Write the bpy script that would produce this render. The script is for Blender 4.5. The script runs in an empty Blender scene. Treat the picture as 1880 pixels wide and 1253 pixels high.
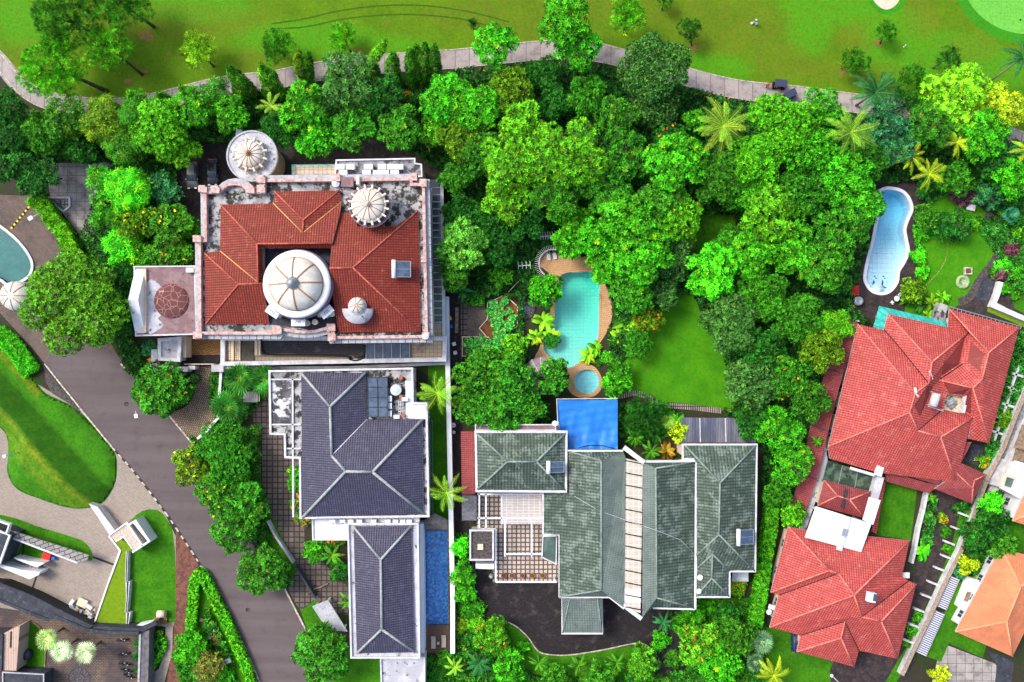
import bpy, bmesh, math, random
import numpy as np
from mathutils import Vector, Matrix
from mathutils.geometry import tessellate_polygon
SC = bpy.context.scene; COL = SC.collection
# ------------------------------------------------ camera, sky, sun, exposure
H = 150.0                                   # flying height of the camera
cd = bpy.data.cameras.new("camera"); cam = bpy.data.objects.new("camera", cd); COL.objects.link(cam)
cam.location = (0, 0, H); cam.rotation_euler = (0, 0, 0)
cd.sensor_width = 36; cd.lens = 36 * H / 188.0; cd.clip_end = 3000; cd.clip_start = 1
SC.camera = cam
SUN_EL, SUN_AZ = 50.0, 300.0                # elevation, compass bearing (up in the photo = north)
w = bpy.data.worlds.new("World"); SC.world = w; w.use_nodes = True
nt = w.node_tree; bg = nt.nodes['Background']; sky = nt.nodes.new('ShaderNodeTexSky')
sky.sky_type = 'NISHITA'; sky.sun_disc = False
sky.sun_elevation = math.radians(SUN_EL); sky.sun_rotation = math.radians(SUN_AZ)
sky.air_density = 1.0; sky.dust_density = 4.0; sky.ozone_density = 1.0
nt.links.new(sky.outputs[0], bg.inputs[0]); bg.inputs[1].default_value = 0.15
ld = bpy.data.lights.new("sun", 'SUN'); ld.energy = 1.5; ld.angle = math.radians(16); ld.color = (1.0, 0.955, 0.89)
sun = bpy.data.objects.new("sun", ld); COL.objects.link(sun)
_a = math.radians(SUN_AZ); _e = math.radians(SUN_EL)
sd = Vector((math.sin(_a) * math.cos(_e), math.cos(_a) * math.cos(_e), math.sin(_e)))
sun.rotation_euler = sd.to_track_quat('Z', 'Y').to_euler(); sun.location = sd * 300
SC.view_settings.view_transform = 'Standard'; SC.view_settings.look = 'None'
SC.view_settings.exposure = 0.82; SC.view_settings.gamma = 1
SC.cycles.max_bounces = 6; SC.cycles.transparent_max_bounces = 12; SC.cycles.use_denoising = True

# ------------------------------------------------ helpers
S = 0.1                                     # ground metres per photo pixel, straight below the camera
def W(px, py, z=0.0):
    k = S * (H - z) / H
    return Vector(((px - 940) * k, (626.5 - py) * k, z))
def P(s): return [tuple(float(q) for q in t.split(',')) for t in s.split()]
def WP(pts, z=0.0):
    if isinstance(pts, str): pts = P(pts)
    return [W(p[0], p[1], z) for p in pts]
def spline(pts, n=5, closed=True):
    if isinstance(pts, str): pts = P(pts)
    out = []; m = len(pts)
    for i in range(m if closed else m - 1):
        g = (lambda j: pts[j % m]) if closed else (lambda j: pts[min(max(j, 0), m - 1)])
        a, b, c, d = g(i - 1), g(i), g(i + 1), g(i + 2)
        for k in range(n):
            t = k / n
            out.append(tuple(0.5 * (2 * b[q] + (c[q] - a[q]) * t + (2 * a[q] - 5 * b[q] + 4 * c[q] - d[q]) * t * t + (3 * b[q] - a[q] - 3 * c[q] + d[q]) * t ** 3) for q in (0, 1)))
    if not closed: out.append(tuple(pts[-1][:2]))
    return out
def area2(p): return sum(p[i][0] * p[(i + 1) % len(p)][1] - p[(i + 1) % len(p)][0] * p[i][1] for i in range(len(p)))
def ccw(p): return list(p) if area2(p) > 0 else list(reversed(p))
def offset(p, d):                           # grow a world polygon by d (negative shrinks)
    p = ccw(p); n = len(p); out = []
    for i in range(n):
        a, b, c = p[i - 1], p[i], p[(i + 1) % n]
        e1 = Vector((b[0] - a[0], b[1] - a[1])); e2 = Vector((c[0] - b[0], c[1] - b[1]))
        if e1.length < 1e-6 or e2.length < 1e-6: out.append(b.copy()); continue
        n1 = Vector((e1.y, -e1.x)).normalized(); n2 = Vector((e2.y, -e2.x)).normalized()
        m = n1 + n2
        m = n1 if m.length < .2 else m / max(.35, m.length_squared / 2)
        out.append(Vector((b[0] + m.x * d, b[1] + m.y * d, b[2] if len(b) > 2 else 0)))
    return out
def inside(x, y, poly):
    c = False; j = len(poly) - 1
    for i in range(len(poly)):
        xi, yi = poly[i][0], poly[i][1]; xj, yj = poly[j][0], poly[j][1]
        if (yi > y) != (yj > y) and x < (xj - xi) * (y - yi) / (yj - yi) + xi: c = not c
        j = i
    return c
ORG = {}
def tag(o, label=None, cat=None, group=None, kind=None):
    if label: o['label'] = label
    if cat: o['category'] = cat
    if group: o['group'] = group
    if kind: o['kind'] = kind
    return o
def empty(name, loc, label=None, cat=None, group=None):
    o = bpy.data.objects.new(name, None); COL.objects.link(o); o.location = loc; o.empty_display_size = .3
    ORG[o.name] = Vector(loc); return tag(o, label, cat, group)
class MB:
    def __init__(s): s.v = []; s.f = []; s.m = []; s.uv = []; s.mi = 0; s.sm = []
    def face(s, pts, uv=None, smooth=False):
        i = len(s.v); s.v += [tuple(p) for p in pts]; s.f.append(tuple(range(i, i + len(pts)))); s.m.append(s.mi); s.uv.append(uv); s.sm.append(smooth)
    def prism(s, poly, z0, z1, bottom=False):
        p = ccw(poly); n = len(p)
        s.face([(q[0], q[1], z1) for q in p])
        for i in range(n):
            a, b = p[i], p[(i + 1) % n]
            s.face([(a[0], a[1], z0), (b[0], b[1], z0), (b[0], b[1], z1), (a[0], a[1], z1)])
        if bottom: s.face([(q[0], q[1], z0) for q in reversed(p)])
    def box(s, c, sx, sy, sz, rot=0.0):      # c = centre of the bottom
        ca, sa = math.cos(rot), math.sin(rot)
        q = [(c[0] + x * ca - y * sa, c[1] + x * sa + y * ca) for x, y in ((-sx / 2, -sy / 2), (sx / 2, -sy / 2), (sx / 2, sy / 2), (-sx / 2, sy / 2))]
        s.prism(q, c[2], c[2] + sz, True)
    def bar(s, a, b, wd, h):                 # box beam between two points, top at their z
        a = Vector(a); b = Vector(b); d = b - a; u = Vector((d.x, d.y, 0)).normalized(); n = Vector((-u.y, u.x, 0)) * wd / 2; hz = Vector((0, 0, h))
        t = [a + n, a - n, b - n, b + n]; l = [p - hz for p in t]
        s.face(t); s.face(l[::-1])
        for i in range(4): j = (i + 1) % 4; s.face([t[j], t[i], l[i], l[j]])
    def tube(s, pts, rs, n=8, cap=True):
        pts = [Vector(p) for p in pts]; rings = []
        if not hasattr(rs, '__len__'): rs = [rs] * len(pts)
        for i, p in enumerate(pts):
            d = (pts[min(i + 1, len(pts) - 1)] - pts[max(i - 1, 0)]).normalized()
            u = d.cross(Vector((0, 0, 1)));
            if u.length < .05: u = Vector((1, 0, 0))
            u.normalize(); v = d.cross(u).normalized()
            rings.append([p + (u * math.cos(2 * math.pi * k / n) + v * math.sin(2 * math.pi * k / n)) * rs[i] for k in range(n)])
        for i in range(len(rings) - 1):
            for k in range(n):
                j = (k + 1) % n; s.face([rings[i][k], rings[i][j], rings[i + 1][j], rings[i + 1][k]], smooth=True)
        if cap: s.face(rings[-1]); s.face(rings[0][::-1])
    def lathe(s, c, prof, n=32, smooth=True, a0=0, a1=2 * math.pi):
        k = [(a0 + (a1 - a0) * i / n) for i in range(n + 1)]
        for (r0, z0), (r1, z1) in zip(prof, prof[1:]):
            for i in range(n):
                a, b = k[i], k[i + 1]
                q = [(c[0] + r0 * math.cos(a), c[1] + r0 * math.sin(a), c[2] + z0), (c[0] + r0 * math.cos(b), c[1] + r0 * math.sin(b), c[2] + z0),
                     (c[0] + r1 * math.cos(b), c[1] + r1 * math.sin(b), c[2] + z1), (c[0] + r1 * math.cos(a), c[1] + r1 * math.sin(a), c[2] + z1)]
                if r0 < 1e-4: q = q[1:]
                if r1 < 1e-4: q = q[:3]
                s.face(q, smooth=smooth)
    def ringstrip(s, inner, outer, z0, z1):   # closed band between two equal-length loops
        n = len(inner)
        for i in range(n):
            j = (i + 1) % n; a, b, c, d = inner[i], inner[j], outer[j], outer[i]
            s.face([(a[0], a[1], z1), (d[0], d[1], z1), (c[0], c[1], z1), (b[0], b[1], z1)])
            s.face([(d[0], d[1], z0), (c[0], c[1], z0), (c[0], c[1], z1), (d[0], d[1], z1)])
            s.face([(b[0], b[1], z0), (a[0], a[1], z0), (a[0], a[1], z1), (b[0], b[1], z1)])
    def wallpath(s, path, wd, z0, z1, closed=False):
        p = [Vector((q[0], q[1], 0)) for q in path]; n = len(p); L = []; R = []
        for i in range(n):
            a = p[i - 1] if (i or closed) else p[i]; b = p[(i + 1) % n] if (i < n - 1 or closed) else p[i]
            d = (b - a).normalized(); nn = Vector((-d.y, d.x, 0)) * wd / 2
            e1 = (p[i] - a); e2 = (b - p[i])
            if e1.length > 1e-6 and e2.length > 1e-6:
                cs = max(.5, e1.normalized().dot(d)); nn /= cs
            L.append(p[i] + nn); R.append(p[i] - nn)
        for i in range(n if closed else n - 1):
            j = (i + 1) % n; l, l2, r, r2 = L[i], L[j], R[i], R[j]
            T = lambda q, z: (q.x, q.y, z)
            s.face([T(r, z1), T(r2, z1), T(l2, z1), T(l, z1)]); s.face([T(l, z0), T(l, z1), T(l2, z1), T(l2, z0)]); s.face([T(r2, z0), T(r2, z1), T(r, z1), T(r, z0)])
        if not closed:
            for q, r in ((L[0], R[0]), (R[-1], L[-1])): s.face([(q.x, q.y, z0), (r.x, r.y, z0), (r.x, r.y, z1), (q.x, q.y, z1)])
    def build(s, name, mats, parent=None, loc=None, uv=False):
        if not isinstance(mats, (list, tuple)): mats = [mats]
        V = np.array(s.v, dtype=float)
        org = ORG[parent.name].copy() if parent else (Vector(loc) if loc is not None else Vector((*((V[:, :2].min(0) + V[:, :2].max(0)) / 2), V[:, 2].min())))
        me = bpy.data.meshes.new(name); me.from_pydata([tuple(q) for q in (V - np.array(org))], [], s.f)
        for m in mats: me.materials.append(m)
        me.polygons.foreach_set('material_index', s.m); me.polygons.foreach_set('use_smooth', s.sm)
        if any(u for u in s.uv):
            l = me.uv_layers.new(name='UVMap').data; k = 0
            for fi, f in enumerate(s.f):
                for q in range(len(f)):
                    if s.uv[fi]: l[k].uv = s.uv[fi][q]
                    k += 1
        me.update()
        bm = bmesh.new(); bm.from_mesh(me); bmesh.ops.remove_doubles(bm, verts=bm.verts, dist=1e-4)
        bm.to_mesh(me); bm.free()
        o = bpy.data.objects.new(name, me); COL.objects.link(o)
        if parent: o.parent = parent; ORG[o.name] = org
        else: o.location = org; ORG[o.name] = org
        return o
def sheet(name, poly, z, mat, holes=(), kind='structure', label=None, cat=None, thick=0.0):
    loops = [[Vector((q[0], q[1], 0)) for q in poly]] + [[Vector((q[0], q[1], 0)) for q in h] for h in holes]
    flat = [q for l in loops for q in l]; tr = tessellate_polygon(loops); b = MB()
    for t in tr:
        q = [flat[i] for i in t]
        if (q[1] - q[0]).cross(q[2] - q[0]).z < 0: q.reverse()
        b.face([(v.x, v.y, z) for v in q])
    o = b.build(name, mat, loc=(*(sum((Vector((q[0], q[1])) for q in poly), Vector((0, 0))) / len(poly)), 0))
    if kind: o['kind'] = kind
    return tag(o, label, cat)

# ------------------------------------------------ materials
class N:
    def __init__(s, name, rough=.8, spec=.3):
        s.m = bpy.data.materials.new(name); s.m.use_nodes = True; s.t = s.m.node_tree; s.n = s.t.nodes; s.b = s.n['Principled BSDF']
        s.b.inputs['Roughness'].default_value = rough; s.b.inputs['Specular IOR Level'].default_value = spec
        s.pos = s.n.new('ShaderNodeNewGeometry').outputs['Position']
    def link(s, a, b):
        if hasattr(a, 'links'): s.t.links.new(a, b)
        else: b.default_value = a
    def noise(s, scale, det=4, rough=.6, vec=None, dist=0):
        n = s.n.new('ShaderNodeTexNoise'); n.inputs['Scale'].default_value = scale; n.inputs['Detail'].default_value = det; n.inputs['Roughness'].default_value = rough; n.inputs['Distortion'].default_value = dist
        s.t.links.new(vec or s.pos, n.inputs['Vector']); return n.outputs['Fac']
    def ramp(s, f, lo, hi):
        n = s.n.new('ShaderNodeMapRange'); n.interpolation_type = 'SMOOTHSTEP'
        n.inputs['From Min'].default_value = lo; n.inputs['From Max'].default_value = hi; s.link(f, n.inputs['Value']); return n.outputs[0]
    def mix(s, f, a, b, mode='MIX'):
        n = s.n.new('ShaderNodeMix'); n.data_type = 'RGBA'; n.blend_type = mode
        s.link(f, n.inputs[0]); s.link(s.c4(a), n.inputs[6]); s.link(s.c4(b), n.inputs[7]); return n.outputs[2]
    def c4(s, a): return (*a, 1) if isinstance(a, tuple) and len(a) == 3 else a
    def math(s, op, a, b=0.0, c=None):
        n = s.n.new('ShaderNodeMath'); n.operation = op; s.link(a, n.inputs[0]); s.link(b, n.inputs[1])
        if c is not None: s.link(c, n.inputs[2])
        return n.outputs[0]
    def vec(s, v=None, rot=0, scale=(1, 1, 1)):
        n = s.n.new('ShaderNodeMapping'); n.inputs['Rotation'].default_value = (0, 0, rot); n.inputs['Scale'].default_value = scale; s.t.links.new(v or s.pos, n.inputs[0]); return n.outputs[0]
    def bump(s, h, d=.05, st=1.0):
        n = s.n.new('ShaderNodeBump'); n.inputs['Distance'].default_value = d; n.inputs['Strength'].default_value = st; s.link(h, n.inputs['Height']); s.t.links.new(n.outputs[0], s.b.inputs['Normal'])
    def brick(s, c1, c2, mo, bw, bh, ms, vec=None, off=.5):
        n = s.n.new('ShaderNodeTexBrick'); n.offset = off
        s.t.links.new(vec or s.pos, n.inputs['Vector'])
        n.inputs['Color1'].default_value = s.c4(c1); n.inputs['Color2'].default_value = s.c4(c2); n.inputs['Mortar'].default_value = s.c4(mo)
        n.inputs['Scale'].default_value = 1; n.inputs['Brick Width'].default_value = bw; n.inputs['Row Height'].default_value = bh; n.inputs['Mortar Size'].default_value = ms; n.inputs['Mortar Smooth'].default_value = .3
        return n.outputs['Color'], n.outputs['Fac']
    def out(s, col): s.link(s.c4(col), s.b.inputs['Base Color']); return s.m
def M(name, c, c2=None, s1=.5, t=(.4, .6), c3=None, s3=2, t3=(.55, .65), rough=.8, spec=.3, bump=0, bs=8, metal=0):
    n = N(name, rough, spec); col = c
    if c2: col = n.mix(n.ramp(n.noise(s1), *t), c, c2)
    if c3: col = n.mix(n.ramp(n.noise(s3, 6, .7), *t3), col, c3)
    if bump: n.bump(n.noise(bs, 5, .7), bump)
    n.b.inputs['Metallic'].default_value = metal
    return n.out(col)
def tile_mat(name, c, c2, c3, colw=.36, rowh=.40, ct=(.45, .62), s1=.9, dark=.45, spots=None, rough=.65, st=(.35, .7)):
    n = N(name, rough, .35); uv = n.n.new('ShaderNodeUVMap').outputs[0]
    sp = n.n.new('ShaderNodeSeparateXYZ'); n.t.links.new(uv, sp.inputs[0]); U, V = sp.outputs[0], sp.outputs[1]
    fu = n.math('FRACT', n.math('DIVIDE', U, colw)); fv = n.math('FRACT', n.math('DIVIDE', V, rowh))
    hu = n.math('SINE', n.math('MULTIPLY', fu, math.pi))                    # round tile section
    gu = n.ramp(hu, 0.0, .8); gv = n.ramp(fv, 0.0, .3)
    g = n.math('MULTIPLY', gu, gv)
    wn = n.n.new('ShaderNodeTexWhiteNoise'); wn.noise_dimensions = '2D'
    cb = n.n.new('ShaderNodeCombineXYZ'); n.t.links.new(n.math('FLOOR', n.math('DIVIDE', U, colw)), cb.inputs[0]); n.t.links.new(n.math('FLOOR', n.math('DIVIDE', V, rowh)), cb.inputs[1])
    n.t.links.new(cb.outputs[0], wn.inputs['Vector'])
    col = n.mix(n.ramp(wn.outputs['Value'], .0, 1.0), c, c2)
    col = n.mix(n.ramp(n.noise(.35, 5, .65), *st), col, tuple(x * .72 for x in c))
    col = n.mix(n.math('MULTIPLY', n.ramp(n.noise(s1, 6, .75), *ct), .8), col, c3)
    if spots: col = n.mix(n.ramp(n.noise(1.6, 3, .6), .66, .70), col, spots)
    col = n.mix(n.math('MULTIPLY', n.math('SUBTRACT', 1.0, g), dark), col, tuple(x * .12 for x in c))
    n.bump(n.math('ADD', n.math('MULTIPLY', hu, .6), n.math('MULTIPLY', fv, -.5)), .09)
    return n.out(col)
def grass_mat(name, a, b, c, s1=.08, s2=.6, s3=3.0, attr=None, dry=(.16, .12, .015)):
    n = N(name, .9, .15); col = n.mix(n.ramp(n.noise(s1, 5, .65), .35, .65), a, b)
    col = n.mix(n.math('MULTIPLY', n.ramp(n.noise(s2, 5, .7), .45, .7), .7), col, c)
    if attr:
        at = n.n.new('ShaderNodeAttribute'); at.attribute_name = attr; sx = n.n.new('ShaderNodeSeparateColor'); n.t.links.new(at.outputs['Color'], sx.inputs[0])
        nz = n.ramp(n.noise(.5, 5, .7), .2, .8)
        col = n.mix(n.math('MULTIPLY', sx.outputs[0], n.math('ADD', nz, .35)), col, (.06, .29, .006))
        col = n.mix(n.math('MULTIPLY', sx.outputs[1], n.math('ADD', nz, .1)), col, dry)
    f = n.noise(s3 * .6, 5, .85); g = n.noise(9, 3, .8)
    col = n.mix(n.math('MULTIPLY', n.ramp(f, .42, .66), .60), col, tuple(x * .45 for x in a))
    col = n.mix(n.math('MULTIPLY', n.ramp(g, .3, .75), .35), col, tuple(min(1, x * 1.7) for x in b))
    n.bump(n.math('ADD', f, g), .08)
    return n.out(col)
def paver_mat(name, c1, c2, mo, bw, bh, ms, rot=0, off=.5, stain=(.03, .03, .03), ss=.35, st=(.5, .75), sa=.7, rough=.85):
    n = N(name, rough, .25); v = n.vec(rot=rot); col, f = n.brick(c1, c2, mo, bw, bh, ms, v, off)
    col = n.mix(n.math('MULTIPLY', n.ramp(n.noise(ss, 6, .7), *st), sa), col, stain)
    col = n.mix(n.math('MULTIPLY', n.ramp(n.noise(4, 4, .8), .3, .8), .4), col, tuple(x * .4 for x in c1))
    n.bump(n.math('ADD', n.math('MULTIPLY', f, -1.0), n.noise(6, 4, .7)), .03)
    return n.out(col)
def leaf_mat(name='leaf', trans=.14):
    n = N(name, .6, .12); oi = n.n.new('ShaderNodeObjectInfo'); at = n.n.new('ShaderNodeAttribute'); at.attribute_name = 'var'
    sx = n.n.new('ShaderNodeSeparateColor'); n.t.links.new(at.outputs['Color'], sx.inputs[0])
    hs = n.n.new('ShaderNodeHueSaturation'); n.t.links.new(oi.outputs['Color'], hs.inputs['Color'])
    n.link(n.math('MULTIPLY_ADD', n.math('POWER', sx.outputs[0], 1.7), 4.3, .20), hs.inputs['Value'])
    n.link(n.math('MULTIPLY_ADD', sx.outputs[1], -.08, .509), hs.inputs['Hue'])
    n.link(hs.outputs[0], n.b.inputs['Base Color'])
    tr = n.n.new('ShaderNodeBsdfTranslucent'); n.t.links.new(hs.outputs[0], tr.inputs[0])
    mx = n.n.new('ShaderNodeMixShader'); mx.inputs[0].default_value = trans
    n.t.links.new(n.b.outputs[0], mx.inputs[1]); n.t.links.new(tr.outputs[0], mx.inputs[2]); n.t.links.new(mx.outputs[0], n.n['Material Output'].inputs[0])
    return n.m
def water_mat(name, sig, gl=.05, bump=.02):
    n = N(name); t = n.n.new('ShaderNodeBsdfTransparent'); g = n.n.new('ShaderNodeBsdfGlossy'); g.inputs['Roughness'].default_value = .04
    mx = n.n.new('ShaderNodeMixShader'); mx.inputs[0].default_value = gl
    n.t.links.new(t.outputs[0], mx.inputs[1]); n.t.links.new(g.outputs[0], mx.inputs[2]); n.t.links.new(mx.outputs[0], n.n['Material Output'].inputs[0])
    b = n.n.new('ShaderNodeBump'); b.inputs['Distance'].default_value = bump; n.link(n.noise(1.2, 3), b.inputs['Height']); n.t.links.new(b.outputs[0], g.inputs['Normal'])
    v = n.n.new('ShaderNodeVolumeAbsorption'); v.inputs['Color'].default_value = (*[1 - q for q in sig], 1); v.inputs['Density'].default_value = 1
    n.t.links.new(v.outputs[0], n.n['Material Output'].inputs['Volume']); return n.m

m_soil = M('soil', (.035, .028, .016), (.02, .04, .008), .3, c3=(.06, .04, .02), s3=1.5, bump=.1)
m_fair = grass_mat('fairway_grass', (.060, .155, .003), (.10, .215, .005), (.15, .18, .006), attr='paint', s1=.18, s2=1.1)
m_lawn = grass_mat('lawn_grass', (.018, .12, .003), (.05, .22, .004), (.09, .20, .006), s1=.35, s2=1.3)
m_lawnb = grass_mat('bright_lawn_grass', (.03, .18, .003), (.065, .27, .004), (.10, .26, .006), s1=.25, s2=.9)
m_lawn2 = grass_mat('dry_lawn_grass', (.17, .27, .008), (.13, .26, .008), (.26, .30, .02), s1=.3)
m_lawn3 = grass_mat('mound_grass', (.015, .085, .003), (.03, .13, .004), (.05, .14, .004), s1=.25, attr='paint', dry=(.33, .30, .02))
m_green = grass_mat('putting_green', (.12, .42, .05), (.14, .46, .06), (.10, .38, .04), s1=.1)
m_fringe = grass_mat('fringe_grass', (.03, .22, .006), (.04, .26, .008), (.03, .18, .005))
m_sand = M('bunker_sand', (.72, .55, .42), (.62, .47, .36), 1.0, bump=.05)
m_bare = M('bare_earth', (.26, .12, .04), (.12, .12, .02), 1.2, bump=.05)
m_cart = paver_mat('path_concrete', (.36, .31, .30), (.42, .37, .35), (.12, .11, .10), 2.6, 40, .05, 0, 0, (.10, .09, .085), .5, (.42, .75), .75)
n = N('asphalt', .85, .25); _v = n.vec(rot=math.radians(57), scale=(.04, .55, 1))
m_asph_c = n.mix(n.ramp(n.noise(.9, 3, .5, _v), .3, .7), (.098, .077, .080), (.128, .103, .105)); m_asph_c = n.mix(n.math('MULTIPLY', n.ramp(n.noise(.5, 6, .7), .5, .75), .5), m_asph_c, (.045, .036, .038))
m_asph_c = n.mix(n.math('MULTIPLY', n.ramp(n.noise(14, 3, .8), .35, .7), .3), m_asph_c, (.16, .13, .13)); n.bump(n.noise(20, 3, .7), .02); m_asph = n.out(m_asph_c)
m_kerb = M('kerb_concrete', (.62, .55, .46), (.35, .3, .24), 2, c3=(.1, .09, .08), s3=3)
m_dark = M('black_paint', (.02, .02, .022), rough=.6)
m_white = M('white_paint', (.64, .64, .66), (.50, .50, .53), .8, c3=(.45, .45, .46), s3=3, t3=(.6, .75), rough=.7)
m_whiter = M('clean_white_paint', (.76, .77, .80), (.68, .70, .74), .4, rough=.6)
m_cobble = paver_mat('brown_cobbles', (.23, .17, .14), (.16, .12, .10), (.05, .04, .035), .5, .28, .03, .5, .5, (.05, .04, .045), .25, (.45, .7), .8)
m_cobble2 = paver_mat('curved_drive_cobbles', (.42, .30, .20), (.26, .19, .14), (.03, .025, .02), .55, .3, .06, 1.0, .5, (.06, .05, .045), .3, (.5, .75), .5)
m_orange = paver_mat('orange_cobbles', (.50, .25, .07), (.32, .17, .06), (.04, .03, .02), .5, .3, .05, .2, .5, (.12, .07, .03), .4, (.5, .7), .5)
m_beige = paver_mat('beige_pavers', (.42, .36, .30), (.34, .28, .24), (.25, .21, .17), .5, .25, .02, .3, .5, (.25, .21, .17), .12, (.45, .8), .5)
m_conc = paver_mat('old_concrete', (.42, .38, .36), (.36, .33, .31), (.16, .14, .13), 1.6, 1.6, .05, 0, 0, (.10, .08, .07), .5, (.45, .7), .8)
m_stone = paver_mat('stone_yard_pavers', (.19, .15, .12), (.12, .10, .085), (.03, .025, .025), 1.0, 1.0, .12, 0, 0, (.05, .04, .04), .3, (.45, .75), .7)
m_terr = paver_mat('terrace_pavers', (.62, .50, .44), (.50, .42, .38), (.05, .05, .04), .82, .82, .13, 0, 0, (.28, .22, .17), .4, (.5, .75), .5)
m_black = paver_mat('dark_drive_cobbles', (.036, .030, .033), (.022, .019, .022), (.01, .01, .01), .45, .25, .03, .3, .5, (.11, .085, .085), .45, (.5, .72), .8)
m_dbrown = M('dark_brown_drive', (.05, .035, .035), (.025, .02, .022), .8, c3=(.10, .06, .05), s3=2, bump=.04)
m_deck = paver_mat('pool_deck_tiles', (.72, .43, .22), (.62, .36, .17), (.40, .24, .12), .35, .35, .03, .1, .5, (.30, .17, .09), .5, (.5, .8), .5)
m_redgr = M('red_brown_gravel', (.20, .075, .05), (.10, .045, .035), 1.0, c3=(.28, .13, .09), s3=3, bump=.05)
m_court = paver_mat('courtyard_pavers', (.26, .18, .12), (.18, .13, .10), (.06, .05, .045), .6, .3, .05, 0, .5, (.06, .05, .065), .13, (.42, .6), .9)
m_rock = M('dark_stone', (.05, .045, .045), (.12, .10, .09), 2.5, c3=(.02, .02, .02), s3=4, bump=.15)
m_mould = M('mould_stained_concrete', (.42, .41, .41), (.24, .24, .25), .4, c3=(.03, .03, .025), s3=.6, t3=(.46, .55), bump=.02)
m_mould2 = M('lightly_stained_concrete', (.52, .52, .56), (.40, .40, .44), .4, c3=(.08, .08, .08), s3=.9, t3=(.56, .66), bump=.02)
m_pink = M('pink_stone_coping', (.46, .26, .23), (.58, .44, .40), 1.5, c3=(.25, .13, .11), s3=2)
m_grey = M('grey_ledge', (.42, .44, .48), (.33, .35, .38), 1.0, c3=(.2, .2, .2), s3=3)
m_purple = M('purple_brown_roof_felt', (.20, .12, .13), (.26, .17, .18), .5, c3=(.12, .07, .08), s3=1.5)
m_cream = M('cream_render', (.72, .60, .44), (.62, .50, .36), .6)
m_dcream = M('dome_cream', (.70, .67, .61), (.60, .56, .49), .8, c3=(.45, .41, .36), s3=3, t3=(.6, .75), rough=.7)
m_brown = M('brown_rib', (.42, .24, .12), (.34, .19, .10), 2)
m_plum = M('plum_moulding', (.17, .11, .16), (.22, .15, .19), 2)
m_metal = M('grey_metal', (.35, .38, .42), rough=.4, spec=.5, metal=.4)
m_glassd = M('dark_glass', (.03, .05, .07), (.05, .08, .11), .5, rough=.12, spec=.6)
m_glassg = M('green_glass', (.10, .16, .15), (.06, .10, .09), .4, rough=.2, spec=.5)
m_glassb = M('solar_glass', (.05, .08, .13), (.09, .13, .19), .8, rough=.2, spec=.5)
m_tarp = M('blue_tarpaulin', (.012, .16, .56), (.02, .20, .62), .5, (.4, .6), rough=.5, spec=.35, bump=.03, bs=1.5)
m_teal = M('teal_roof_sheet', (.02, .33, .28), (.05, .45, .40), .8, c3=(.02, .22, .19), s3=1)
m_trunk = M('bark', (.07, .05, .035), (.13, .10, .075), 3, bump=.05)
m_trunkg = M('palm_bark', (.24, .21, .18), (.15, .13, .11), 4, bump=.05)
m_wood = M('weathered_timber', (.28, .20, .13), (.18, .12, .08), 1.5, bump=.02)
m_wood2 = paver_mat('deck_boards', (.20, .13, .10), (.14, .09, .07), (.03, .02, .02), 6, .15, .02, 0, .5, (.08, .06, .05))
m_terra = M('terracotta', (.45, .13, .06), (.35, .10, .05), 3)
m_red = M('red_paint', (.65, .03, .02)); m_yel = M('yellow_paint', (.75, .50, .05)); m_blue = M('blue_paint', (.03, .12, .50))
m_carb = M('black_car_paint', (.012, .013, .018), rough=.25, spec=.6); m_cars = M('silver_car_paint', (.10, .105, .12), rough=.3, spec=.6, metal=.3)
m_rub = M('rubber', (.015, .015, .015)); m_chr = M('chrome', (.6, .6, .62), rough=.2, metal=.8)
m_slate = M('dark_roof_felt', (.045, .05, .065), (.03, .033, .045), .6, c3=(.09, .10, .12), s3=1.5, bump=.02)
m_bedsoil = M('red_bed_soil', (.22, .07, .02), (.10, .04, .02), 1.5, bump=.05)
m_leaf = leaf_mat(); m_leafs = leaf_mat('waxy_leaf', .1)
t_red = tile_mat('red_clay_tiles', (.31, .040, .021), (.21, .027, .016), (.52, .19, .11), ct=(.56, .72), dark=.8, colw=.42, rowh=.46)
t_grey = tile_mat('slate_grey_tiles', (.080, .078, .135), (.055, .054, .092), (.17, .17, .23), ct=(.5, .8), colw=.42, rowh=.42, dark=.7)
t_green = tile_mat('green_grey_tiles', (.068, .108, .078), (.088, .13, .098), (.19, .245, .205), ct=(.51, .55), s1=.5, colw=.55, rowh=.55, dark=.7)
t_greenp = tile_mat('pale_green_tiles', (.155, .205, .18), (.175, .225, .20), (.06, .095, .07), ct=(.60, .66), s1=.4, colw=.3, rowh=.5, dark=.35)
t_pink = tile_mat('pink_red_tiles', (.62, .10, .085), (.50, .07, .06), (.75, .27, .23), ct=(.5, .75), colw=.42, rowh=.46, spots=(.22, .03, .025), dark=.72)
t_dpink = tile_mat('dark_red_tiles', (.35, .06, .06), (.26, .045, .05), (.42, .12, .12), ct=(.5, .8), dark=.5)
t_orange = tile_mat('orange_tiles', (.78, .26, .12), (.70, .22, .10), (.82, .36, .20), ct=(.5, .9), colw=.3, rowh=.35, dark=.22)
r_red = M('red_ridge', (.36, .06, .04), (.50, .14, .09), 2); r_grey = M('pale_grey_ridge', (.36, .38, .38), (.26, .28, .29), 1.5); r_green = M('pale_green_ridge', (.24, .30, .27), (.17, .22, .19), 1.5)
r_pink = M('pink_ridge', (.66, .22, .17), (.50, .13, .10), 2); r_orange = M('orange_ridge', (.82, .38, .2), (.72, .28, .14), 2); r_yel = M('mortar_valley', (.62, .36, .12), (.5, .26, .08), 2)

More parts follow.
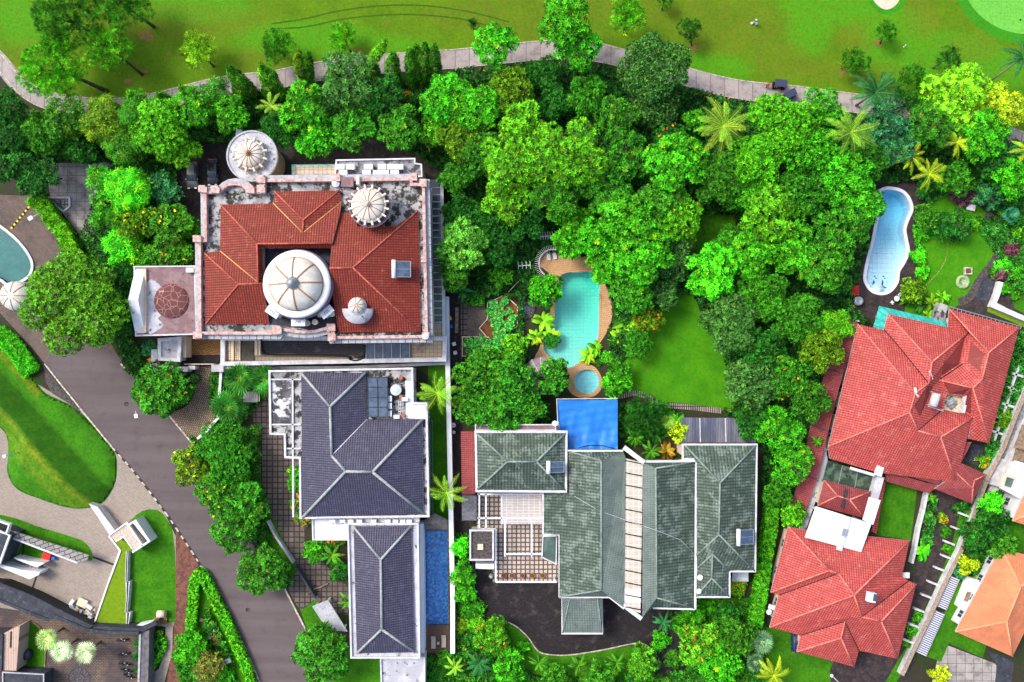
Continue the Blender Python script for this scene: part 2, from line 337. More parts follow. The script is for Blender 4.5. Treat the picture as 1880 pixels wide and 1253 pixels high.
# ------------------------------------------------ the ground
def paint(o, fn):
    me = o.data; at = me.color_attributes.new('paint', 'FLOAT_COLOR', 'POINT'); L = o.location
    for i, v in enumerate(me.vertices):
        x = (v.co.x + L.x) / S + 940; y = 626.5 - (v.co.y + L.y) / S
        at.data[i].color = (*fn(x, y), 0, 1)
def blob(x, y, bs):
    t = 0
    for bx, by, rx, ry in bs:
        d = ((x - bx) / rx) ** 2 + ((y - by) / ry) ** 2; t = max(t, 1 - d if d < 1 else 0)
    return min(1, t * 1.8)
POOLS = {
 'garden': spline('1027,511 1041,501 1062,500 1081,499 1094,506 1101,522 1100,560 1098,616 1086,642 1070,658 1059,669 1043,676 1030,672 1006,653 997,637 1004,615 1016,592 1020,555', 4),
 'round': [(1077 + 23 * math.cos(a * math.pi / 14), 701 + 22.5 * math.sin(a * math.pi / 14)) for a in range(28)],
 'kidney': spline('1622,350 1638,349 1655,354 1666,366 1671,384 1664,402 1658,421 1661,442 1664,461 1657,481 1647,497 1644,517 1633,532 1619,537 1603,533 1593,521 1590,506 1597,471 1603,450 1609,420 1614,392 1612,378 1608,362', 4),
 'lap': P('778,974 822,974 823,1146 781,1147'),
 'pond': spline('-95,400 -40,392 2,419 28,440 47,462 58,484 54,504 38,516 18,522 0,511 -40,495 -95,480', 4),
 'small': P('92,365 127,365 128,379 118,387 105,378'),
}
pw = {k: ccw(WP(v)) for k, v in POOLS.items()}
holes = [offset(p, .04) for p in pw.values()]
sheet('ground', [(-700, -700), (700, -700), (700, 700), (-700, 700)], 0, m_soil, holes)
PATHC = P('-60,70 -15,100 8,124 32,152 62,174 100,188 140,195 190,199 240,196 290,187 340,174 390,162 440,154 500,148 547,138 600,129 640,123 700,118 760,113 830,109 880,104 968,95 1010,92 1060,92 1109,99 1147,109 1215,128 1287,149 1364,166 1464,176 1540,186 1630,198 1690,206 1770,226 1852,250 1940,285')
pc = spline(PATHC, 4, False)
def pathy(x):
    xs = [p[0] for p in pc]; return float(np.interp(x, xs, [p[1] for p in pc]))
xs = [-2600, -1500, -800, -400, -200] + list(range(-60, 1941, 6)) + [2100, 2400, 3000, 4500]
dys = list(range(0, 260, 6)) + [300, 400, 700, 1500, 4000]
b = MB(); rows = [[W(x, pathy(x) - 8 - d) for x in xs] for d in dys]
nx = len(xs); b.v = [(q.x, q.y, .012) for r in rows for q in r]
for j in range(len(dys) - 1):
    for i in range(nx - 1):
        b.f.append((j * nx + i, j * nx + i + 1, (j + 1) * nx + i + 1, (j + 1) * nx + i)); b.m.append(0); b.uv.append(None); b.sm.append(False)
fo = b.build('fairway', m_fair, loc=(0, 0, 0)); fo['kind'] = 'structure'
BR = [(1485, 45, 50, 70), (1640, 60, 70, 60), (1300, 130, 90, 40), (560, 70, 160, 40), (60, 30, 80, 70), (700, 90, 120, 30), (1720, 110, 160, 60), (1530, 5, 120, 50), (360, 15, 120, 35), (1600, 105, 50, 25), (1850, 150, 60, 60)]
DR = [(1340, 50, 130, 60), (1000, 60, 120, 40), (1440, 110, 60, 40), (1570, 75, 40, 35), (1690, 30, 40, 50), (1000, 15, 200, 30), (1560, 130, 120, 25), (330, 40, 200, 40), (660, 105, 60, 25), (60, 110, 60, 45), (1780, 90, 60, 30), (880, 30, 120, 30), (480, 110, 60, 30), (1240, 20, 90, 40)]
paint(fo, lambda x, y: (blob(x, y, BR), blob(x, y, DR) * .5))
b = MB(); b.wallpath(WP(pc), 3.15, 0, .035); b.build('cart_path', m_cart)['kind'] = 'structure'
b = MB(); b.wallpath([q + Vector((0, 1.72, 0)) for q in WP(pc)], .16, 0, .10); b.wallpath([q - Vector((0, 1.72, 0)) for q in WP(pc)], .16, 0, .10)
b.build('path_kerb', m_kerb)['kind'] = 'structure'
for i, t in enumerate(('500,44 560,35 620,21 700,11 780,11 860,22 935,41', '498,53 560,50 640,34 740,27 830,33 890,46 950,62')):
    b = MB(); q = WP(spline(t, 6, False)); b.wallpath(q, .28, 0, .022); b.build('mower_track', grass_mat('worn_grass', (.035, .10, .004), (.05, .13, .005), (.05, .08, .005)))['kind'] = 'structure'
for x, y, rx, ry in ((268, 66, 14, 12), (265, 134, 8, 6), (658, 96, 9, 7), (1273, 88, 11, 7), (1612, 80, 9, 6), (1548, 132, 9, 6), (1146, 58, 6, 4), (310, 98, 4, 3), (236, 150, 10, 5), (712, 40, 3, 3)):
    q = [W(x + rx * math.cos(a) * random.uniform(.7, 1.2), y + ry * math.sin(a) * random.uniform(.7, 1.2)) for a in np.linspace(0, 6.28, 15)[:-1]]
    sheet('bare_patch', q, .020, m_bare)
sheet('bunker', WP(spline('1596,-30 1599,-8 1610,9 1626,18 1642,12 1652,-3 1653,-30', 4)), .03, m_sand)
def disc(cx, cy, r, n=64): return [W(cx + r * math.cos(2 * math.pi * k / n), cy + r * math.sin(2 * math.pi * k / n)) for k in range(n)]
sheet('green_fringe', disc(1885, -62, 143), .02, m_fringe); sheet('putting_green', disc(1885, -62, 125), .035, m_green)
sheet('bunker_lip', WP(spline('1588,-30 1592,-4 1606,18 1626,27 1648,21 1662,2 1664,-30', 4)), .021, m_fringe)

# roads, drives, lawns
sheet('plaza', WP('-200,352 62,360 85,375 103,395 114,435 122,475 180,590 228,672 84,670 60,640 0,575 -60,530 -200,500'), .02, m_cobble, [offset(pw['pond'], .45)])
RW = P('82,668 143,744 212,828 241,860 295,929 326,973 364,1031 408,1108 439,1167 477,1253 500,1320 560,1700'); RE = P('710,1700 655,1330 612,1253 561,1155 514,1064 440,945 357,819 310,762 243,689 226,672 190,640 100,640')
sheet('road', WP(spline(RW, 4, False) + spline(RE, 4, False)), .03, m_asph)
b = MB(); q = WP(spline(RW, 4, False)); b.wallpath(q, .28, 0, .16); b.build('kerb', m_kerb)['kind'] = 'structure'
b = MB()
pts = q; acc = 0; k = 0
for a, c in zip(pts, pts[1:]):
    L = (c - a).length; d = (c - a) / L; s = 0
    while s < L:
        if c.y > -60 and a.y < -20 and int((acc + s) / .85) % 2 == 0: b.bar(a + d * s + Vector((0, 0, .168)), a + d * min(L, s + .42) + Vector((0, 0, .168)), .30, .02)
        s += .42
    acc += L
b.build('kerb_marking', m_dark)['kind'] = 'structure'
for seg in ('222,668 243,689', '310,762 357,819 372,838', '505,1050 514,1064 561,1155'):
    b = MB(); b.wallpath(WP(spline(seg, 5, False)), .3, 0, .15); b.build('kerb', m_kerb)['kind'] = 'structure'
sheet('forecourt', WP('-200,700 60,700 160,760 215,832 243,862 297,931 330,1000 320,1150 -200,1180'), .015, m_beige)
sheet('gully', WP('80,672 120,722 148,755 150,765 128,742 95,722 84,700'), .034, m_rock)
# grass mound with its ridge
def mound():
    poly = WP(spline('-60,600 -20,622 30,662 62,694 84,722 138,749 179,790 210,829 215,862 209,894 188,924 154,934 119,931 72,916 31,898 14,869 15,841 14,808 0,785 -60,740', 4)); b = MB()
    st = 4; X = range(-60, 224, st); Y = range(600, 944, st); idx = {}
    def hz(x, y):
        w_ = W(x, y); dmin = min((Vector((w_.x, w_.y)) - Vector((p.x, p.y))).length for p in poly)
        # distance from ridge line (0,735)->(150,900), positive to the north-east
        d = ((x - 0) * 165 - (y - 735) * 150) / 223.0
        h = 2.8 - (abs(d) * (.050 if d > 0 else .022)); d2 = d - 62
        if d > 40: h = max(h, .75 - abs(d2) * .008)
        return max(.03, min(h, dmin * .55))
    for y in Y:
        for x in X:
            w_ = W(x, y)
            if inside(w_.x, w_.y, poly): idx[x, y] = len(b.v); b.v.append((w_.x, w_.y, hz(x, y)))
    for y in Y:
        for x in X:
            k = [(x, y), (x, y + st), (x + st, y + st), (x + st, y)]
            if all(q in idx for q in k): b.f.append(tuple(idx[q] for q in k)); b.m.append(0); b.uv.append(None); b.sm.append(True)
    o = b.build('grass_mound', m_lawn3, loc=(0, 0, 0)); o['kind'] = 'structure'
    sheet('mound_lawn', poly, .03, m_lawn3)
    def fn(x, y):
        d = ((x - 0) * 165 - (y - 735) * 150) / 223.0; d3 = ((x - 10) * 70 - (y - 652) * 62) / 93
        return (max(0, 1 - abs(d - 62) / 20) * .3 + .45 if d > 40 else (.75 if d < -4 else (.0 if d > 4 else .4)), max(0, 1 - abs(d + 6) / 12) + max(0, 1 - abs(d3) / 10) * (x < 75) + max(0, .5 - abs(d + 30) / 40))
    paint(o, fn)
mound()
sheet('strip_lawn', WP(spline('-80,925 0,945 35,954 70,967 110,979 149,992 165,1006 170,1022 166,1030 150,1022 88,997 17,975 -80,960', 3)), .028, m_lawn)
sheet('corner_lawn', WP('233,962 250,946 262,938 276,935 290,937 300,944 316,969 321,1008 323,1078 322,1142 284,1148 233,1150 233,1012'), .028, m_lawn)
sheet('gravel_strip', WP('323,975 336,985 352,1015 368,1045 352,1060 348,1150 330,1200 348,1253 350,1330 300,1330 306,1253 318,1180 321,1140'), .022, m_redgr)
sheet('verge_lawn', WP('350,1060 366,1040 404,1108 436,1167 474,1253 480,1330 350,1330 330,1260 318,1200 345,1150'), .026, m_lawn)
sheet('courtyard', WP('-100,1100 90,1130 180,1155 275,1165 268,1330 -100,1330'), .024, m_court)
sheet('courtyard_lawn', WP(spline('37,1154 50,1143 66,1149 77,1163 82,1185 81,1222 34,1223 35,1190', 3)), .036, m_lawn)
b = MB(); b.wallpath(WP(spline('40,1149 52,1141 68,1147 79,1161 84,1185 83,1224', 4, False)), .22, 0, .2); b.build('lawn_kerb', m_wood)['kind'] = 'structure'
sheet('mosaic_disc', disc(146, 1246, 21, 40), .034, M('dark_mosaic', (.05, .045, .055), (.12, .10, .11), 3))
b = MB(); c = W(146, 1246)
for r in (2.05, .95): b.lathe((c.x, c.y, 0), [(r - .1, .05), (r, .05)], 36)
for k in range(6):
    a = k * math.pi / 3 + .3; b.bar((c.x + .95 * math.cos(a), c.y + .95 * math.sin(a), .05), (c.x + 2 * math.cos(a), c.y + 2 * math.sin(a), .05), .09, .02)
b.build('mosaic_lines', m_dark)['kind'] = 'structure'
sheet('side_bed', WP('274,1150 300,1150 306,1165 300,1195 290,1230 273,1242'), .026, m_soil)
sheet('side_path', WP('304,1150 318,1145 316,1200 302,1253 300,1330 262,1330 268,1246 292,1228 303,1195'), .030, m_beige)
# gate drive, villa yard
sheet('gate_drive', WP(spline('358,668 398,668 402,700 401,745 398,790 372,812 362,822 340,795 312,762 340,748 356,725 362,700', 3)), .026, m_cobble2)
sheet('inner_drive', WP('335,615 412,615 412,672 335,672'), .022, m_orange)
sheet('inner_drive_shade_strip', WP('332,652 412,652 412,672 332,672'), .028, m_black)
sheet('villa_yard', WP('452,690 560,690 560,1000 600,1040 640,1080 640,1130 590,1120 560,1080 520,1000 490,950 478,900 470,800'), .022, m_stone)
sheet('entry_drive', WP('524,1072 548,1047 580,1098 552,1122 541,1106'), .032, m_stone)
sheet('villa_front_lawn', WP('552,1122 580,1100 590,1130 650,1200 700,1205 700,1330 620,1330 575,1190'), .026, m_lawn)
sheet('side_lawn', WP('786,672 828,672 828,972 786,972'), .024, m_lawn)
sheet('roadside_lawn', WP('470,900 500,950 560,1070 545,1090 520,1060 470,985 440,940'), .026, m_lawn)
sheet('service_yard', WP('322,262 640,262 640,330 440,400 322,400'), .02, m_black)
sheet('rear_yard', WP('500,255 815,255 815,330 500,330'), .026, M('dark_rear_paving', (.05, .04, .035), (.025, .025, .025), .8, c3=(.11, .09, .06), s3=1.2, bump=.03))
sheet('old_yard', WP('84,300 208,298 214,340 205,420 214,464 168,466 148,434 128,408 92,362'), .02, m_conc)
sheet('yard_slab', WP('162,434 212,434 212,462 178,466'), .04, m_slate)
# alley, garden, pool surrounds
sheet('alley', WP('818,520 850,520 850,800 860,960 905,1075 850,1075 826,960 824,800'), .02, m_black)
DK = WP(spline('988,486 990,472 1004,464 1022,466 1052,470 1080,473 1090,492 1108,515 1120,545 1124,572 1120,598 1103,628 1086,650 1072,664 1092,674 1104,692 1105,712 1092,727 1070,731 1050,724 1040,706 1042,690 1028,681 1000,668 984,664 982,655 990,640 996,618 1006,596 1012,560 1018,520 1003,498', 3))
sheet('pool_deck', DK, .03, m_deck, [offset(pw['garden'], .12), offset(pw['round'], .12)])
sheet('big_lawn', WP(spline('1228,540 1250,532 1272,540 1290,585 1320,640 1352,690 1345,752 1290,745 1246,740 1206,736 1170,720 1140,718 1120,690 1150,640 1190,600', 4)), .024, m_lawnb)
sheet('glade_lawn', WP('1250,395 1350,395 1350,470 1250,470'), .024, m_lawn)
b = MB(); q = WP(spline('1124,727 1140,727 1166,722 1187,729 1206,740 1226,745 1246,746 1285,750 1325,755', 6, False)); b.wallpath(q, 1.0, 0, .18)
b.build('stone_edging', paver_mat('edging_stones', (.42, .36, .32), (.34, .28, .25), (.03, .03, .025), .40, 4, .1, 0, 0))['kind'] = 'structure'
sheet('garden_paving', WP('858,561 890,561 895,588 880,603 897,620 856,622'), .024, m_cobble)
sheet('garden_steps_yard', WP('846,545 858,545 858,660 846,660'), .028, m_stone)
sheet('patio', WP('876,905 1000,905 1000,985 1024,985 1024,1070 905,1070 905,972 876,972'), .30, m_terr)
sheet('black_drive', WP(spline('862,1066 940,1062 1040,1060 1100,1085 1150,1085 1205,1110 1243,1150 1262,1185 1262,1265 1200,1265 1207,1222 1193,1190 1168,1182 1103,1192 1040,1201 998,1198 971,1170 937,1147 900,1140 868,1130', 3)), .026, m_black)
sheet('drive_lawn', WP(spline('928,1138 968,1172 996,1200 1040,1204 1103,1195 1168,1185 1191,1192 1204,1222 1190,1240 1120,1250 1050,1248 990,1240 950,1225 935,1180', 3)), .02, m_lawn)
b = MB(); b.wallpath(WP(spline('930,1141 950,1152 970,1171 983,1190 998,1200 1040,1203 1103,1194 1150,1184 1176,1181 1193,1189 1202,1204 1207,1222', 5, False)), .18, 0, .14)
b.wallpath(WP(spline('1235,1146 1246,1152 1256,1166 1263,1186', 5, False)), .18, 0, .14); b.build('drive_kerb', m_kerb)['kind'] = 'structure'
sheet('east_lawn_strip', WP('1280,1098 1400,1098 1400,1200 1290,1140'), .02, m_lawn)
# right-hand gardens
sheet('dark_pool_terrace', WP(spline('1612,318 1660,322 1700,340 1704,380 1700,440 1695,500 1690,560 1650,580 1560,580 1556,520 1580,500 1588,440 1596,360', 3)), .02, m_dbrown, [offset(pw['kidney'], .5)])
sheet('garden_lawn', WP(spline('1692,395 1712,366 1755,360 1800,382 1826,410 1834,440 1818,480 1796,510 1775,545 1762,560 1700,585 1664,590 1664,556 1690,520 1690,450', 4)), .03, m_lawnb)
b = MB(); b.wallpath(WP(spline('1810,392 1832,415 1840,445 1825,480 1800,512 1780,545 1760,556', 5, False)), 1.5, 0, .05); b.build('gravel_path', m_rock)['kind'] = 'structure'
sheet('east_paving', WP('1770,500 1830,505 1880,480 1900,600 1780,575 1740,575 1755,540'), .026, m_dbrown)
sheet('slate_slab', WP('1804,508 1827,517 1812,559 1790,549'), .06, m_slate)
sheet('grass_verge', WP('1816,558 1880,588 1890,605 1812,572'), .035, m_lawn2)
sheet('walled_lawn', WP('1850,520 1960,480 1960,620 1862,566'), .03, m_lawn)
sheet('court_lawn', WP('1620,885 1684,896 1672,992 1606,982'), .03, m_lawn)
sheet('brown_drive', WP(spline('1712,895 1780,905 1772,940 1752,1000 1728,1050 1700,1110 1676,1170 1655,1270 1540,1270 1530,1215 1600,1200 1650,1190 1668,1100 1680,1050 1694,980', 3)), .024, m_dbrown)
sheet('house_lawn', WP('1395,1150 1470,1160 1500,1200 1548,1225 1550,1330 1395,1330'), .022, m_lawn)
sheet('wall_lawn', WP('1765,930 1790,935 1730,1080 1660,1230 1640,1262 1620,1262 1668,1180 1712,1090 1745,1010'), .028, m_lawn)
sheet('strip_lawn', WP('1758,1068 1776,1072 1757,1145 1728,1215 1700,1205'), .026, m_lawn)
sheet('lawn_corner', WP('1757,1142 1815,1172 1804,1208 1740,1180'), .03, m_lawn)
sheet('concrete_yard', WP('1734,1183 1830,1220 1822,1300 1700,1300 1720,1215'), .022, m_conc)
sheet('shaded_lawn', WP('1845,930 1960,960 1960,1030 1850,1010'), .024, m_lawn)
sheet('dark_yard', WP('1812,1195 1862,1215 1845,1330 1825,1330 1829,1222'), .026, m_slate)
sheet('canal_bed', WP('1828,858 1845,830 1878,740 1890,740 1870,820 1832,905 1812,905'), .03, M('grey_gravel', (.30, .30, .31), (.16, .16, .17), 1.5))

# ------------------------------------------------ pools
def pool(key, label, depth, floor, water, coping, cw, ch=.10, loc=None, wl=-.08):
    p = pw[key]; c = sum((Vector((q[0], q[1], 0)) for q in p), Vector()) / len(p)
    t = empty('swimming_pool' if key not in ('pond',) else 'pond', (c.x, c.y, 0), label, 'pool' if key != 'pond' else 'pond')
    po = offset(p, .03); b = MB(); zf = lambda q: -depth(626.5 - q[1] / S)
    for i in range(len(po)):
        a, d = po[i], po[(i + 1) % len(po)]
        b.face([(a[0], a[1], .02), (d[0], d[1], .02), (d[0], d[1], zf(d)), (a[0], a[1], zf(a))])
    lo = min(q[1] for q in p); hi = max(q[1] for q in p); n = 12     # sloping floor in strips
    L = [Vector((q[0], q[1], 0)) for q in po]
    for tri in tessellate_polygon([L]):
        q = [L[i] for i in tri]
        if (q[1] - q[0]).cross(q[2] - q[0]).z < 0: q.reverse()
        b.face([(v.x, v.y, zf(v)) for v in q])
    b.build('basin', floor, t)
    b = MB(); pi = offset(p, -.0); L = [Vector((q[0], q[1], 0)) for q in pi]
    for i in range(len(L)):
        a, d = L[i], L[(i + 1) % len(L)]
        b.face([(a.x, a.y, zf(a) + .02), (d.x, d.y, zf(d) + .02), (d.x, d.y, wl), (a.x, a.y, wl)])
    for tri in tessellate_polygon([L]):
        q = [L[i] for i in tri]
        if (q[1] - q[0]).cross(q[2] - q[0]).z < 0: q.reverse()
        b.face([(v.x, v.y, wl) for v in q]); b.face([(v.x, v.y, zf(v) + .02) for v in q[::-1]])
    b.build('water', water, t)
    b = MB(); b.ringstrip(offset(p, -.02), offset(p, cw), 0, ch); b.build('coping', coping, t)
    return t
lin = lambda y0, d0, y1, d1: (lambda y: d0 + (d1 - d0) * min(1, max(0, (y - y0) / (y1 - y0))))
f_turq = paver_mat('turquoise_pool_tiles', (.50, .84, .78), (.46, .80, .75), (.42, .74, .70), .7, .7, .04, 0, 0, (.4, .75, .7), .2, (.6, .9), .3)
f_pale = paver_mat('pale_pool_tiles', (.84, .91, .94), (.80, .89, .92), (.78, .87, .91), .9, .9, .015, 0, 0, (.7, .82, .88), .2, (.6, .9), .3)
def mosaic():
    n = N('blue_mosaic', .4); v = n.n.new('ShaderNodeTexVoronoi'); v.inputs['Scale'].default_value = 3.0; n.t.links.new(n.pos, v.inputs['Vector'])
    sx = n.n.new('ShaderNodeSeparateColor'); n.t.links.new(v.outputs['Color'], sx.inputs[0])
    col = n.mix(n.ramp(sx.outputs[0], .35, .65), (.012, .14, .42), (.04, .33, .70)); col = n.mix(n.math('MULTIPLY', n.ramp(sx.outputs[1], .75, .85), .6), col, (.25, .6, .85)); return n.out(col)
pg = pool('garden', 'long turquoise garden pool with rounded ends beside the big lawn', lin(500, 2.4, 680, .8), f_turq, water_mat('turquoise_water', (.40, .03, .075)), m_deck, .35)
pr = pool('round', 'small round plunge pool at the foot of the turquoise pool', lin(0, .7, 1, .7), f_turq, water_mat('pale_blue_water', (.55, .09, .01)), m_deck, .5)
pk = pool('kidney', 'pale blue kidney shaped pool with white rim and dark stone surround', lin(365, 3.4, 470, 1.0), f_pale, water_mat('clear_blue_water', (.25, .06, .003)), m_whiter, .55, .14)
pl = pool('lap', 'narrow dark blue mosaic lap pool alongside the slate grey villa', lin(0, 1.2, 1, 1.2), mosaic(), water_mat('deep_blue_water', (.35, .10, .01)), m_stone, .2)
pp = pool('pond', 'murky teal pond with white rim at the paved plaza', lin(0, .9, 1, .9), M('pond_bed', (.035, .14, .14), (.03, .11, .115), .6, c3=(.02, .06, .07), s3=2.5, t3=(.66, .7)), water_mat('murky_water', (.45, .05, .05), .02), m_white, .45, .3)
ps = pool('small', 'tiny dark skylight pool with white frame in the old yard', lin(0, .6, 1, .6), m_glassd, water_mat('dark_water', (.3, .1, .02), .1), m_white, .32, .35)
c = pw['small']; b = MB()
for i, j in (((92, 365), (118, 387)), ): pass
b.bar(W(111, 365, .02), W(111, 382, .02), .12, .05); b.bar(W(119, 365, .02), W(119, 385, .02), .12, .05); b.bar(W(107, 376, .02), W(128, 376, .02), .12, .05); b.bar(W(98, 366, .02), W(119, 386, .02), .12, .05)
b.build('grid', m_metal, ps)
# mosaics of the kidney pool floor, pool steps
for x in (1604, 1620):
    b = MB(); z = -.93
    for poly in ('0,-9 2,-4 1,2 4,5 8,6 6,8 0,7 -5,9 -9,7 -7,5 -4,4 -2,0', '3,-11 6,-12 5,-9'): b.face([W(x + u, 522 + v, z) for u, v in P(poly)][::-1])
    b.face([W(x + u, 521 + v, z) for u, v in P('2,-15 4,-13 2,-12 0,-13')]); b.build('floor_mosaic', M('mosaic_blue', (.01, .08, .25)), pk)
b = MB(); c = W(1614, 533)
for r, z in ((1.3, -.75), (.95, -.55), (.6, -.35)): b.lathe((c.x, c.y, 0), [(0, z), (r, z), (r, z - .2)], 24)
b.build('steps', f_pale, pk)
b = MB(); b.bar(W(1101, 540, .95), W(1096, 540, .95), .08, .08); b.bar(W(1101, 545, .95), W(1096, 545, .95), .08, .08)
for y in (540, 545):
    for x in (1096, 1101): b.tube([W(x, y, -.4), W(x, y, .95)], .04, 6)
b.build('ladder', m_chr, pg)

# ------------------------------------------------ building helpers
def roof(parent, V, F, mat, ridges=(), rmat=None, thick=.28, name='roof', valleys=(), vmat=None, rr=.17, dz=0):
    """V: list of (px,py,z); F: list of index tuples"""
    V = [(v[0], v[1], v[2] + dz) for v in V]; pts = [W(*v) for v in V]; b = MB(); edges = {}
    for f in F:
        q = [pts[i] for i in f]; n = Vector()
        for i in range(len(q)): a, c = q[i], q[(i + 1) % len(q)]; n += Vector(((a.y - c.y) * (a.z + c.z), (a.z - c.z) * (a.x + c.x), (a.x - c.x) * (a.y + c.y)))
        if n.z < 0: q.reverse(); n = -n; f = tuple(reversed(f))
        n.normalize(); u = Vector((0, 0, 1)).cross(n)
        u = Vector((1, 0, 0)) if u.length < .02 else u.normalized(); v = n.cross(u)
        b.face(q, [(p.dot(u), p.dot(v)) for p in q])
        b.face([(p.x, p.y, p.z - thick) for p in reversed(q)], [(0, 0)] * len(q))
        for i in range(len(f)):
            e = (f[i], f[(i + 1) % len(f)]); edges[e] = 1
    for (i, j) in list(edges):
        if (j, i) not in edges:
            a, c = pts[i], pts[j]; b.mi = 1
            b.face([a, (a.x, a.y, a.z - thick), (c.x, c.y, c.z - thick), c]); b.mi = 0
    o = b.build(name, [mat, m_dark if rmat is None else M_fascia.get(rmat.name, m_grey)], parent)
    if ridges:
        grp = [list(ridges)]
        if len(V) == 14: grp = [ridges[:5], ridges[5:]]
        for g in grp:
            b = MB()
            for i, j in g: a, c = pts[i] + Vector((0, 0, .02)), pts[j] + Vector((0, 0, .02)); b.tube([a, c], rr, 8)
            b.build('ridge_tiles', rmat, parent)
    if valleys:
        for i, j in valleys: b = MB(); b.tube([pts[i] + Vector((0, 0, -.02)), pts[j] + Vector((0, 0, -.02))], .11, 6); b.build('valley_gutter', vmat or m_rub, parent)
    return o
M_fascia = {}
WINM = None
def window_mesh():
    global WINM
    if WINM is None:
        b = MB(); b.box((0, -.03, 0), 1.5, .12, 1.3); wf = b.build('window', m_white, loc=(0, 0, 0))
        b = MB(); b.box((-.34, -.05, .12), .58, .14, 1.06); b.box((.34, -.05, .12), .58, .14, 1.06); pn = b.build('pane', m_glassd, loc=(0, 0, 0))
        WINM = (wf.data, pn.data); bpy.data.objects.remove(wf); bpy.data.objects.remove(pn)
    return WINM
def walls(parent, outline, z1, inset=.6, z0=0, mat=None, zt=None, wins=True, name='walls'):
    p = WP(outline, zt if zt is not None else z1); p = offset(p, -inset)
    b = MB(); b.prism(p, z0, z1 - .12); o = b.build(name, mat or m_cream, parent)
    if wins:
        wf, pn = window_mesh(); org = ORG[parent.name]
        for i in range(len(p)):
            a, c = p[i], p[(i + 1) % len(p)]; d = Vector((c[0] - a[0], c[1] - a[1], 0)); L = d.length
            if L < 4: continue
            d /= L; nrm = Vector((d.y, -d.x, 0)); mid = Vector((a[0], a[1], 0)) + d * L / 2
            if nrm.dot(-mid.normalized()) < .25: continue
            k = min(5, int(L / 3.4))
            for s in range(k):
                for zz in ([1.1, 4.3] if z1 > 6.2 else [1.1]):
                    if zz < z0: continue
                    q = Vector((a[0], a[1], 0)) + d * (L * (s + .5) / k); q.z = zz
                    o1 = bpy.data.objects.new('window', wf); COL.objects.link(o1); o1.parent = parent; o1.location = q - org; o1.rotation_euler.z = math.atan2(d.y, d.x)
                    o2 = bpy.data.objects.new('pane', pn); COL.objects.link(o2); o2.parent = o1
    return p
def slab(parent, outline, z1, th, mat, name='flat_roof', par=None, pw_=.35, ph=.5, pmat=None, pname='parapet'):
    q = WP(outline, z1); b = MB(); b.prism(q, z1 - th, z1, True); o = b.build(name, mat, parent)
    if ph and pmat:
        b = MB(); qi = offset(q, -pw_); b.ringstrip(qi, ccw(q) if len(qi) == len(q) else q, z1 - .02, z1 + ph); b.build(pname, pmat, parent)
    return q
def dome(parent, px, py, z, r, hgt, mat, ribs, ribmat, name='dome', base_r=None, ribr=.09):
    c = W(px, py, z); b = MB(); b.lathe((c.x, c.y, z), [(r * math.cos(t), hgt * math.sin(t)) for t in np.linspace(0, math.pi / 2 - .02, 10)] + [(0, hgt)], 40)
    o = b.build(name, mat, parent); b = MB()
    for k in range(ribs):
        a = 2 * math.pi * (k + .25) / ribs
        b.tube([(c.x + (r + .02) * math.cos(t) * math.cos(a), c.y + (r + .02) * math.cos(t) * math.sin(a), z + (hgt + .02) * math.sin(t)) for t in np.linspace(.02, 1.45, 9)], ribr, 5)
    b.build('dome_ribs', ribmat, parent); return c, o
def ringmesh(parent, c, r0, r1, z0, z1, mat, name):
    b = MB(); b.lathe((c.x, c.y, 0), [(r1, z0), (r1, z1), (r0, z1), (r0, z0)], 48, False); return b.build(name, mat, parent)

# ------------------------------------------------ the domed mansion
c0 = W(575, 480, 0)
man = empty('mansion', (c0.x, c0.y, 0), 'big mansion with red clay tile roof, cream ribbed domes and stained flat roofs', 'mansion')
OUT = '369,344 400,344 409,336 420,330 433,328 447,330 458,336 466,344 476,344 476,323 767,320 767,330 789,330 795,629 606,631 603,614 585,619 563,621 542,620 521,616 515,623 360,623 359,434 370,433'
RZ = 12.0
q = WP(OUT, RZ); b = MB(); b.prism(q, RZ - .5, RZ, True); b.build('flat_roof', m_mould, man)
pin = offset(WP(OUT, RZ), -1.0)
p = offset(q, -.5); b = MB(); b.prism(p, 0, RZ - .5); b.build('walls', m_cream, man)
walls(man, OUT, RZ - .6, inset=.46, z0=0, mat=m_cream, zt=RZ, name='wall_band')
b = MB(); b.ringstrip(offset(q, -.75), ccw(q), RZ - .3, RZ + .25); b.build('ledge', m_grey, man)
b = MB(); b.ringstrip(offset(q, -1.25), offset(q, -.75), RZ - .3, RZ + .95); b.build('parapet', m_pink, man)
b = MB()
for x in range(380, 790, 13): b.box(W(x, 627 if x > 606 else 620, RZ + .26), .06, .7, .03)
for y in range(345, 620, 13): b.box(W(791, y, RZ + .26), .7, .06, .03)
b.build('ledge_joints', m_rub, man)
for x, y, s in ((375, 349, 1.1), (398, 350, 1.2), (462, 350, 1.2), (482, 349, 1.2), (482, 331, 1.2), (620, 328, 1.1), (761, 327, 1.1), (778, 338, 1.2), (365, 440, 1.1), (366, 616, 1.2), (511, 607, 1.4), (610, 602, 1.3), (611, 620, 1.2), (783, 617, 1.2), (779, 478, .9)):
    b = MB(); b.box(W(x, y, RZ), s, s, 1.25); b.box(W(x, y, RZ + 1.25), s * .8, s * .8, .12); b.build('parapet_post', m_pink, man)
E = RZ + .45; R = 15.6; R3 = 17.0
V = [(405, 376, E), (472, 448, R), (474, 519, R), (404, 461, E), (375, 465, E), (438, 522, R), (482, 521, R), (377, 596, E), (494, 595, E),      # 0-8
     (502, 374, E), (556, 428, R - .75), (627, 371, E), (624, 391, E + .9), (610, 447, R), (504, 352, E), (623, 350, E), (557, 404, R - .75),      # 9-16
     (610, 456, R - .9), (489, 456, R - .9), (482, 458, R - .9), (483, 519, R - .9)]                                                                 # 17-20
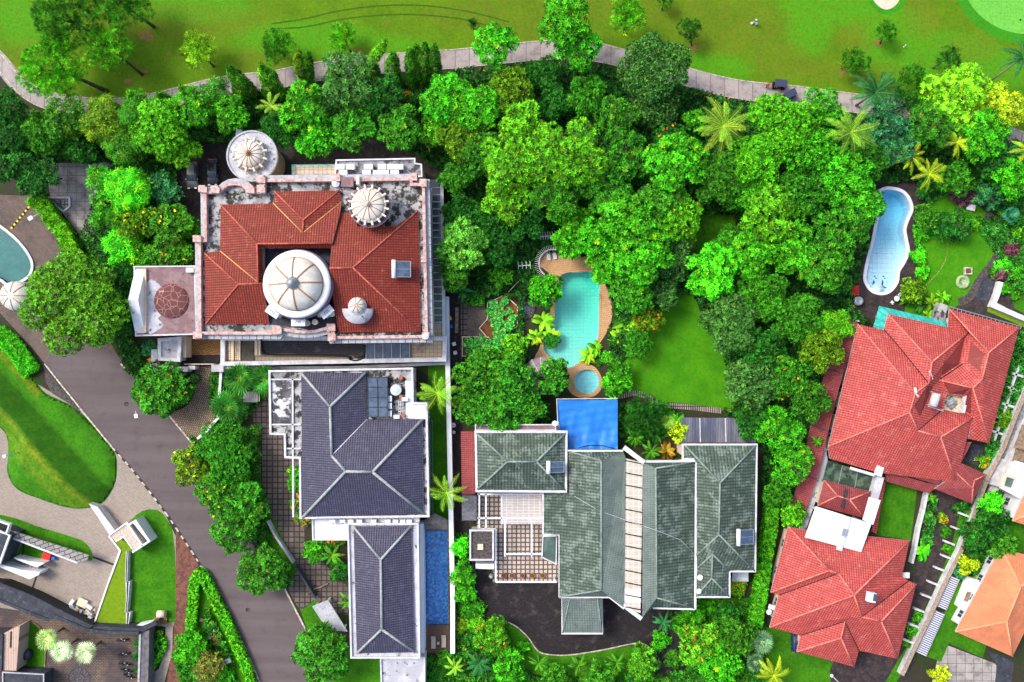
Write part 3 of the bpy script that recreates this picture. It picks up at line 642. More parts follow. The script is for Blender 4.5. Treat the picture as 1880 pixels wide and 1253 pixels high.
F = [(0, 1, 2, 3), (4, 3, 2, 6, 5), (4, 5, 7), (7, 5, 6, 8), (0, 9, 10, 11, 12, 13, 1), (14, 15, 16), (14, 16, 10, 9), (15, 11, 10, 16), (1, 13, 17, 18), (1, 19, 20, 2)]
roof(man, V, F, t_red, [(0, 1), (1, 2), (4, 5), (5, 6), (7, 5), (1, 13), (14, 16), (15, 16), (16, 10)], r_red, valleys=[(3, 2), (9, 10), (11, 10)], vmat=r_yel, rr=.13)
V = [(617, 390, E), (646, 390, E), (656, 416, E + 1.1), (726, 416, E + 1.1), (768, 387, E), (648, 492, R3), (605, 493, R3), (772, 610, E), (621, 611, E), (613, 558, E + 2.2), (608, 457, R3 - 1.6)]
roof(man, V, [(0, 1, 2, 3, 4, 5, 6, 10), (4, 7, 5), (6, 5, 7, 8, 9)], t_red, [(4, 5), (7, 5), (6, 5)], r_red, rr=.13)
# court wall round the big dome and its balcony
b = MB(); b.prism(WP('484,458 606,456 614,558 621,612 494,596 484,520', RZ), RZ, RZ + .06); b.build('dome_court', m_slate, man)
b = MB(); b.box(W(484.5, 488, RZ), .5, 6.0, 2.6); b.build('court_wall', m_cream, man)
c = W(548, 526, 14.0); cx = W(545, 522, 17)
b = MB(); b.lathe((cx.x, cx.y, 0), [(5.45, RZ), (5.45, 15.6), (5.75, 15.7), (5.75, 16.1), (5.55, 16.2), (5.55, 16.6)], 56); b.build('drum', m_plum, man)
b = MB(); b.lathe((cx.x, cx.y, 0), [(5.5, 16.6), (5.55, 17.0), (5.2, 17.25), (4.4, 17.3)], 56); b.build('dome_cornice', m_whiter, man)
b = MB(); b.lathe((cx.x, cx.y, 17.2), [(4.3 * math.cos(t), 2.5 * math.sin(t)) for t in np.linspace(0, 1.55, 12)], 56); b.build('dome', m_dcream, man)
b = MB(); b.lathe((cx.x, cx.y, 17.3), [(4.42, -.1), (4.42, .12), (4.24, .18)], 56)
for k in range(8):
    a = k * math.pi / 4 + .05; b.tube([(cx.x + 4.3 * math.cos(t) * math.cos(a), cx.y + 4.3 * math.cos(t) * math.sin(a), 17.22 + 2.5 * math.sin(t)) for t in np.linspace(.05, 1.4, 10)], .13, 5)
b.build('dome_ribs', m_brown, man)
b = MB(); b.lathe((cx.x, cx.y, 19.55), [(1.0, 0), (1.0, .35), (.85, .45), (.85, .6), (.6, .7), (.55, 1.1), (.3, 1.4), (0, 1.45)], 28); b.build('finial', m_metal, man)
for x, y, rt in ((501, 573, -.6), (548, 592, 0), (600, 573, .7)):
    b = MB(); z = 15.0; cc = W(x, y, z); b.box(cc, 2.3, 1.3, .22, rt); b.box((cc.x, cc.y, RZ), 1.9, 1.0, 3.0, rt); b.build('balcony_canopy', m_whiter, man)
    b = MB()
    for dx in (-.35, 0, .3): b.box((cc.x + dx * math.cos(rt), cc.y + dx * math.sin(rt), z + .22), .1, .45, .02, rt + dx)
    b.build('vent', m_dark, man)
for x, y in ((566, 594), (580, 592), (589, 578), (611, 577)):
    b = MB(); cc = W(x, y, 13); b.tube([(cc.x, cc.y, RZ), (cc.x, cc.y, 13.6)], .35, 10); b.tube([(cc.x, cc.y, 13.6), (cc.x, cc.y, 13.8)], [.5, .5], 10); b.build('column', m_cream, man)
def turret(px, py, z, rs, rd, n, slabmat, drummat, domehgt, ribs):
    c = W(px, py, z); b = MB(); b.lathe((c.x, c.y, 0), [(rs - .9, 0 if z < 13 else RZ), (rs - .9, z - .6), (rs, z - .5), (rs, z), (0, z)], 48); b.build('turret', [drummat], man)
    ringmesh(man, c, 0.01, rs - .02, z, z + .02, slabmat, 'turret_roof')
    ringmesh(man, c, rs - .28, rs, z, z + .22, m_grey if slabmat != m_plum else m_plum, 'turret_kerb')
    b = MB(); b.lathe((c.x, c.y, 0), [(rd + .15, z), (rd + .15, z + .8), (rd + .3, z + .9), (rd + .3, z + 1.1), (rd, z + 1.1)], 40); b.build('turret_drum', m_cream, man)
    b = MB(); b.lathe((c.x, c.y, z + 1.1), [(rd * math.cos(t), domehgt * math.sin(t)) for t in np.linspace(0, 1.55, 10)], 40); b.build('dome', m_dcream, man)
    b = MB()
    for k in range(ribs):
        a = 2 * math.pi * k / ribs; b.tube([(c.x + rd * math.cos(t) * math.cos(a), c.y + rd * math.cos(t) * math.sin(a), z + 1.12 + domehgt * math.sin(t)) for t in np.linspace(.02, 1.4, 8)], .07, 5)
    b.build('dome_ribs', m_brown, man); b = MB()
    for k in range(n):
        a = 2 * math.pi * (k + .5) / n; b.box((c.x + (rd + .42) * math.cos(a), c.y + (rd + .42) * math.sin(a), z + .3), .75, .28, 1.05, a)
    b.build('dome_brackets', m_dcream, man)
    b = MB(); b.lathe((c.x, c.y, z + 1.0 + domehgt), [(.42, 0), (.42, .3), (.25, .45), (.3, .8), (0, 1.1)], 16); b.build('finial', m_brown if ribs == 14 else m_dcream, man)
turret(463, 287, 8.0, 4.45, 2.25, 12, m_mould2, m_cream, 1.1, 14)
turret(679, 379, 16.2, 3.45, 2.55, 16, m_plum, m_cream, 1.0, 13)
b = MB(); c = W(656, 567, 15.0); b.lathe((c.x, c.y, 0), [(2.5, 13.0), (2.5, 15.0), (0, 15.02)], 40, True, math.pi, 2 * math.pi); b.lathe((c.x, c.y + .4, 0), [(1.5, 14), (1.5, 15.1), (0, 15.1)], 24); b.build('dormer_base', m_mould2, man)
dome(man, 656, 561, 15.1, 1.3, .9, m_dcream, 8, m_brown, 'small_dome', ribr=.06)
b = MB(); b.box(W(640, 337, RZ), 2.0, 1.6, 1.2); b.build('lift_box', m_purple, man); b = MB(); b.box(W(660, 334, RZ), .5, 1.5, 1.6); b.build('vent_wall', m_whiter, man)
# terraces round the mansion
slab(man, '617,294 763,291 763,300 775,302 776,326 614,328', 9.0, .4, M('grey_mould', (.30, .30, .33), (.20, .20, .22), .5, c3=(.05, .05, .05), s3=.8, t3=(.5, .6)), 'service_roof', pmat=m_white, ph=.35, pw_=.25, pname='service_parapet'); walls(man, '617,294 763,291 763,300 775,302 776,326 614,328', 8.7, .3, wins=False, name='service_walls')
slab(man, '536,303 617,302 617,322 536,323', 5.0, .4, paver_mat('cream_tiles', (.62, .52, .42), (.58, .48, .38), (.3, .24, .18), .8, .8, .04, 0, 0), 'north_terrace'); walls(man, '536,303 617,302 617,324 536,324', 4.7, .2, wins=False, name='terrace_walls')
b = MB(); pts = WP('536,323 536,303 617,302', 5.9)
for a, d in zip(pts, pts[1:]): b.bar(a, d, .08, .06); b.bar(a - Vector((0, 0, .4)), d - Vector((0, 0, .4)), .05, .05)
for p_ in WP('536,323 536,313 536,303 552,303 568,302 584,302 600,302 617,302', 5.9): b.tube([p_ - Vector((0, 0, .9)), p_], .04, 5)
b.build('railing', m_teal, man)
slab(man, '408,618 822,618 820,664 408,672', 4.0, .4, paver_mat('podium_tiles', (.50, .40, .28), (.46, .36, .25), (.2, .15, .1), .7, .7, .03, 0, 0), 'podium', pmat=m_white, ph=.9, pw_=.75, pname='podium_parapet'); walls(man, '408,618 822,618 820,664 408,672', 3.7, .1, wins=False, mat=m_white, name='podium_walls')
slab(man, '786,330 812,330 816,625 790,625', 4.0, .4, m_glassd, 'side_gallery'); walls(man, '786,330 812,330 816,625 790,625', 3.7, .05, wins=False, mat=m_white, name='gallery_walls')
b = MB(); b.bar(W(811, 332, 4.5), W(816, 664, 4.5), .55, .6); b.bar(W(792, 345, 4.35), W(793, 594, 4.35), .3, .4)
for y in range(345, 600, 13): b.bar(W(793, y, 4.3), W(812, y, 4.3), .14, .3)
b.build('gallery_beams', m_white, man)
b = MB(); b.prism(WP('792,490 811,490 813,592 793,592', 4.1), 4.02, 4.1); b.prism(WP('792,430 811,430 811,486 792,486', 4.1), 4.02, 4.1); b.build('gallery_glass', m_glassg, man)
b = MB(); b.prism(WP('792,594 814,594 816,660 756,662 756,626 795,626', 4.1), 4.02, 4.1); b.build('corner_terrace', paver_mat('tan_tiles', (.60, .46, .30), (.56, .42, .27), (.3, .2, .12), .7, .7, .03, 0, 0), man)
dkt = paver_mat('dark_scale_tiles', (.075, .065, .075), (.05, .045, .055), (.02, .02, .02), .35, .3, .04, 0, .5, (.22, .19, .20), .4, (.55, .75), .6)
b = MB(); b.prism(WP(spline('481,618 600,618 600,630 660,632 668,640 666,652 652,658 640,652 560,651 530,648 492,648 482,642', 3), 4.7), 4.0, 4.7); b.build('porch_roof', dkt, man)
b = MB(); b.wallpath(WP(spline('480,620 482,644 492,651 550,652 632,654 642,660 654,662 667,656 670,634', 4, False), 4.9), .28, 4.0, 4.95); b.build('porch_kerb', m_rub, man)
b = MB(); b.prism(WP('672,631 752,631 752,660 672,660', 4.6), 4.0, 4.6); b.build('glass_canopy', m_glassb, man)
for x in (672, 688, 703, 719, 735, 752): b = MB(); b.bar(W(x, 631, 4.75), W(x, 660, 4.75), .12, .15); b.build('canopy_bar', m_metal, man)
lat = paver_mat('lattice', (.30, .22, .14), (.26, .19, .12), (.85, .66, .42), .35, .35, .06, 0, 0)
for x0, x1, mt in ((418, 424, lat), (424, 429, m_cream), (429, 438, lat), (438, 441, m_cream), (441, 466, paver_mat('slat_floor', (.10, .08, .06), (.08, .07, .05), (.22, .18, .12), .25, .4, .03, 0, 0))):
    b = MB(); z = 4.5 if mt is m_cream else 4.25; b.prism(WP([(x0, 624), (x1, 624), (x1, 662), (x0, 662)], z), 4.0, z); b.build('pergola_bay', mt, man)
b = MB(); b.bar(W(470, 626, 5.2), W(470, 652, 5.2), .5, 1.2); b.bar(W(476, 626, 5.4), W(476, 652, 5.4), .3, 1.4); b.build('stair_wall', m_cream, man)
# west porch (porte cochere) with a triangular gable
slab(man, '246,489 359,488 363,615 249,618', 8.0, .5, m_purple, 'porch_flat_roof', pmat=m_white, ph=.22, pw_=.25, pname='porch_parapet')
for x, y in ((258, 500), (258, 606), (352, 500), (352, 606), (258, 552), (305, 500), (305, 606)):
    b = MB(); c = W(x, y, 7.5); b.tube([(c.x, c.y, 0), (c.x, c.y, 7.5)], [.5, .42], 14); b.build('column', m_cream, man)
b = MB(); b.prism(WP(spline('270,520 292,522 300,545 288,560 300,575 290,585 300,596 290,606 270,608', 3), 8.0), 8.0, 8.012); b.build('roof_patch', m_mould2, man)
c = W(315, 553, 8); b = MB(); b.lathe((c.x, c.y, 8), [(3.05, .01), (3.0, .14), (2.2, .38), (1.1, .52), (0, .56)], 40)
n = N('cracked_disc', .8); v = n.n.new('ShaderNodeTexVoronoi'); v.feature = 'DISTANCE_TO_EDGE'; v.inputs['Scale'].default_value = .9; n.t.links.new(n.pos, v.inputs['Vector'])
b.build('low_dome', n.out(n.mix(n.ramp(v.outputs['Distance'], .012, .03), (.42, .25, .22), (.13, .045, .045))), man)
b = MB(); z = 8.0; a1, a2 = W(258, 494, z), W(258, 612, z); ap = W(258, 552, z); hh = 2.7
for dx in (0,):
    f = [Vector((a1.x - .9, a1.y, z)), Vector((a2.x - .9, a2.y, z)), Vector((ap.x - .9, ap.y, z + hh))]; g = [p_ + Vector((1.7, 0, 0)) for p_ in f]
    b.face(f); b.face(g[::-1]); b.face([f[0], f[2], g[2], g[0]]); b.face([f[2], f[1], g[1], g[2]])
b.build('gable', m_whiter, man)
b = MB(); b.prism(WP('262,494 270,494 270,611 262,611', 8.02), 8.0, 8.5); b.build('gable_step', m_cream, man)
# grey north-west link
b = MB(); b.prism(WP('433,238 444,238 444,252 433,252', 5), 4.6, 5.0); b.prism(WP('433,240 444,240 444,252 433,252', 4.6), 0, 4.6); b.build('gate_lodge', m_whiter, man)

# ------------------------------------------------ slate-roofed villa
c0 = W(660, 900); vil = empty('villa', (c0.x, c0.y, 0), 'white villa with slate grey hipped tile roofs and pale grey ridges', 'villa')
E = 7.3; V = [(553, 685, E), (671, 685, E), (606, 747, 10.2), (609, 837, 10.2), (635, 866, 11.7), (684, 867, 11.7), (674, 770, E), (776, 770, E), (778, 944, E), (555, 951, E)]
roof(vil, V, [(0, 1, 2), (0, 2, 3, 4, 9), (1, 6, 3, 2), (6, 7, 5, 4, 3), (7, 8, 5), (9, 4, 5, 8)], t_grey, [(0, 2), (1, 2), (2, 3), (3, 4), (4, 5), (4, 9), (5, 8), (5, 7)], r_grey, valleys=[(6, 3)], vmat=m_white, rr=.24)
OUTV = '494,680 759,675 760,739 785,739 789,949 551,952 550,842 523,841 522,799 496,798'
walls(vil, OUTV, 6.5, .3, mat=m_whiter); slab(vil, OUTV, 6.9, .4, m_mould, pmat=m_white, ph=.45, pw_=.35)
b = MB(); b.bar(W(537, 695, 7.2), W(538, 950, 7.2), .28, .4); b.bar(W(497, 697, 7.2), W(552, 697, 7.2), .25, .4); b.bar(W(497, 780, 7.2), W(552, 780, 7.2), .25, .4); b.bar(W(524, 824, 7.2), W(552, 824, 7.2), .25, .4); b.build('roof_upstand', m_white, vil)
b = MB(); b.prism(WP('499,699 535,699 535,778 500,778', 6.95), 6.9, 6.95); b.build('mould_panel', M('heavy_mould', (.05, .05, .055), (.13, .13, .14), .5, c3=(.55, .55, .56), s3=.35, t3=(.52, .57)), vil)
b = MB(); b.prism(WP('674,693 711,693 712,766 676,766', 8.1), 7.0, 8.1); b.build('skylight', m_glassb, vil)
b = MB()
for x in (674, 692.5, 711): b.bar(W(x, 693, 8.25), W(x + 1, 766, 8.25), .12, .15)
for y in (693, 711, 730, 748, 766): b.bar(W(674, y, 8.25), W(712, y, 8.25), .12, .15)
b.build('skylight_frame', m_slate, vil)
b = MB(); b.prism(WP('744,700 756,700 757,737 780,742 783,770 745,768', 6.96), 6.9, 6.96); b.build('clean_roof_panel', m_whiter, vil)
OV2 = '638,960 769,960 772,1208 644,1208'
walls(vil, OV2, 5.7, .3, mat=m_whiter); slab(vil, OV2, 6.1, .4, m_mould2, pmat=m_white, ph=.4, pw_=.3)
V = [(649, 967, 6.5), (755, 966, 6.5), (699, 1028, 9.0), (701, 1156, 9.0), (762, 1198, 6.5), (655, 1200, 6.5)]
roof(vil, V, [(0, 1, 2), (1, 4, 3, 2), (4, 5, 3), (5, 0, 2, 3)], t_grey, [(0, 2), (1, 2), (2, 3), (3, 4), (3, 5)], r_grey, rr=.22)
slab(vil, '573,952 640,952 640,992 574,992', 5.0, .4, m_whiter, 'annex_roof', pmat=m_white, ph=.3, pw_=.25, pname='annex_parapet'); walls(vil, '573,952 640,952 640,992 574,992', 4.7, .2, mat=m_whiter, wins=False)
slab(vil, '698,1207 781,1205 781,1275 700,1275', 4.4, .4, m_mould2, 'south_roof', pmat=m_white, ph=.35, pw_=.25, pname='south_parapet'); walls(vil, '698,1209 781,1207 781,1275 700,1275', 4.1, .2, mat=m_whiter, wins=False)
slab(vil, '640,950 770,950 770,962 640,962', 5.6, .3, m_white, 'link_roof')
b = MB(); b.prism(WP('770,962 777,962 779,1200 772,1200', 3.2), 0, 3.2); b.build('side_wall', m_whiter, vil)
b = MB()
for x in (789, 794): b.bar(W(x, 772, 2.6), W(x + 1, 948, 2.6), .1, .1)
for y in range(772, 950, 16): b.bar(W(789, y, 2.6), W(794, y, 2.6), .08, .08)
b.prism(WP('788,772 790,772 791,948 789,948', 2.5), 0, 2.5); b.build('glass_screen', m_glassg, vil)
V = [(774, 973, 1.2), (822, 973, 1.2), (822, 955, 2.0), (798, 943, 2.6), (776, 958, 2.0)]
b = MB(); cc = [W(*v) for v in V]
for i in range(4): b.face([cc[i], cc[i + 1], W(798, 960, 2.8)])
b.face([cc[4], cc[0], W(798, 960, 2.8)]); b.build('pool_pavilion_roof', M('shingle', (.22, .19, .18), (.15, .13, .12), 2), vil)
b = MB(); b.prism(WP('776,958 798,945 821,956 821,972 776,972', .9), 0, 1.15); b.build('pavilion_base', m_wood, vil)
sheet('timber_deck', WP('776,1150 824,1148 826,1198 778,1200'), .06, m_wood2)

# ------------------------------------------------ green tiled house
c0 = W(1120, 960); gh = empty('green_roofed_house', (c0.x, c0.y, 0), 'long low house with several mossy grey-green tiled roofs and a glazed spine', 'house')
E = 7.0
V = [(875, 796, E), (1038, 796, E), (1037, 900, E), (876, 899, E), (932, 848, 9.8), (985, 848, 9.8)]
roof(gh, V, [(0, 1, 5, 4), (1, 2, 5), (2, 3, 4, 5), (3, 0, 4)], t_green, [(0, 4), (1, 5), (2, 5), (3, 4), (4, 5)], r_green, rr=.18)
O1 = '871,791 1042,791 1041,905 873,904'; walls(gh, O1, 6.5, .5)
q = WP(O1, 7.0); b = MB(); b.ringstrip(offset(q, -.4), ccw(q), 6.6, 7.05); b.build('gutter', m_white, gh)
slab(gh, '872,779 1021,779 1021,791 872,791', 6.0, .3, m_purple, 'rear_strip_roof', pmat=m_white, ph=.3, pw_=.2, pname='rear_parapet')
V = [(1044, 829, 6.8), (1144, 829, 8.2), (1149, 842, 9.3), (1146, 1117, 9.3), (1118, 1096, 7.2), (1027, 1096, 6.2), (1027, 982, 6.2), (997, 982, 5.6), (997, 906, 5.6), (1042, 906, 6.3), (1104, 846, 10.0), (1104, 1084, 10.0)]
roof(gh, V, [(0, 10, 1), (0, 9, 8, 7, 6, 5, 11, 10)], t_green, (), r_green); roof(gh, V, [(1, 2, 3, 4, 11, 10), (4, 5, 11)], t_greenp, [(0, 10), (10, 11), (5, 11)], r_green, rr=.15)
walls(gh, '1044,829 1144,829 1149,842 1146,1112 1118,1096 1027,1096 1027,982 997,982 997,906 1042,906', 5.4, .4, zt=6.2)
b = MB()
pts = [W(997, 906, 5.7), W(997, 982, 5.7), W(1027, 982, 6.1), W(1027, 1097, 6.1), W(1119, 1097, 7.2), W(1146, 1118, 9.2)]
for a, d in zip(pts, pts[1:]): b.bar(a, d, .3, .3)
pts = [W(1042, 828, 6.9), W(1144, 828, 8.3)]; b.bar(*pts, .3, .3)
b.bar(W(1146, 822, 9.3), W(1183, 850, 9.4), .8, .5); b.bar(W(1144, 1111, 9.3), W(1178, 1137, 9.4), .7, .5); b.build('white_fascia', m_white, gh)
b = MB(); b.prism(WP('1149,842 1180,850 1176,1126 1146,1117', 9.2), 8.9, 9.2); b.build('skylight', paver_mat('spine_glazing', (.60, .52, .42), (.54, .47, .38), (.82, .80, .76), .95, .95, .06, 0, 0, (.4, .33, .25), .3, (.5, .8), .5, rough=.3), gh)
b = MB()
for k in range(13): y = 846 + k * 22.4; b.bar(W(1148, y, 9.36), W(1179, y + 6, 9.36), .16, .16)
b.build('skylight_bars', m_rub, gh)
b = MB(); b.prism(WP('1147,1081 1176,1083 1176,1108 1147,1106', 9.25), 9.2, 9.25); b.build('new_glazing_panel', m_whiter, gh)
V = [(1180, 850, 9.2), (1277, 849, 6.8), (1275, 1117, 6.8), (1199, 1115, 8.0), (1180, 1133, 9.2), (1204, 860, 10.0), (1206, 1098, 10.0)]
roof(gh, V, [(0, 5, 6, 4), (4, 3, 6)], t_greenp, (), r_green); roof(gh, V, [(0, 1, 5), (1, 2, 6, 5), (2, 3, 6)], t_green, [(1, 5), (5, 6), (2, 6)], r_green, rr=.15)
walls(gh, '1180,850 1277,849 1275,1117 1199,1115 1180,1128', 6.4, .4, zt=6.8)
b = MB(); b.bar(W(1182, 848, 9.2), W(1278, 847, 6.95), .35, .35); b.bar(W(1278.5, 847, 6.95), W(1276.5, 1119, 6.95), .35, .35); b.bar(W(1276, 1119, 6.95), W(1199, 1117, 7.0), .3, .35); b.build('east_gutter', m_whiter, gh)
V = [(1258, 818, 7), (1388, 818, 7), (1385, 1048, 7), (1339, 1048, 7), (1338, 1095, 7), (1278, 1095, 7), (1279, 1020, 7.2), (1322, 887, 10.4), (1320, 982, 10.4), (1308, 1018, 8.9), (1307, 1062, 8.6), (1280, 1044, 7.1), (1279, 850, 7.0), (1258, 845, 6.9)]
roof(gh, V, [(0, 1, 7), (1, 2, 8, 7), (2, 3, 9, 11, 6, 8), (13, 0, 7, 8, 6, 12), (3, 4, 10, 9), (4, 5, 10), (5, 11, 9, 10)], t_green, [(0, 7), (1, 7), (7, 8), (8, 2), (8, 6), (9, 10), (10, 4), (10, 5), (9, 3), (9, 11)], r_green, rr=.15)
O4 = '1252,815 1391,815 1388,1051 1341,1051 1341,1098 1277,1098 1277,845 1252,845'; walls(gh, O4, 6.4, .5, zt=7)
q = WP(O4, 7.0); b = MB(); b.ringstrip(offset(q, -.3), ccw(q), 6.7, 7.04); b.build('gutter', m_white, gh)
V = [(1032, 1098, 5.6), (1106, 1098, 5.6), (1105, 1162, 4.2), (1033, 1162, 4.2), (1046, 1099, 5.9), (1097, 1099, 5.9), (1100, 1150, 4.6)]
roof(gh, V, [(4, 5, 2, 3), (0, 4, 3), (5, 1, 2)], t_greenp, [(4, 3), (4, 5), (5, 2)], r_green, rr=.12)
q = WP('1031,1096 1107,1096 1107,1165 1031,1165', 4.25); b = MB(); b.ringstrip(offset(q, -.3), ccw(q), 3.95, 4.3); b.build('porch_gutter', m_white, gh)
for x, y in ((1035, 1160), (1102, 1160), (1035, 1104), (1102, 1104)): b = MB(); c = W(x, y, 4); b.box((c.x, c.y, 0), .4, .4, 4.0); b.build('post', m_cream, gh)
b = MB(); b.prism(WP('996,984 1023,984 1021,1038 994,1024', 3.2), 0, 3.2); b.build('glass_box', m_glassg, gh)
b = MB(); q = WP('996,984 1023,984 1022,1038 994,1024', 3.4); b.ringstrip(offset(q, -.2), ccw(q), 3.0, 3.4); b.build('glass_box_frame', m_white, gh)
b = MB(); b.prism(WP('1345,1051 1374,1051 1374,1068 1344,1068', 3.2), 2.9, 3.2); b.build('glass_porch', M('porch_glass', (.5, .55, .55), (.4, .45, .45), 2, rough=.3), gh)
for x in (1347, 1372): b = MB(); c = W(x, 1065, 2.9); b.box((c.x, c.y, 0), .15, .15, 2.9); b.build('post', m_white, gh)
# patio pergola
per = empty('pergola', (*W(950, 980).xy, .3), 'white beam pergola with a glazed bay over the checkered patio', 'pergola'); ORG[per.name] = Vector((*W(950, 980).xy, .3))
b = MB(); z = 3.0
for s in ('877,908 996,908', '877,952 996,952', '880,907 880,972', '892,907 892,972', '927,952 927,1022', '976,952 976,1022', '927,1018 1020,1018', '877,972 910,972', '910,972 910,1068', '910,1069 1022,1069', '921,908 921,963'):
    a, d = P(s); b.bar(W(*a, z), W(*d, z), .28, .25)
b.build('beams', m_whiter, per)
b = MB(); b.prism(WP('921,909 995,909 995,963 921,963', 2.95), 2.87, 2.93); b.build('glazed_bay', paver_mat('bay_glazing', (.52, .47, .45), (.46, .42, .40), (.80, .76, .74), 1.0, .5, .05, 0, 0, (.35, .3, .28), .4, (.5, .8), .5, rough=.3), per)
for x, y in ((880, 910), (880, 970), (927, 1018), (976, 1018), (993, 910), (910, 1066), (1018, 1066)): b = MB(); c = W(x, y, 2.75); b.box((c.x, c.y, 0), .22, .22, 2.75); b.build('post', m_whiter, per)
kit = empty('store', (*W(885, 1000).xy, 0), 'small dark flat-roofed store with white rim beside the checkered patio', 'outbuilding')
slab(kit, '862,972 907,972 907,1029 862,1029', 3.2, .3, m_rock, pmat=m_white, ph=.35, pw_=.3); walls(kit, '863,972 907,972 907,1029 862,1029', 2.9, .2, wins=False, mat=m_white)
b = MB(); b.box(W(882, 1004, 3.2), 1.0, 1.0, .3); b.build('hatch', m_cream, kit)
b = MB(); b.bar(W(873, 1040, 2.2), W(907, 1041, 2.2), .9, 2.2); b.build('south_wall', m_whiter, kit)
sh = empty('tiled_lean_to', (*W(859, 850).xy, 0), 'narrow lean-to with dark red clay tiles on the west side of the green house', 'lean-to')
roof(sh, [(846, 792, 2.6), (870, 792, 3.4), (872, 908, 3.4), (848, 908, 2.6)], [(0, 1, 2, 3)], t_dpink); walls(sh, '848,794 870,794 871,906 849,906', 2.4, .2, wins=False, zt=2.6)
sh = empty('timber_lean_to', (*W(862, 932).xy, 0), 'small lean-to with grey board roof below the red tiled strip', 'lean-to')
roof(sh, [(848, 910, 2.6), (875, 910, 2.9), (875, 956, 2.9), (848, 956, 2.6)], [(0, 1, 2, 3)], M('grey_boards', (.16, .16, .18), (.10, .10, .12), 2)); walls(sh, '850,912 874,912 874,954 850,954', 2.4, .2, wins=False, zt=2.6)
sh = empty('metal_shed', (*W(1320, 790).xy, 0), 'open shed roofed with dark blue-grey metal sheets north of the green house', 'shed')
n = N('seamed_metal', .45, .5); n.b.inputs['Metallic'].default_value = .3
sp = n.n.new('ShaderNodeSeparateXYZ'); n.t.links.new(n.pos, sp.inputs[0]); fx = n.math('FRACT', n.math('MULTIPLY', sp.outputs[0], 2.2))
m_seam = n.out(n.mix(n.ramp(fx, .0, .18), (.03, .03, .04), n.mix(n.ramp(n.noise(.5, 6, .7, n.vec(scale=(1, .15, 1))), .4, .65), (.10, .11, .16), (.24, .24, .28))))
roof(sh, [(1250, 767, 4.2), (1387, 768, 4.2), (1388, 813, 3.8), (1252, 813, 3.8)], [(0, 1, 2, 3)], m_seam, thick=.12)
for x, y in ((1256, 771), (1300, 771), (1345, 771), (1383, 772), (1256, 809), (1300, 809), (1345, 809), (1383, 809)): b = MB(); c = W(x, y, 3.7); b.box((c.x, c.y, 0), .15, .15, 3.75); b.build('post', m_metal, sh)
b = MB(); b.bar(W(1285, 768, 4.3), W(1286, 812, 4.0), .15, .1); b.bar(W(1332, 768, 4.3), W(1333, 812, 4.0), .15, .1); b.build('seam_caps', m_white, sh)
# blue tarpaulin shelter
tp = empty('tarpaulin_shelter', (*W(1080, 780).xy, 0), 'creased bright blue tarpaulin stretched over a frame beside the green house', 'tarpaulin')
b = MB(); nx_, ny_ = 34, 30; g = {}
random.seed(4)
for j in range(ny_ + 1):
    for i in range(nx_ + 1):
        u, v = i / nx_, j / ny_; x = 1024 + u * 110; y = 735 + v * 90
        z = 4.6 - .35 * math.sin(math.pi * v) + .13 * abs(math.sin(u * 13 + 1.5 * math.sin(v * 3))) * v * v * 2 + .05 * math.sin(u * 41 + v * 9) * v + .03 * math.sin(v * 37 + u * 8) - .25 * math.exp(-((u - .25) ** 2 + (v - .7) ** 2) * 40) - .3 * math.exp(-((u - .72) ** 2 * 60 + (v - .72) ** 2 * 12))
        g[i, j] = W(x, y, z)
for j in range(ny_):
    for i in range(nx_):
        if i < nx_ * .16 and j > ny_ * .66: continue
        b.face([g[i, j + 1], g[i + 1, j + 1], g[i + 1, j], g[i, j]], smooth=True)
b.build('tarpaulin', m_tarp, tp)
b = MB(); b.bar(W(1021, 733, 4.7), W(1134, 732, 4.7), .12, .12); b.bar(W(1022, 733, 4.75), W(1025, 800, 4.75), .12, .12); b.tube([W(1024, 772, 5), W(1030, 800, 5)], .06, 5); b.build('frame', m_white, tp)
for x, y in ((1023, 735), (1132, 735), (1133, 822), (1046, 822)): b = MB(); c = W(x, y, 4.4); b.tube([(c.x, c.y, 0), (c.x, c.y, 4.45)], .07, 8); b.build('pole', m_metal, tp)
b = MB(); b.tube([W(1058, 824, 4.75), W(1080, 818, 4.8), W(1105, 818, 4.8), W(1128, 824, 4.75)], .06, 6); b.build('rope', m_rub, tp)

# ------------------------------------------------ pink-red tiled house (north-east)
c0 = W(1700, 740); ph_ = empty('red_roofed_house', (c0.x, c0.y, 0), 'large house with faded pink-red tile roof, small light well and teal side roof', 'house')
e = 7.0
V = {'p1': (1575, 596, e), 'p2': (1623, 606, e), 'v1': (1643, 628, 8.0), 'v2': (1705, 704, 11.3), 'p3': (1680, 722, 12.0), 'p4': (1670, 758, 12.0), 'p5': (1521, 820, e), 'p6': (1523, 842, 6.4),
     'n1': (1630, 577, e), 'n2': (1779, 610, e), 'n3': (1711, 665, 11.3), 'q': (1767, 669, 8.3), 'c1': (1724, 698, 8.6), 'k1': (1738, 724, 8.2), 'k2': (1773, 728, 8.2), 'k3': (1767, 760, 7.9), 'k4': (1731, 752, 8.0),
     'e1': (1743, 568, e), 'e2': (1871, 602, e), 'e3': (1815, 648, 10.4), 'e4': (1803, 697, 10.4), 'e5': (1786, 713, 10.6), 'e6': (1816, 814, e), 'e7': (1778, 806, 7.0), 'n4': (1740, 601, e),
     's1': (1685, 791, 10.9), 's2': (1727, 803, 10.9), 's3': (1755, 886, 6.6), 's4': (1785, 768, 7.6), 's5': (1610, 868, 6.4), 'm1': (1700, 760, 9.0)}
K = list(V); ix = {k: i for i, k in enumerate(K)}; VL = [V[k] for k in K]
def FF(s): return [tuple(ix[k] for k in f.split()) for f in s.split(',')]
def EE(s): return [tuple(ix[k] for k in f.split('-')) for f in s.split()]
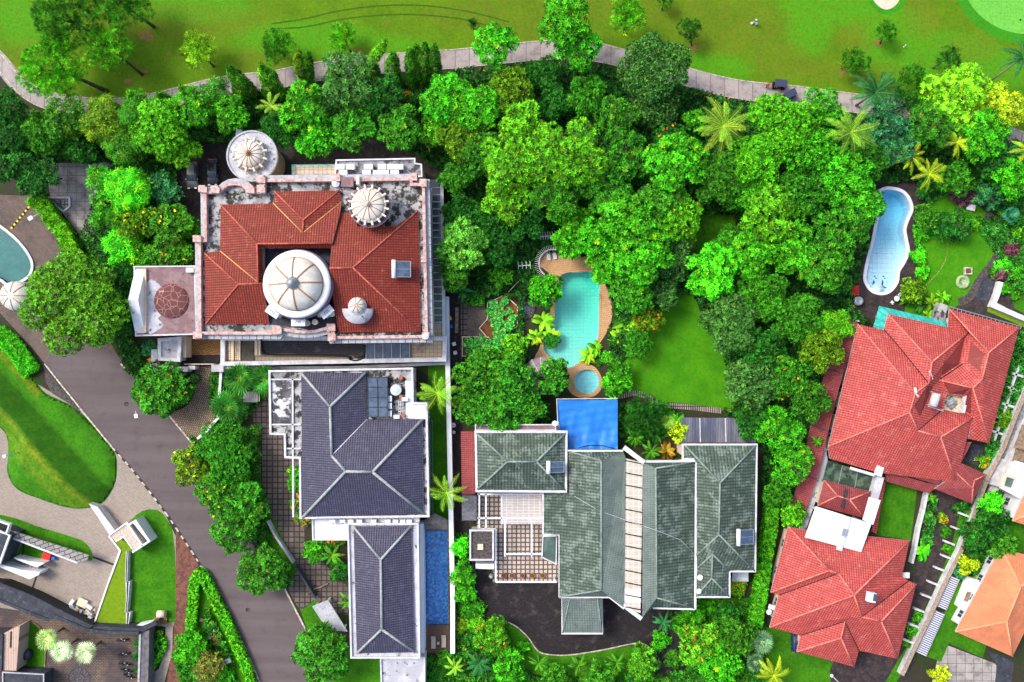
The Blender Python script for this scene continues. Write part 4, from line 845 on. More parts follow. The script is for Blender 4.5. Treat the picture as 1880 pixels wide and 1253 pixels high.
roof(ph_, VL, FF('p1 p3 p4 p5,p1 p2 v1 v2 p3,p2 n1 n3 v2 v1,n1 n2 n3,n2 q c1 k1 k4 s1 p4 p3 v2 n3,e1 e2 e3,e1 e3 e4 q n2 n4,e2 e6 e5 e4 e3,q e4 e5 c1,c1 e5 s4 k3 k2 k1,e5 e6 e7 s4,s1 k4 k3 s4 s2,s2 s4 s3,p5 p4 s1 s2 s3 s5 p6'),
     t_pink, EE('p1-p3 p3-p4 p4-p5 n1-n3 n2-n3 n3-v2 v2-p3 p4-s1 s1-s2 s2-s4 s2-s3 e1-e3 e2-e3 e3-e4 e4-e5 e5-e6 e5-c1'), r_pink, valleys=EE('p2-v1 v1-v2 s1-k4 q-c1'), rr=.14, dz=-1.8)
walls(ph_, '1575,596 1623,606 1630,577 1740,601 1743,568 1871,602 1816,814 1786,806 1770,830 1755,884 1610,867 1523,842 1521,820', 4.9, 1.2, zt=5.2, mat=m_cream)
b = MB(); b.prism(WP('1739,726 1771,730 1765,757 1734,750', 4.2), 3.0, 4.4); b.build('light_well_floor', m_slate, ph_)
b = MB()
c = W(1751, 741, 5.8)
for a in range(4):
    t = a * math.pi / 2 + .6; b.bar(c, (c.x + 1.1 * math.cos(t), c.y + 1.1 * math.sin(t), 5.2), .1, .1)
b.lathe((c.x, c.y, 4.4), [(1.2, 0), (1.2, .7), (1.0, .8), (0, 1.3)], 4); b.build('light_well_glazing', M('grey_glazing', (.35, .36, .38), (.2, .2, .22), 2), ph_)
b = MB(); b.bar(W(1776, 727, 6.9), W(1770, 759, 6.6), .3, 1.2); b.build('light_well_wall', m_white, ph_)
b = MB(); b.bar(W(1707, 681, 9.7), W(1712, 697, 9.0), .3, .1); b.bar(W(1680, 712, 10.4), W(1682, 722, 10.4), .35, .12); b.bar(W(1680, 722, 10.4), W(1688, 730, 9.8), .3, .1); b.build('ridge_cap', m_whiter, ph_)
roof(ph_, [(1614, 562, 4.0), (1762, 597, 4.0), (1762, 607, 4.9), (1631, 577, 4.9), (1623, 607, 4.9), (1603, 601, 4.0)], [(0, 1, 2, 3), (0, 3, 4, 5)], m_teal, thick=.15, name='teal_roof')
b = MB()
for t in np.linspace(.05, .98, 12): b.bar(W(1614 + 148 * t, 562 + 35 * t, 4.06), W(1631 + 131 * t, 577 + 30 * t, 4.96), .1, .05)
for t in np.linspace(.2, .9, 3): b.bar(W(1614 - 11 * t, 562 + 39 * t, 4.06), W(1631 - 8 * t, 577 + 30 * t, 4.96), .1, .05)
b.build('teal_roof_seams', M('teal_seam', (.02, .25, .21)), ph_)
walls(ph_, '1620,575 1760,600 1760,615 1625,600', 3.8, .3, wins=False, name='teal_walls')
b = MB(); pts = WP('1743,563 1790,576 1840,590 1876,600', 4.2); pts2 = WP('1741,569 1788,582 1838,596 1870,605', 4.2)
for a, d in ((pts, None), (pts2, None)):
    for i, j in zip(a, a[1:]): b.bar(i, j, .12, .15)
for t in np.linspace(0, 1, 18): b.bar(W(1743 + 133 * t, 563 + 37 * t, 4.2), W(1741 + 131 * t, 569 + 36 * t, 4.2), .08, .1)
b.build('north_trellis', m_metal, ph_)
b = MB(); b.prism(WP('1727,556 1740,562 1735,590 1716,588', 2.5), 0, 2.5); b.build('utility_block', m_mould, ph_)
# low south-east roofs
V2 = [(1764, 850, 4.8), (1811, 872, 4.3), (1784, 925, 4.3), (1716, 898, 4.3), (1789, 882, 5.6), (1786, 897, 5.6), (1757, 870, 5.2)]
roof(ph_, V2, [(0, 1, 4), (1, 2, 5, 4), (2, 3, 6, 5), (0, 4, 5, 6)], t_dpink, [(1, 4), (4, 5), (5, 2), (6, 5)], r_pink, name='low_roof', rr=.12)
walls(ph_, '1764,850 1811,872 1784,925 1716,898', 4.0, .4, zt=4.3, wins=False, name='low_walls')
roof(ph_, [(1630, 856, 4.6), (1727, 884, 4.6), (1724, 891, 4.0), (1628, 864, 4.0)], [(0, 1, 2, 3)], t_dpink, name='canopy_roof', thick=.15)
roof(ph_, [(1627, 865, 3.7), (1722, 893, 3.7), (1706, 906, 3.0), (1625, 884, 3.0)], [(0, 1, 2, 3)], t_dpink, name='canopy_roof', thick=.15)
roof(ph_, [(1774, 812, 4.3), (1784, 812, 4.3), (1764, 852, 4.3), (1757, 846, 4.3)], [(0, 1, 2, 3)], t_dpink, name='canopy_roof', thick=.15)
b = MB(); b.prism(WP('1785,815 1812,820 1795,856 1770,846', .06), .02, .06); b.build('back_yard_floor', m_slate, ph_)
# long western veranda, stepped strips
ver = empty('veranda', (*W(1520, 750).xy, 0), 'long lean-to veranda with dark purple-red tiles beside the pink-roofed house', 'veranda')
segs = [(1559, 588, 1577, 594), (1534, 642, 1562, 650), (1517, 676, 1548, 686), (1501, 728, 1534, 738), (1488, 780, 1521, 792), (1470, 868, 1500, 880), (1452, 928, 1478, 940)]
for i, (a, d) in enumerate(zip(segs, segs[1:])):
    z = 3.6 - .0 * i; k = .985
    roof(ver, [(a[0], a[1], 2.6 - .08 * i), (a[2], a[3], 3.5 - .08 * i), (d[2], d[3], 3.5 - .08 * i), (d[0], d[1], 2.6 - .08 * i)], [(0, 1, 2, 3)], t_dpink, name='tiled_strip', thick=.12)
    b = MB(); b.bar(W(d[0], d[1], 2.65 - .08 * i), W(d[2], d[3], 3.55 - .08 * i), .22, .2); b.build('strip_upstand', m_slate, ver)
b = MB()
for s in segs: c = W(s[0] + 3, s[1] + 2, 0); b = MB(); b.box((c.x + .5, c.y, 0), .25, .25, 2.2); b.build('post', m_white, ver)
b = MB(); b.wallpath(WP('1515,820 1518,846 1500,910 1478,975', 3.0), 1.1, 0, 1.9); b.build('side_wall', m_mould2, ver)
gc = empty('glass_court', (*W(1560, 872).xy, 0), 'murky green glass roof over a court between the two pink roofs', 'glass roof')
b = MB(); b.prism(WP('1519,846 1604,872 1600,903 1510,881', 2.8), 2.6, 2.8); b.build('glass', M('mossy_glass', (.035, .06, .04), (.10, .15, .09), .8, (.45, .6), (.02, .025, .03), 1.2, rough=.3), gc)
for t in (0, .33, .66, 1): b = MB(); b.bar(W(1519 + 85 * t, 846 + 26 * t, 2.9), W(1510 + 90 * t, 881 + 22 * t, 2.9), .1, .1); b.build('glass_bar', m_metal, gc)
b = MB(); b.prism(offset(WP('1519,846 1604,872 1600,903 1510,881', 2.6), -.2), 0, 2.6); b.build('court_walls', m_cream, gc)
pv = empty('link_pavilion', (*W(1550, 915).xy, 0), 'small red tiled pavilion with crossing ridges north of the white flat canopy', 'pavilion')
V = [(1513, 882, 4.4), (1598, 903, 4.4), (1587, 952, 4.4), (1501, 929, 4.4), (1538, 911, 5.7), (1560, 918, 5.7)]
roof(pv, V, [(0, 1, 5, 4), (1, 2, 5), (2, 3, 4, 5), (3, 0, 4)], t_dpink, [(0, 4), (3, 4), (1, 5), (2, 5), (4, 5)], r_pink, rr=.14); walls(pv, '1513,882 1598,903 1587,952 1501,929', 4.0, .4, zt=4.4, wins=False)
b = MB(); b.bar(W(1554, 898, 6.1), W(1547, 932, 5.6), .35, .3); b.build('roof_gutter', m_slate, pv)
wc = empty('white_canopy', (*W(1540, 970).xy, 0), 'clean white flat canopy with raised middle strip joining the two red houses', 'canopy')
b = MB(); b.prism(WP('1498,930 1600,962 1581,1014 1478,987', 6.4), 6.2, 6.4, True); b.prism(WP('1596,913 1617,919 1603,964 1584,955', 6.2), 6.0, 6.2, True); b.build('canopy_slab', m_whiter, wc)
b = MB(); b.bar(W(1558, 949, 6.7), W(1541, 1011, 6.7), 1.0, .3); b.build('raised_strip', m_white, wc); b = MB(); b.bar(W(1618, 853, 5.2), W(1612, 874, 5.2), 1.3, .4); b.bar(W(1562, 860, 5.0), W(1606, 873, 5.0), .5, .4); b.build('entrance_beams', m_white, wc)
b = MB(); b.box((*W(1551, 978, 6.75).xy, 6.7), .9, 1.3, .12, -.25); b.build('roof_light', m_metal, wc)
b = MB(); b.wallpath(WP('1616,875 1602,925', 4), 1.4, 0, 4.2); b.build('link_wall', m_mould2, wc)
for x, y in ((1503, 937), (1592, 963), (1485, 983), (1577, 1005)): b = MB(); c = W(x, y, 6.1); b.box((c.x, c.y, 0), .3, .3, 6.2); b.build('post', m_white, wc)
roof(wc, [(1618, 880, 3.0), (1626, 886, 2.6), (1609, 980, 2.6), (1600, 976, 3.0)], [(0, 1, 2, 3)], t_pink, name='walkway_roof', thick=.15)
# ------------------------------------------------ pink-red tiled house (south)
c0 = W(1550, 1090); qh = empty('red_roofed_house', (c0.x, c0.y, 0), 'pink-red tiled house with many hips below the white canopy', 'house')
e = 6.5
V = {'a': (1447, 967, e), 'a2': (1475, 973, e), 'ne': (1670, 993, e), 'r1': (1522, 1048, 10.6), 'r1b': (1539, 1053, 10.4), 'r2': (1568, 1093, 12.0), 'w1': (1415, 1088, e), 'w2': (1430, 1093, e), 'sw': (1413, 1152, e),
     'r3': (1582, 1133, 10.6), 'r4': (1618, 1141, 10.6), 'x1': (1656, 1058, e), 'x2': (1668, 1067, e), 'x3': (1682, 1073, e), 'se': (1648, 1210, e), 's1': (1577, 1195, e), 'g': (1551, 1141, 9.4), 'gs': (1544, 1172, 9.4), 'gw': (1469, 1167, e), 'g1': (1463, 1197, e), 'g2': (1568, 1225, e)}
K = list(V); ix = {k: i for i, k in enumerate(K)}; VL = [V[k] for k in K]
roof(qh, VL, FF('a r1 w1,a a2 ne r2 r1b r1,r1 r1b w2 w1,r1b r2 sw w2,r2 ne x1 x2 r3,r3 x2 x3 r4,r4 x3 se,sw r2 r3 r4 se s1 g gw,g gs g1 gw,gs g2 g1,g s1 g2 gs'), t_pink,
     EE('a-r1 r1-w1 r1-r1b r1b-r2 r2-ne r2-sw r2-r3 r3-r4 r4-x3 r4-se g-gs gs-g1 gs-g2'), r_pink, valleys=EE('r1b-w2 r3-x2 g-gw g-s1'), rr=.14, dz=-1.8)
walls(qh, '1447,967 1475,973 1670,993 1656,1058 1682,1073 1648,1210 1577,1195 1568,1225 1463,1197 1469,1167 1413,1152 1430,1093 1415,1088', 4.4, 1.1, zt=4.7, mat=m_cream)
b = MB(); b.box(W(1662, 1056, 3), 1.3, 1.0, .3); b.build('porch_slab', m_whiter, qh); b = MB(); b.box(W(1418, 1115, 2.2), 1.5, .8, .3, -.3); b.build('porch_slab', m_whiter, qh)
# ------------------------------------------------ orange house, white house
oh = empty('orange_roofed_house', (*W(1830, 1100).xy, 0), 'house with clean bright orange hipped tile roof in the south-east corner', 'house')
roof(oh, [(1838, 1006, 4.6), (1942, 1036, 4.6), (1859, 1206, 4.6), (1754, 1160, 4.6), (1874, 1077, 7.4), (1848, 1142, 7.4)], [(0, 1, 4), (1, 2, 5, 4), (2, 3, 5), (3, 0, 4, 5)], t_orange, [(0, 4), (1, 4), (2, 5), (3, 5), (4, 5)], r_orange, rr=.13)
walls(oh, '1838,1006 1942,1036 1859,1206 1754,1160', 4.2, 1.2, zt=4.6, mat=m_whiter)
b = MB(); b.prism(WP('1783,1062 1800,1066 1776,1120 1762,1116', 2), 0, 2.0); b.build('side_bay', m_whiter, oh); b = MB(); b.prism(WP('1776,1086 1784,1088 1777,1106 1769,1103', 2.05), 2.0, 2.05); b.build('bay_roof_light', m_wood, oh)
oh2 = empty('orange_roofed_house', (*W(1930, 950).xy, 0), 'orange tiled roof corner at the east edge of the picture', 'house')
roof(oh2, [(1859, 957, 6), (1884, 900, 6), (1990, 930, 6), (1965, 990, 6), (1900, 940, 7.6), (1950, 952, 7.6)], [(0, 1, 4), (1, 2, 5, 4), (2, 3, 5), (3, 0, 4, 5)], t_orange, [(0, 4), (1, 4), (2, 5), (3, 5), (4, 5)], r_orange, rr=.13); walls(oh2, '1859,957 1884,900 1990,930 1965,990', 5.6, .5, zt=6, mat=m_whiter)
wh = empty('white_flat_roofed_house', (*W(1880, 890).xy, 0), 'white flat-roofed house with one roof window at the east edge', 'house')
slab(wh, '1864,846 1960,872 1934,950 1837,897 1842,882', 5.0, .4, m_whiter, pmat=m_whiter, ph=.25, pw_=.3); walls(wh, '1864,846 1960,872 1934,950 1837,897 1842,882', 4.7, .2, mat=m_white, wins=False)
b = MB(); b.prism(WP('1844,870 1866,876 1858,898 1837,892', 5.6), 5.0, 5.6); b.build('roof_window_kerb', m_cream, wh)
b = MB(); b.prism(WP('1849,876 1862,880 1856,896 1844,892', 5.66), 5.6, 5.66); b.build('roof_window', m_glassg, wh)
b = MB(); b.prism(WP('1878,780 1960,800 1950,845 1862,822', 4), 3.8, 4); b.prism(WP('1866,822 1900,832 1895,850 1860,846', 3.2), 3.0, 3.2); b.build('timber_eave', m_wood, wh)
# ------------------------------------------------ walls and fences as things
def wall(name, label, path, wd, h, mat, cap=None, z0=0, cat='wall'):
    q = WP(path, h); t = empty(name, (sum(p.x for p in q) / len(q), sum(p.y for p in q) / len(q), 0), label, cat)
    b = MB(); b.wallpath(q, wd, z0, h); b.build('wall_body', mat, t)
    if cap: b = MB(); b.wallpath(q, wd + .14, h, h + .1); b.build('wall_cap', cap, t)
    return t
wall('boundary_wall', 'long white boundary wall between the lap pool and the alley', '820,545 821,640 824,760 826,860 829,1000 831,1100 831,1200', .7, 2.4, m_white, m_whiter)
wall('boundary_wall', 'white wall between the mansion podium and the slate villa', '408,676 495,676 640,675 812,668 818,668', .5, 1.6, m_white)
wall('boundary_wall', 'low white stepped wall edging the curved cobbled drive', '405,668 405,690 402,735 400,768 389,780 376,795 362,806', .45, 1.3, m_whiter)
wall('boundary_wall', 'long beige brick wall along the brown drive in the south-east', '1886,712 1866,760 1843,822 1812,880 1788,948 1764,1013 1732,1076 1706,1134 1681,1186 1656,1240', .6, 1.5, m_white, M('beige_brick', (.40, .32, .25), (.28, .21, .16), 2.5, c3=(.15, .11, .08), s3=3))
wall('boundary_wall', 'parallel white wall on the east side of the gravel channel', '1905,745 1880,790 1862,830 1840,885 1826,905', .5, 1.6, m_white)
wall('garden_wall', 'thin white garden wall with stubs beside the small lawn court', '1703,905 1696,940 1688,970 1681,1010 1675,1035', .45, 1.2, m_white)
wall('terrace_wall', 'angled white retaining wall of the small walled lawn', '1838,518 1832,540 1824,560 1850,572 1880,585 1930,606', .9, 1.0, m_white)
wall('fence', 'thin white railing fence along the hedge west of the veranda', '1515,665 1502,712 1492,760 1480,830', .08, .5, m_grey, cat='fence')
b = None
for i, (x, y, lb) in enumerate(((1771, 946, 'just below the low red roof'), (1759, 972, 'second down the beige wall'), (1745, 998, 'third down the beige wall'), (1740, 1024, 'fourth down the beige wall'), (1727, 1046, 'beside the blue-grey grating top'), (1715, 1072, 'sixth down the beige wall'), (1703, 1096, 'above the three clipped shrubs'), (1690, 1122, 'beside the topmost clipped shrub'), (1680, 1150, 'beside the middle clipped shrub'), (1668, 1178, 'lowest beside the drive'))):
    b = MB(); b.bar(W(x - 10, y - 4, .9), W(x + 8, y + 3, .9), .35, .9); tag(b.build('planter_stub', m_white), 'short white planter stub wall ' + lb, 'wall', 'white stub walls of the planters')
for i, (x, y, lb) in enumerate(((1872, 690, 'topmost'), (1862, 715, 'second from the top'), (1852, 745, 'third from the top'), (1842, 770, 'fourth from the top'), (1832, 795, 'lowest'))):
    b = MB(); b.bar(W(x - 12, y - 4, .9), W(x + 10, y + 3, .9), .4, .9); tag(b.build('planter_stub', m_white), 'white planter stub east of the pink roof, ' + lb, 'wall', 'white stubs east of the pink roof')
b = MB(); b.wallpath(WP('1872,672 1860,705 1850,740 1838,775 1826,810', .9), .35, 0, .9); tag(b.build('planter_wall', m_white), 'low white planter wall running down beside the pink roof', 'wall')
# grating over the channel
gr = empty('channel_grating', (*W(1718, 1130).xy, 0), 'two long blue-grey slatted gratings over the channel by the beige wall', 'grating')
n = N('slats', .5, .4); tc = n.n.new('ShaderNodeUVMap').outputs[0]; sp = n.n.new('ShaderNodeSeparateXYZ'); n.t.links.new(tc, sp.inputs[0]); fx = n.math('FRACT', n.math('MULTIPLY', sp.outputs[1], 2.6))
m_sl = n.out(n.mix(n.ramp(fx, .38, .5), (.015, .02, .06), (.62, .64, .72)))
for a, d in (((1754, 1060), (1729, 1118)), ((1727, 1124), (1692, 1202))):
    A, D = W(*a, .9), W(*d, .9); u = (D - A); L = u.length; u /= L; nn = Vector((-u.y, u.x, 0)) * .85; b = MB()
    b.face([A + nn, D + nn, D - nn, A - nn][::-1], [(0, L), (1.7, L), (1.7, 0), (0, 0)][::-1] if 0 else [(1.7, 0), (1.7, L), (0, L), (0, 0)])
    b.build('slats', m_sl, gr)
    b = MB(); b.bar(A + nn, D + nn, .12, .9); b.bar(A - nn, D - nn, .12, .9); b.build('kerb', m_white, gr)
# ------------------------------------------------ gatehouse of the mansion
gt = empty('gatehouse', (*W(420, 645).xy, 0), 'small white gatehouse with grey stained roof and stepped walls by the curved drive', 'gatehouse')
gt.location = (*W(310, 650).xy, 0); ORG[gt.name] = gt.location.copy()
slab(gt, '291,622 335,618 332,665 291,662', 3.2, .3, m_mould2, pmat=m_white, ph=.35, pw_=.6); walls(gt, '291,622 335,618 332,665 291,662', 2.9, .2, mat=m_white, wins=False)
b = MB(); b.prism(WP('278,642 288,642 289,658 283,664 277,664', 2.4), 0, 2.4); b.prism(WP('276,668 288,668 288,684 276,684', 2.4), 0, 2.4); b.prism(WP('288,672 320,672 320,674 346,674 344,683 320,682 288,676', 2.2), 0, 2.2); b.prism(WP('346,672 358,672 358,679 346,679', 2.0), 0, 2.0); b.build('gate_wall', m_white, gt)
b = MB(); b.prism(WP('336,618 341,618 341,657 335,656', 2.7), 0, 2.7); b.build('side_strip', m_cream, gt)
gp = empty('gate', (*W(375, 669).xy, 0), 'thin greenish sliding gate across the cobbled drive', 'gate'); b = MB(); b.bar(W(338, 669, 1.8), W(392, 669, 1.8), .14, 1.5); b.build('gate_leaf', m_cream, gp); b = MB(); b.prism(WP('388,670 410,670 410,683 388,683', 2.3), 0, 2.3); b.build('gate_pillar', m_mould2, gp)
b = MB(); b.box((*W(465, 728).xy, 0), 2.4, 1.9, 1.9); r_ = b.build('garden_store', m_mould2); tag(r_, 'tiny ribbed cream garden store between the fan palms and the paver yard', 'store')
b = MB()
for k in range(6): b.bar(W(456 + k * 4, 720, 2.0), W(456 + k * 4, 737, 2.0), .12, .08)
b.build('roof_rib', m_cream, r_)
ec = empty('entry_canopy', (*W(605, 1130).xy, 0), 'plain grey sloping concrete canopy beside the villa entry drive', 'canopy')
b = MB(); b.prism(WP('573,1114 602,1102 638,1160 612,1158 590,1140', 2.6), 2.35, 2.6, True); b.build('canopy_slab', m_grey, ec)
for x, y in ((578, 1116), (601, 1106), (630, 1156), (598, 1140)): b = MB(); c = W(x, y, 2.4); b.box((c.x, c.y, 0), .3, .3, 2.4); b.build('post', m_white, ec)
wall('sliding_gate', 'black steel sliding gate across the villa entry drive', '541,1042 549,1052 578,1098', .35, 1.7, m_slate, cat='gate')
wall('roadside_wall', 'low grey wall along the strip between road trees and paver yard', '491,957 505,985 522,1010 538,1034', .4, 1.2, m_grey)
wall('garden_wall', 'curved brown kerb wall above the grey entry canopy', '562,1092 577,1082 590,1078 602,1072', .2, .4, m_wood)
# ------------------------------------------------ modern compound, bottom left
mc = empty('courtyard_house', (*W(60, 1030).xy, 0), 'modern white and grey house with long slatted stone canopy in the south-west', 'house')
n_ = paver_mat('slate_slabs', (.34, .32, .31), (.26, .25, .245), (.05, .045, .04), 1.5, .8, .08, -.33, .5, (.12, .11, .1), .5, (.5, .7), .5)
b = MB(); A = [W(18, 974, 3.0), W(163, 1020, 3.0), W(160, 1028, 3.0), W(142, 1034, 3.0), W(24, 989, 3.0)]; b.prism([A[0], A[1], A[2], A[3], A[4]], 2.7, 3.0, True); b.build('slab_canopy', n_, mc)
b = MB(); b.bar(W(24, 989, 3.1), W(142, 1034, 3.1), .3, .5)
b.build('canopy_edge', m_white, mc)
b = MB()
for t in np.linspace(.04, .97, 8): b.tube([W(22 + 120 * t, 986 + 44 * t, 0), W(22 + 120 * t, 986 + 44 * t, 2.7)], .12, 6)
b.build('colonnade', m_grey, mc)
b = MB(); b.prism(WP('-60,960 -60,1050 0,1036 19,983 0,975', 4.5), 0, 4.5); b.build('dark_wing', m_slate, mc)
b = MB(); b.wallpath(WP('0,1036 19,983 0,975 -20,968', 4.5), .3, 4.4, 4.8); b.wallpath(WP('-10,953 19,963 13,980', 4.4), .3, 4.0, 4.8); b.build('white_rim', m_whiter, mc)
b = MB(); b.prism(WP('25,1024 54,1031 82,1034 67,1042 30,1028', 2.4), 0, 2.4); b.prism(WP('-40,1020 0,1036 40,1047 73,1051 71,1056 54,1064 0,1042 -40,1030', 2.8), 0, 2.8); b.build('wing_wall', m_whiter, mc)
for k in range(7):
    b = MB(); b.bar(W(30 + k * 6.5, 1029 + k * 2.0, .2 + .18 * k), W(27 + k * 6.5, 1038 + k * 2.3, .2 + .18 * k), .45, .2 + .18 * k); b.build('stair_step', m_beige, mc)
b = MB(); q = WP('-80,1065 0,1070 60,1094 118,1124 160,1145 172,1149 160,1156 100,1133 90,1139 60,1128 0,1103 -80,1090', 3.4); b.prism(q, 3.1, 3.4, True); b.build('dark_corridor_roof', m_slate, mc)
b = MB(); b.prism(offset(q, -.3), 0, 3.1); b.build('corridor_walls', m_dark, mc)
b = MB(); b.wallpath(WP('-80,1090 0,1103 60,1128 90,1139 100,1132 135,1146 160,1157 200,1162 255,1163', 3.5), .5, 2.9, 3.6); b.build('corridor_parapet', m_slate, mc)
b = MB(); b.prism(WP('160,1150 256,1154 284,1143 290,1146 258,1163 200,1162 158,1156', 3.0), 0, 3.0); b.build('south_wall', m_slate, mc)
sheet('inner_lawn', WP('40,998 62,1002 85,1011 78,1035 28,1024'), .034, m_lawn)
b = MB(); b.bar(W(43, 998, .3), W(40, 1028, .3), .2, .1); b.build('lawn_edge', m_dark)['kind'] = 'structure'
b = MB(); b.wallpath(WP('171,1023 190,1030 209,1037'), .35, 0, .07); b.build('gate_track', m_dark)['kind'] = 'structure'
b = MB(); b.wallpath(WP('68,1055 62,1074 56,1091'), .3, 0, .07); b.build('gate_track', m_dark)['kind'] = 'structure'
g2 = empty('gate_lodge', (*W(225, 980).xy, 0), 'white walled gate lodge with gravel roof, grass notch and long pointed wall', 'gatehouse')
b = MB(); b.prism(WP('163,925 179,931 210,973 201,983', 2.0), 0, 2.0); b.build('pointed_wall', m_white, g2)
b = MB(); b.prism(WP('201,982 233,960 262,1002 243,1010 227,986 212,995', 3.0), 0, 3.0); b.build('gravel_roof', M('roof_gravel', (.46, .36, .29), (.62, .52, .44), 3, c3=(.2, .14, .1), s3=4, bump=.06), g2)
b = MB(); b.wallpath(WP('201,983 233,960 262,1003', 3.1), .25, 2.8, 3.2); b.wallpath(WP('212,995 227,986 243,1008', 3.1), .2, 2.8, 3.1); b.wallpath(WP('238,963 247,957 274,994 243,1014', 3.1), .4, 0, 3.2); b.build('white_edge', m_whiter, g2)
b = MB(); b.prism(WP('239,964 246,960 270,993 262,998', 1.0), 0, 1.0); b.build('service_pit', m_rock, g2)
tl = empty('roof_lawn', (*W(205, 1080).xy, 0), 'raised yellowish roof lawn edged by a white wall in the compound', 'roof lawn')
b = MB(); b.prism(WP('212,995 227,986 243,1010 233,1014 232,1060 234,1062 232,1120 235,1122 233,1148 173,1145 221,1011', 1.0), 0, 1.0); b.build('planted_slab', m_lawn2, tl)
b = MB(); b.wallpath(WP('200,984 221,1011 197,1076 173,1146 190,1150 250,1153', 1.1), .28, 0, 1.2); b.build('white_kerb', m_whiter, tl)
b = MB(); b.wallpath(WP('234,1012 233,1035 232,1068 235,1068 234,1100 232,1124 236,1125 234,1150', 1.0), .4, 0, 1.12); b.build('stepped_edge', m_white, tl)
b = MB(); b.wallpath(WP('234,1012 233,1035 232,1068 235,1068 234,1100 232,1124 236,1125 234,1150', 1.0), .14, 1.1, 1.18); b.build('edge_slot', m_dark, tl)
b = MB(); b.prism(WP('238,1152 252,1153 285,1143 283,1142 260,1146', 1.6), 0, 1.6); b.build('end_wall', m_whiter, tl)
sr = empty('board_roofed_range', (*W(22, 1195).xy, 0), 'low range with pale board roof beside the courtyard lawn', 'outbuilding')
b = MB(); b.prism(WP('7,1163 36,1150 30,1232 4,1231', 3.2), 0, 3.2); b.build('board_roof', paver_mat('pale_boards', (.58, .42, .33), (.52, .38, .30), (.30, .2, .15), .45, 30, .03, 0, 0, (.3, .22, .17), .3, (.5, .8), .4), sr)
b = MB(); b.bar(W(20, 1160, 3.3), W(19, 1190, 3.3), .25, .12); b.build('roof_slot', m_dark, sr)
b = MB(); b.prism(WP('-60,1165 5,1165 3,1232 -60,1232', 3.6), 0, 3.6); b.build('dark_block', m_slate, sr)
sr = empty('flat_roofed_annex', (*W(45, 1250).xy, 0), 'dark blue-grey flat roof at the bottom edge below the courtyard lawn', 'outbuilding')
slab(sr, '5,1233 82,1237 82,1290 5,1290', 3.4, .3, m_slate, pmat=m_grey, ph=.2, pw_=.2); walls(sr, '5,1233 82,1237 82,1290 5,1290', 3.1, .2, mat=m_slate, wins=False)
sr = empty('board_roofed_shed', (*W(262, 1205).xy, 0), 'long narrow shed with grey board roof east of the motorcycles', 'shed')
b = MB(); b.prism(WP('257,1163 274,1157 271,1290 253,1290', 2.8), 0, 2.8); b.build('shed_roof', M('dark_boards', (.10, .09, .10), (.16, .15, .15), 1.5, c3=(.05, .05, .05), s3=3), sr)
b = MB(); b.bar(W(257, 1163, 2.95), W(253, 1290, 2.95), .35, .3); b.build('pale_edge', m_grey, sr)
b = MB(); c = W(300, 1125); b.tube([(c.x - .7, c.y, .8), (c.x + .7, c.y, .8)], .65, 16); tag(b.build('water_tank', m_cream), 'short cream drum tank lying on the corner lawn edge', 'tank')
b = MB(); b.prism(WP('285,1131 308,1131 308,1144 285,1144'), 0, .4); tag(b.build('planter_box', m_orange), 'low box bed of orange plants below the cream tank', 'planter')
# shell canopy by the pond, hump, lamps
sh = empty('shell_canopy', (*W(38, 545).xy, 0), 'white ribbed half-dome canopy between the pond and the big roadside tree', 'canopy')
cc = W(42, 545); b = MB(); b.lathe((cc.x, cc.y, 0), [(2.7, 0), (2.7, 2.2), (2.5, 2.9), (1.6, 3.5), (.6, 3.8), (0, 3.85)], 28); b.build('shell', m_dcream, sh)
b = MB()
for k in range(8): t = k * math.pi / 4; b.tube([(cc.x + r * math.cos(t), cc.y + r * math.sin(t), z) for r, z in ((2.72, 2.2), (2.52, 2.92), (1.62, 3.53), (.6, 3.84))], .07, 5)
b.build('shell_ribs', m_brown, sh)
hp = empty('speed_hump', (*W(40, 396).xy, 0), 'yellow and black striped speed hump across the plaza', 'speed hump'); nb = 15
for k in range(nb):
    x = 59.5 - 39 * (k + .5) / nb; y = 373.5 + 47 * (k + .5) / nb; c = W(x, y, 0); b = MB(); b.tube([c + Vector((-.09, .1, .01)) * 1.35, c + Vector((.09, -.1, .01)) * 1.35], .30, 8) if 0 else b.box((c.x, c.y, .01), .42, .36, .10, .88)
    b.build('block', m_yel if k % 2 == 0 else m_rub, hp)
def lamp(bx, by, tx, ty, hx, hy, z, label, head=.5):
    a, t, h = W(bx, by, 0), W(tx, ty, z), W(hx, hy, z + .1)
    l = empty('street_lamp', (a.x, a.y, 0), label, 'street lamp'); t = Vector((a.x, a.y, z))
    b = MB(); b.tube([a, t], [.11, .07], 8); b.build('pole', m_grey, l)
    b = MB(); b.tube([t, h], .06, 6); b.build('arm', m_white, l)
    b = MB(); b.box((h.x, h.y, h.z - .1), head * 1.2, head, .2, math.atan2(h.y - t.y, h.x - t.x)); b.build('lamp_head', m_whiter, l)
lamp(93, 397, 74, 389, 56, 401, 3.6, 'street lamp leaning over the plaza from the clipped hedge', .7)
lamp(44, 829, 24, 833, 8, 838, 5.0, 'street lamp on the grass mound by the beige forecourt', .5)
lamp(272, 751, 262, 757, 250, 764, 5.0, 'street lamp reaching over the road from the round bushy tree', .6)
lamp(8, 562, 14, 556, 20, 542, 3.5, 'street lamp on the plaza beside the shell canopy', .3)
b = MB(); c = W(1541, 1253); b.tube([c, (c.x, c.y, 3)], .06, 6); lt = b.build('globe_lamp', m_grey); tag(lt, 'white globe lamp on a pole below the southern red house', 'lamp')
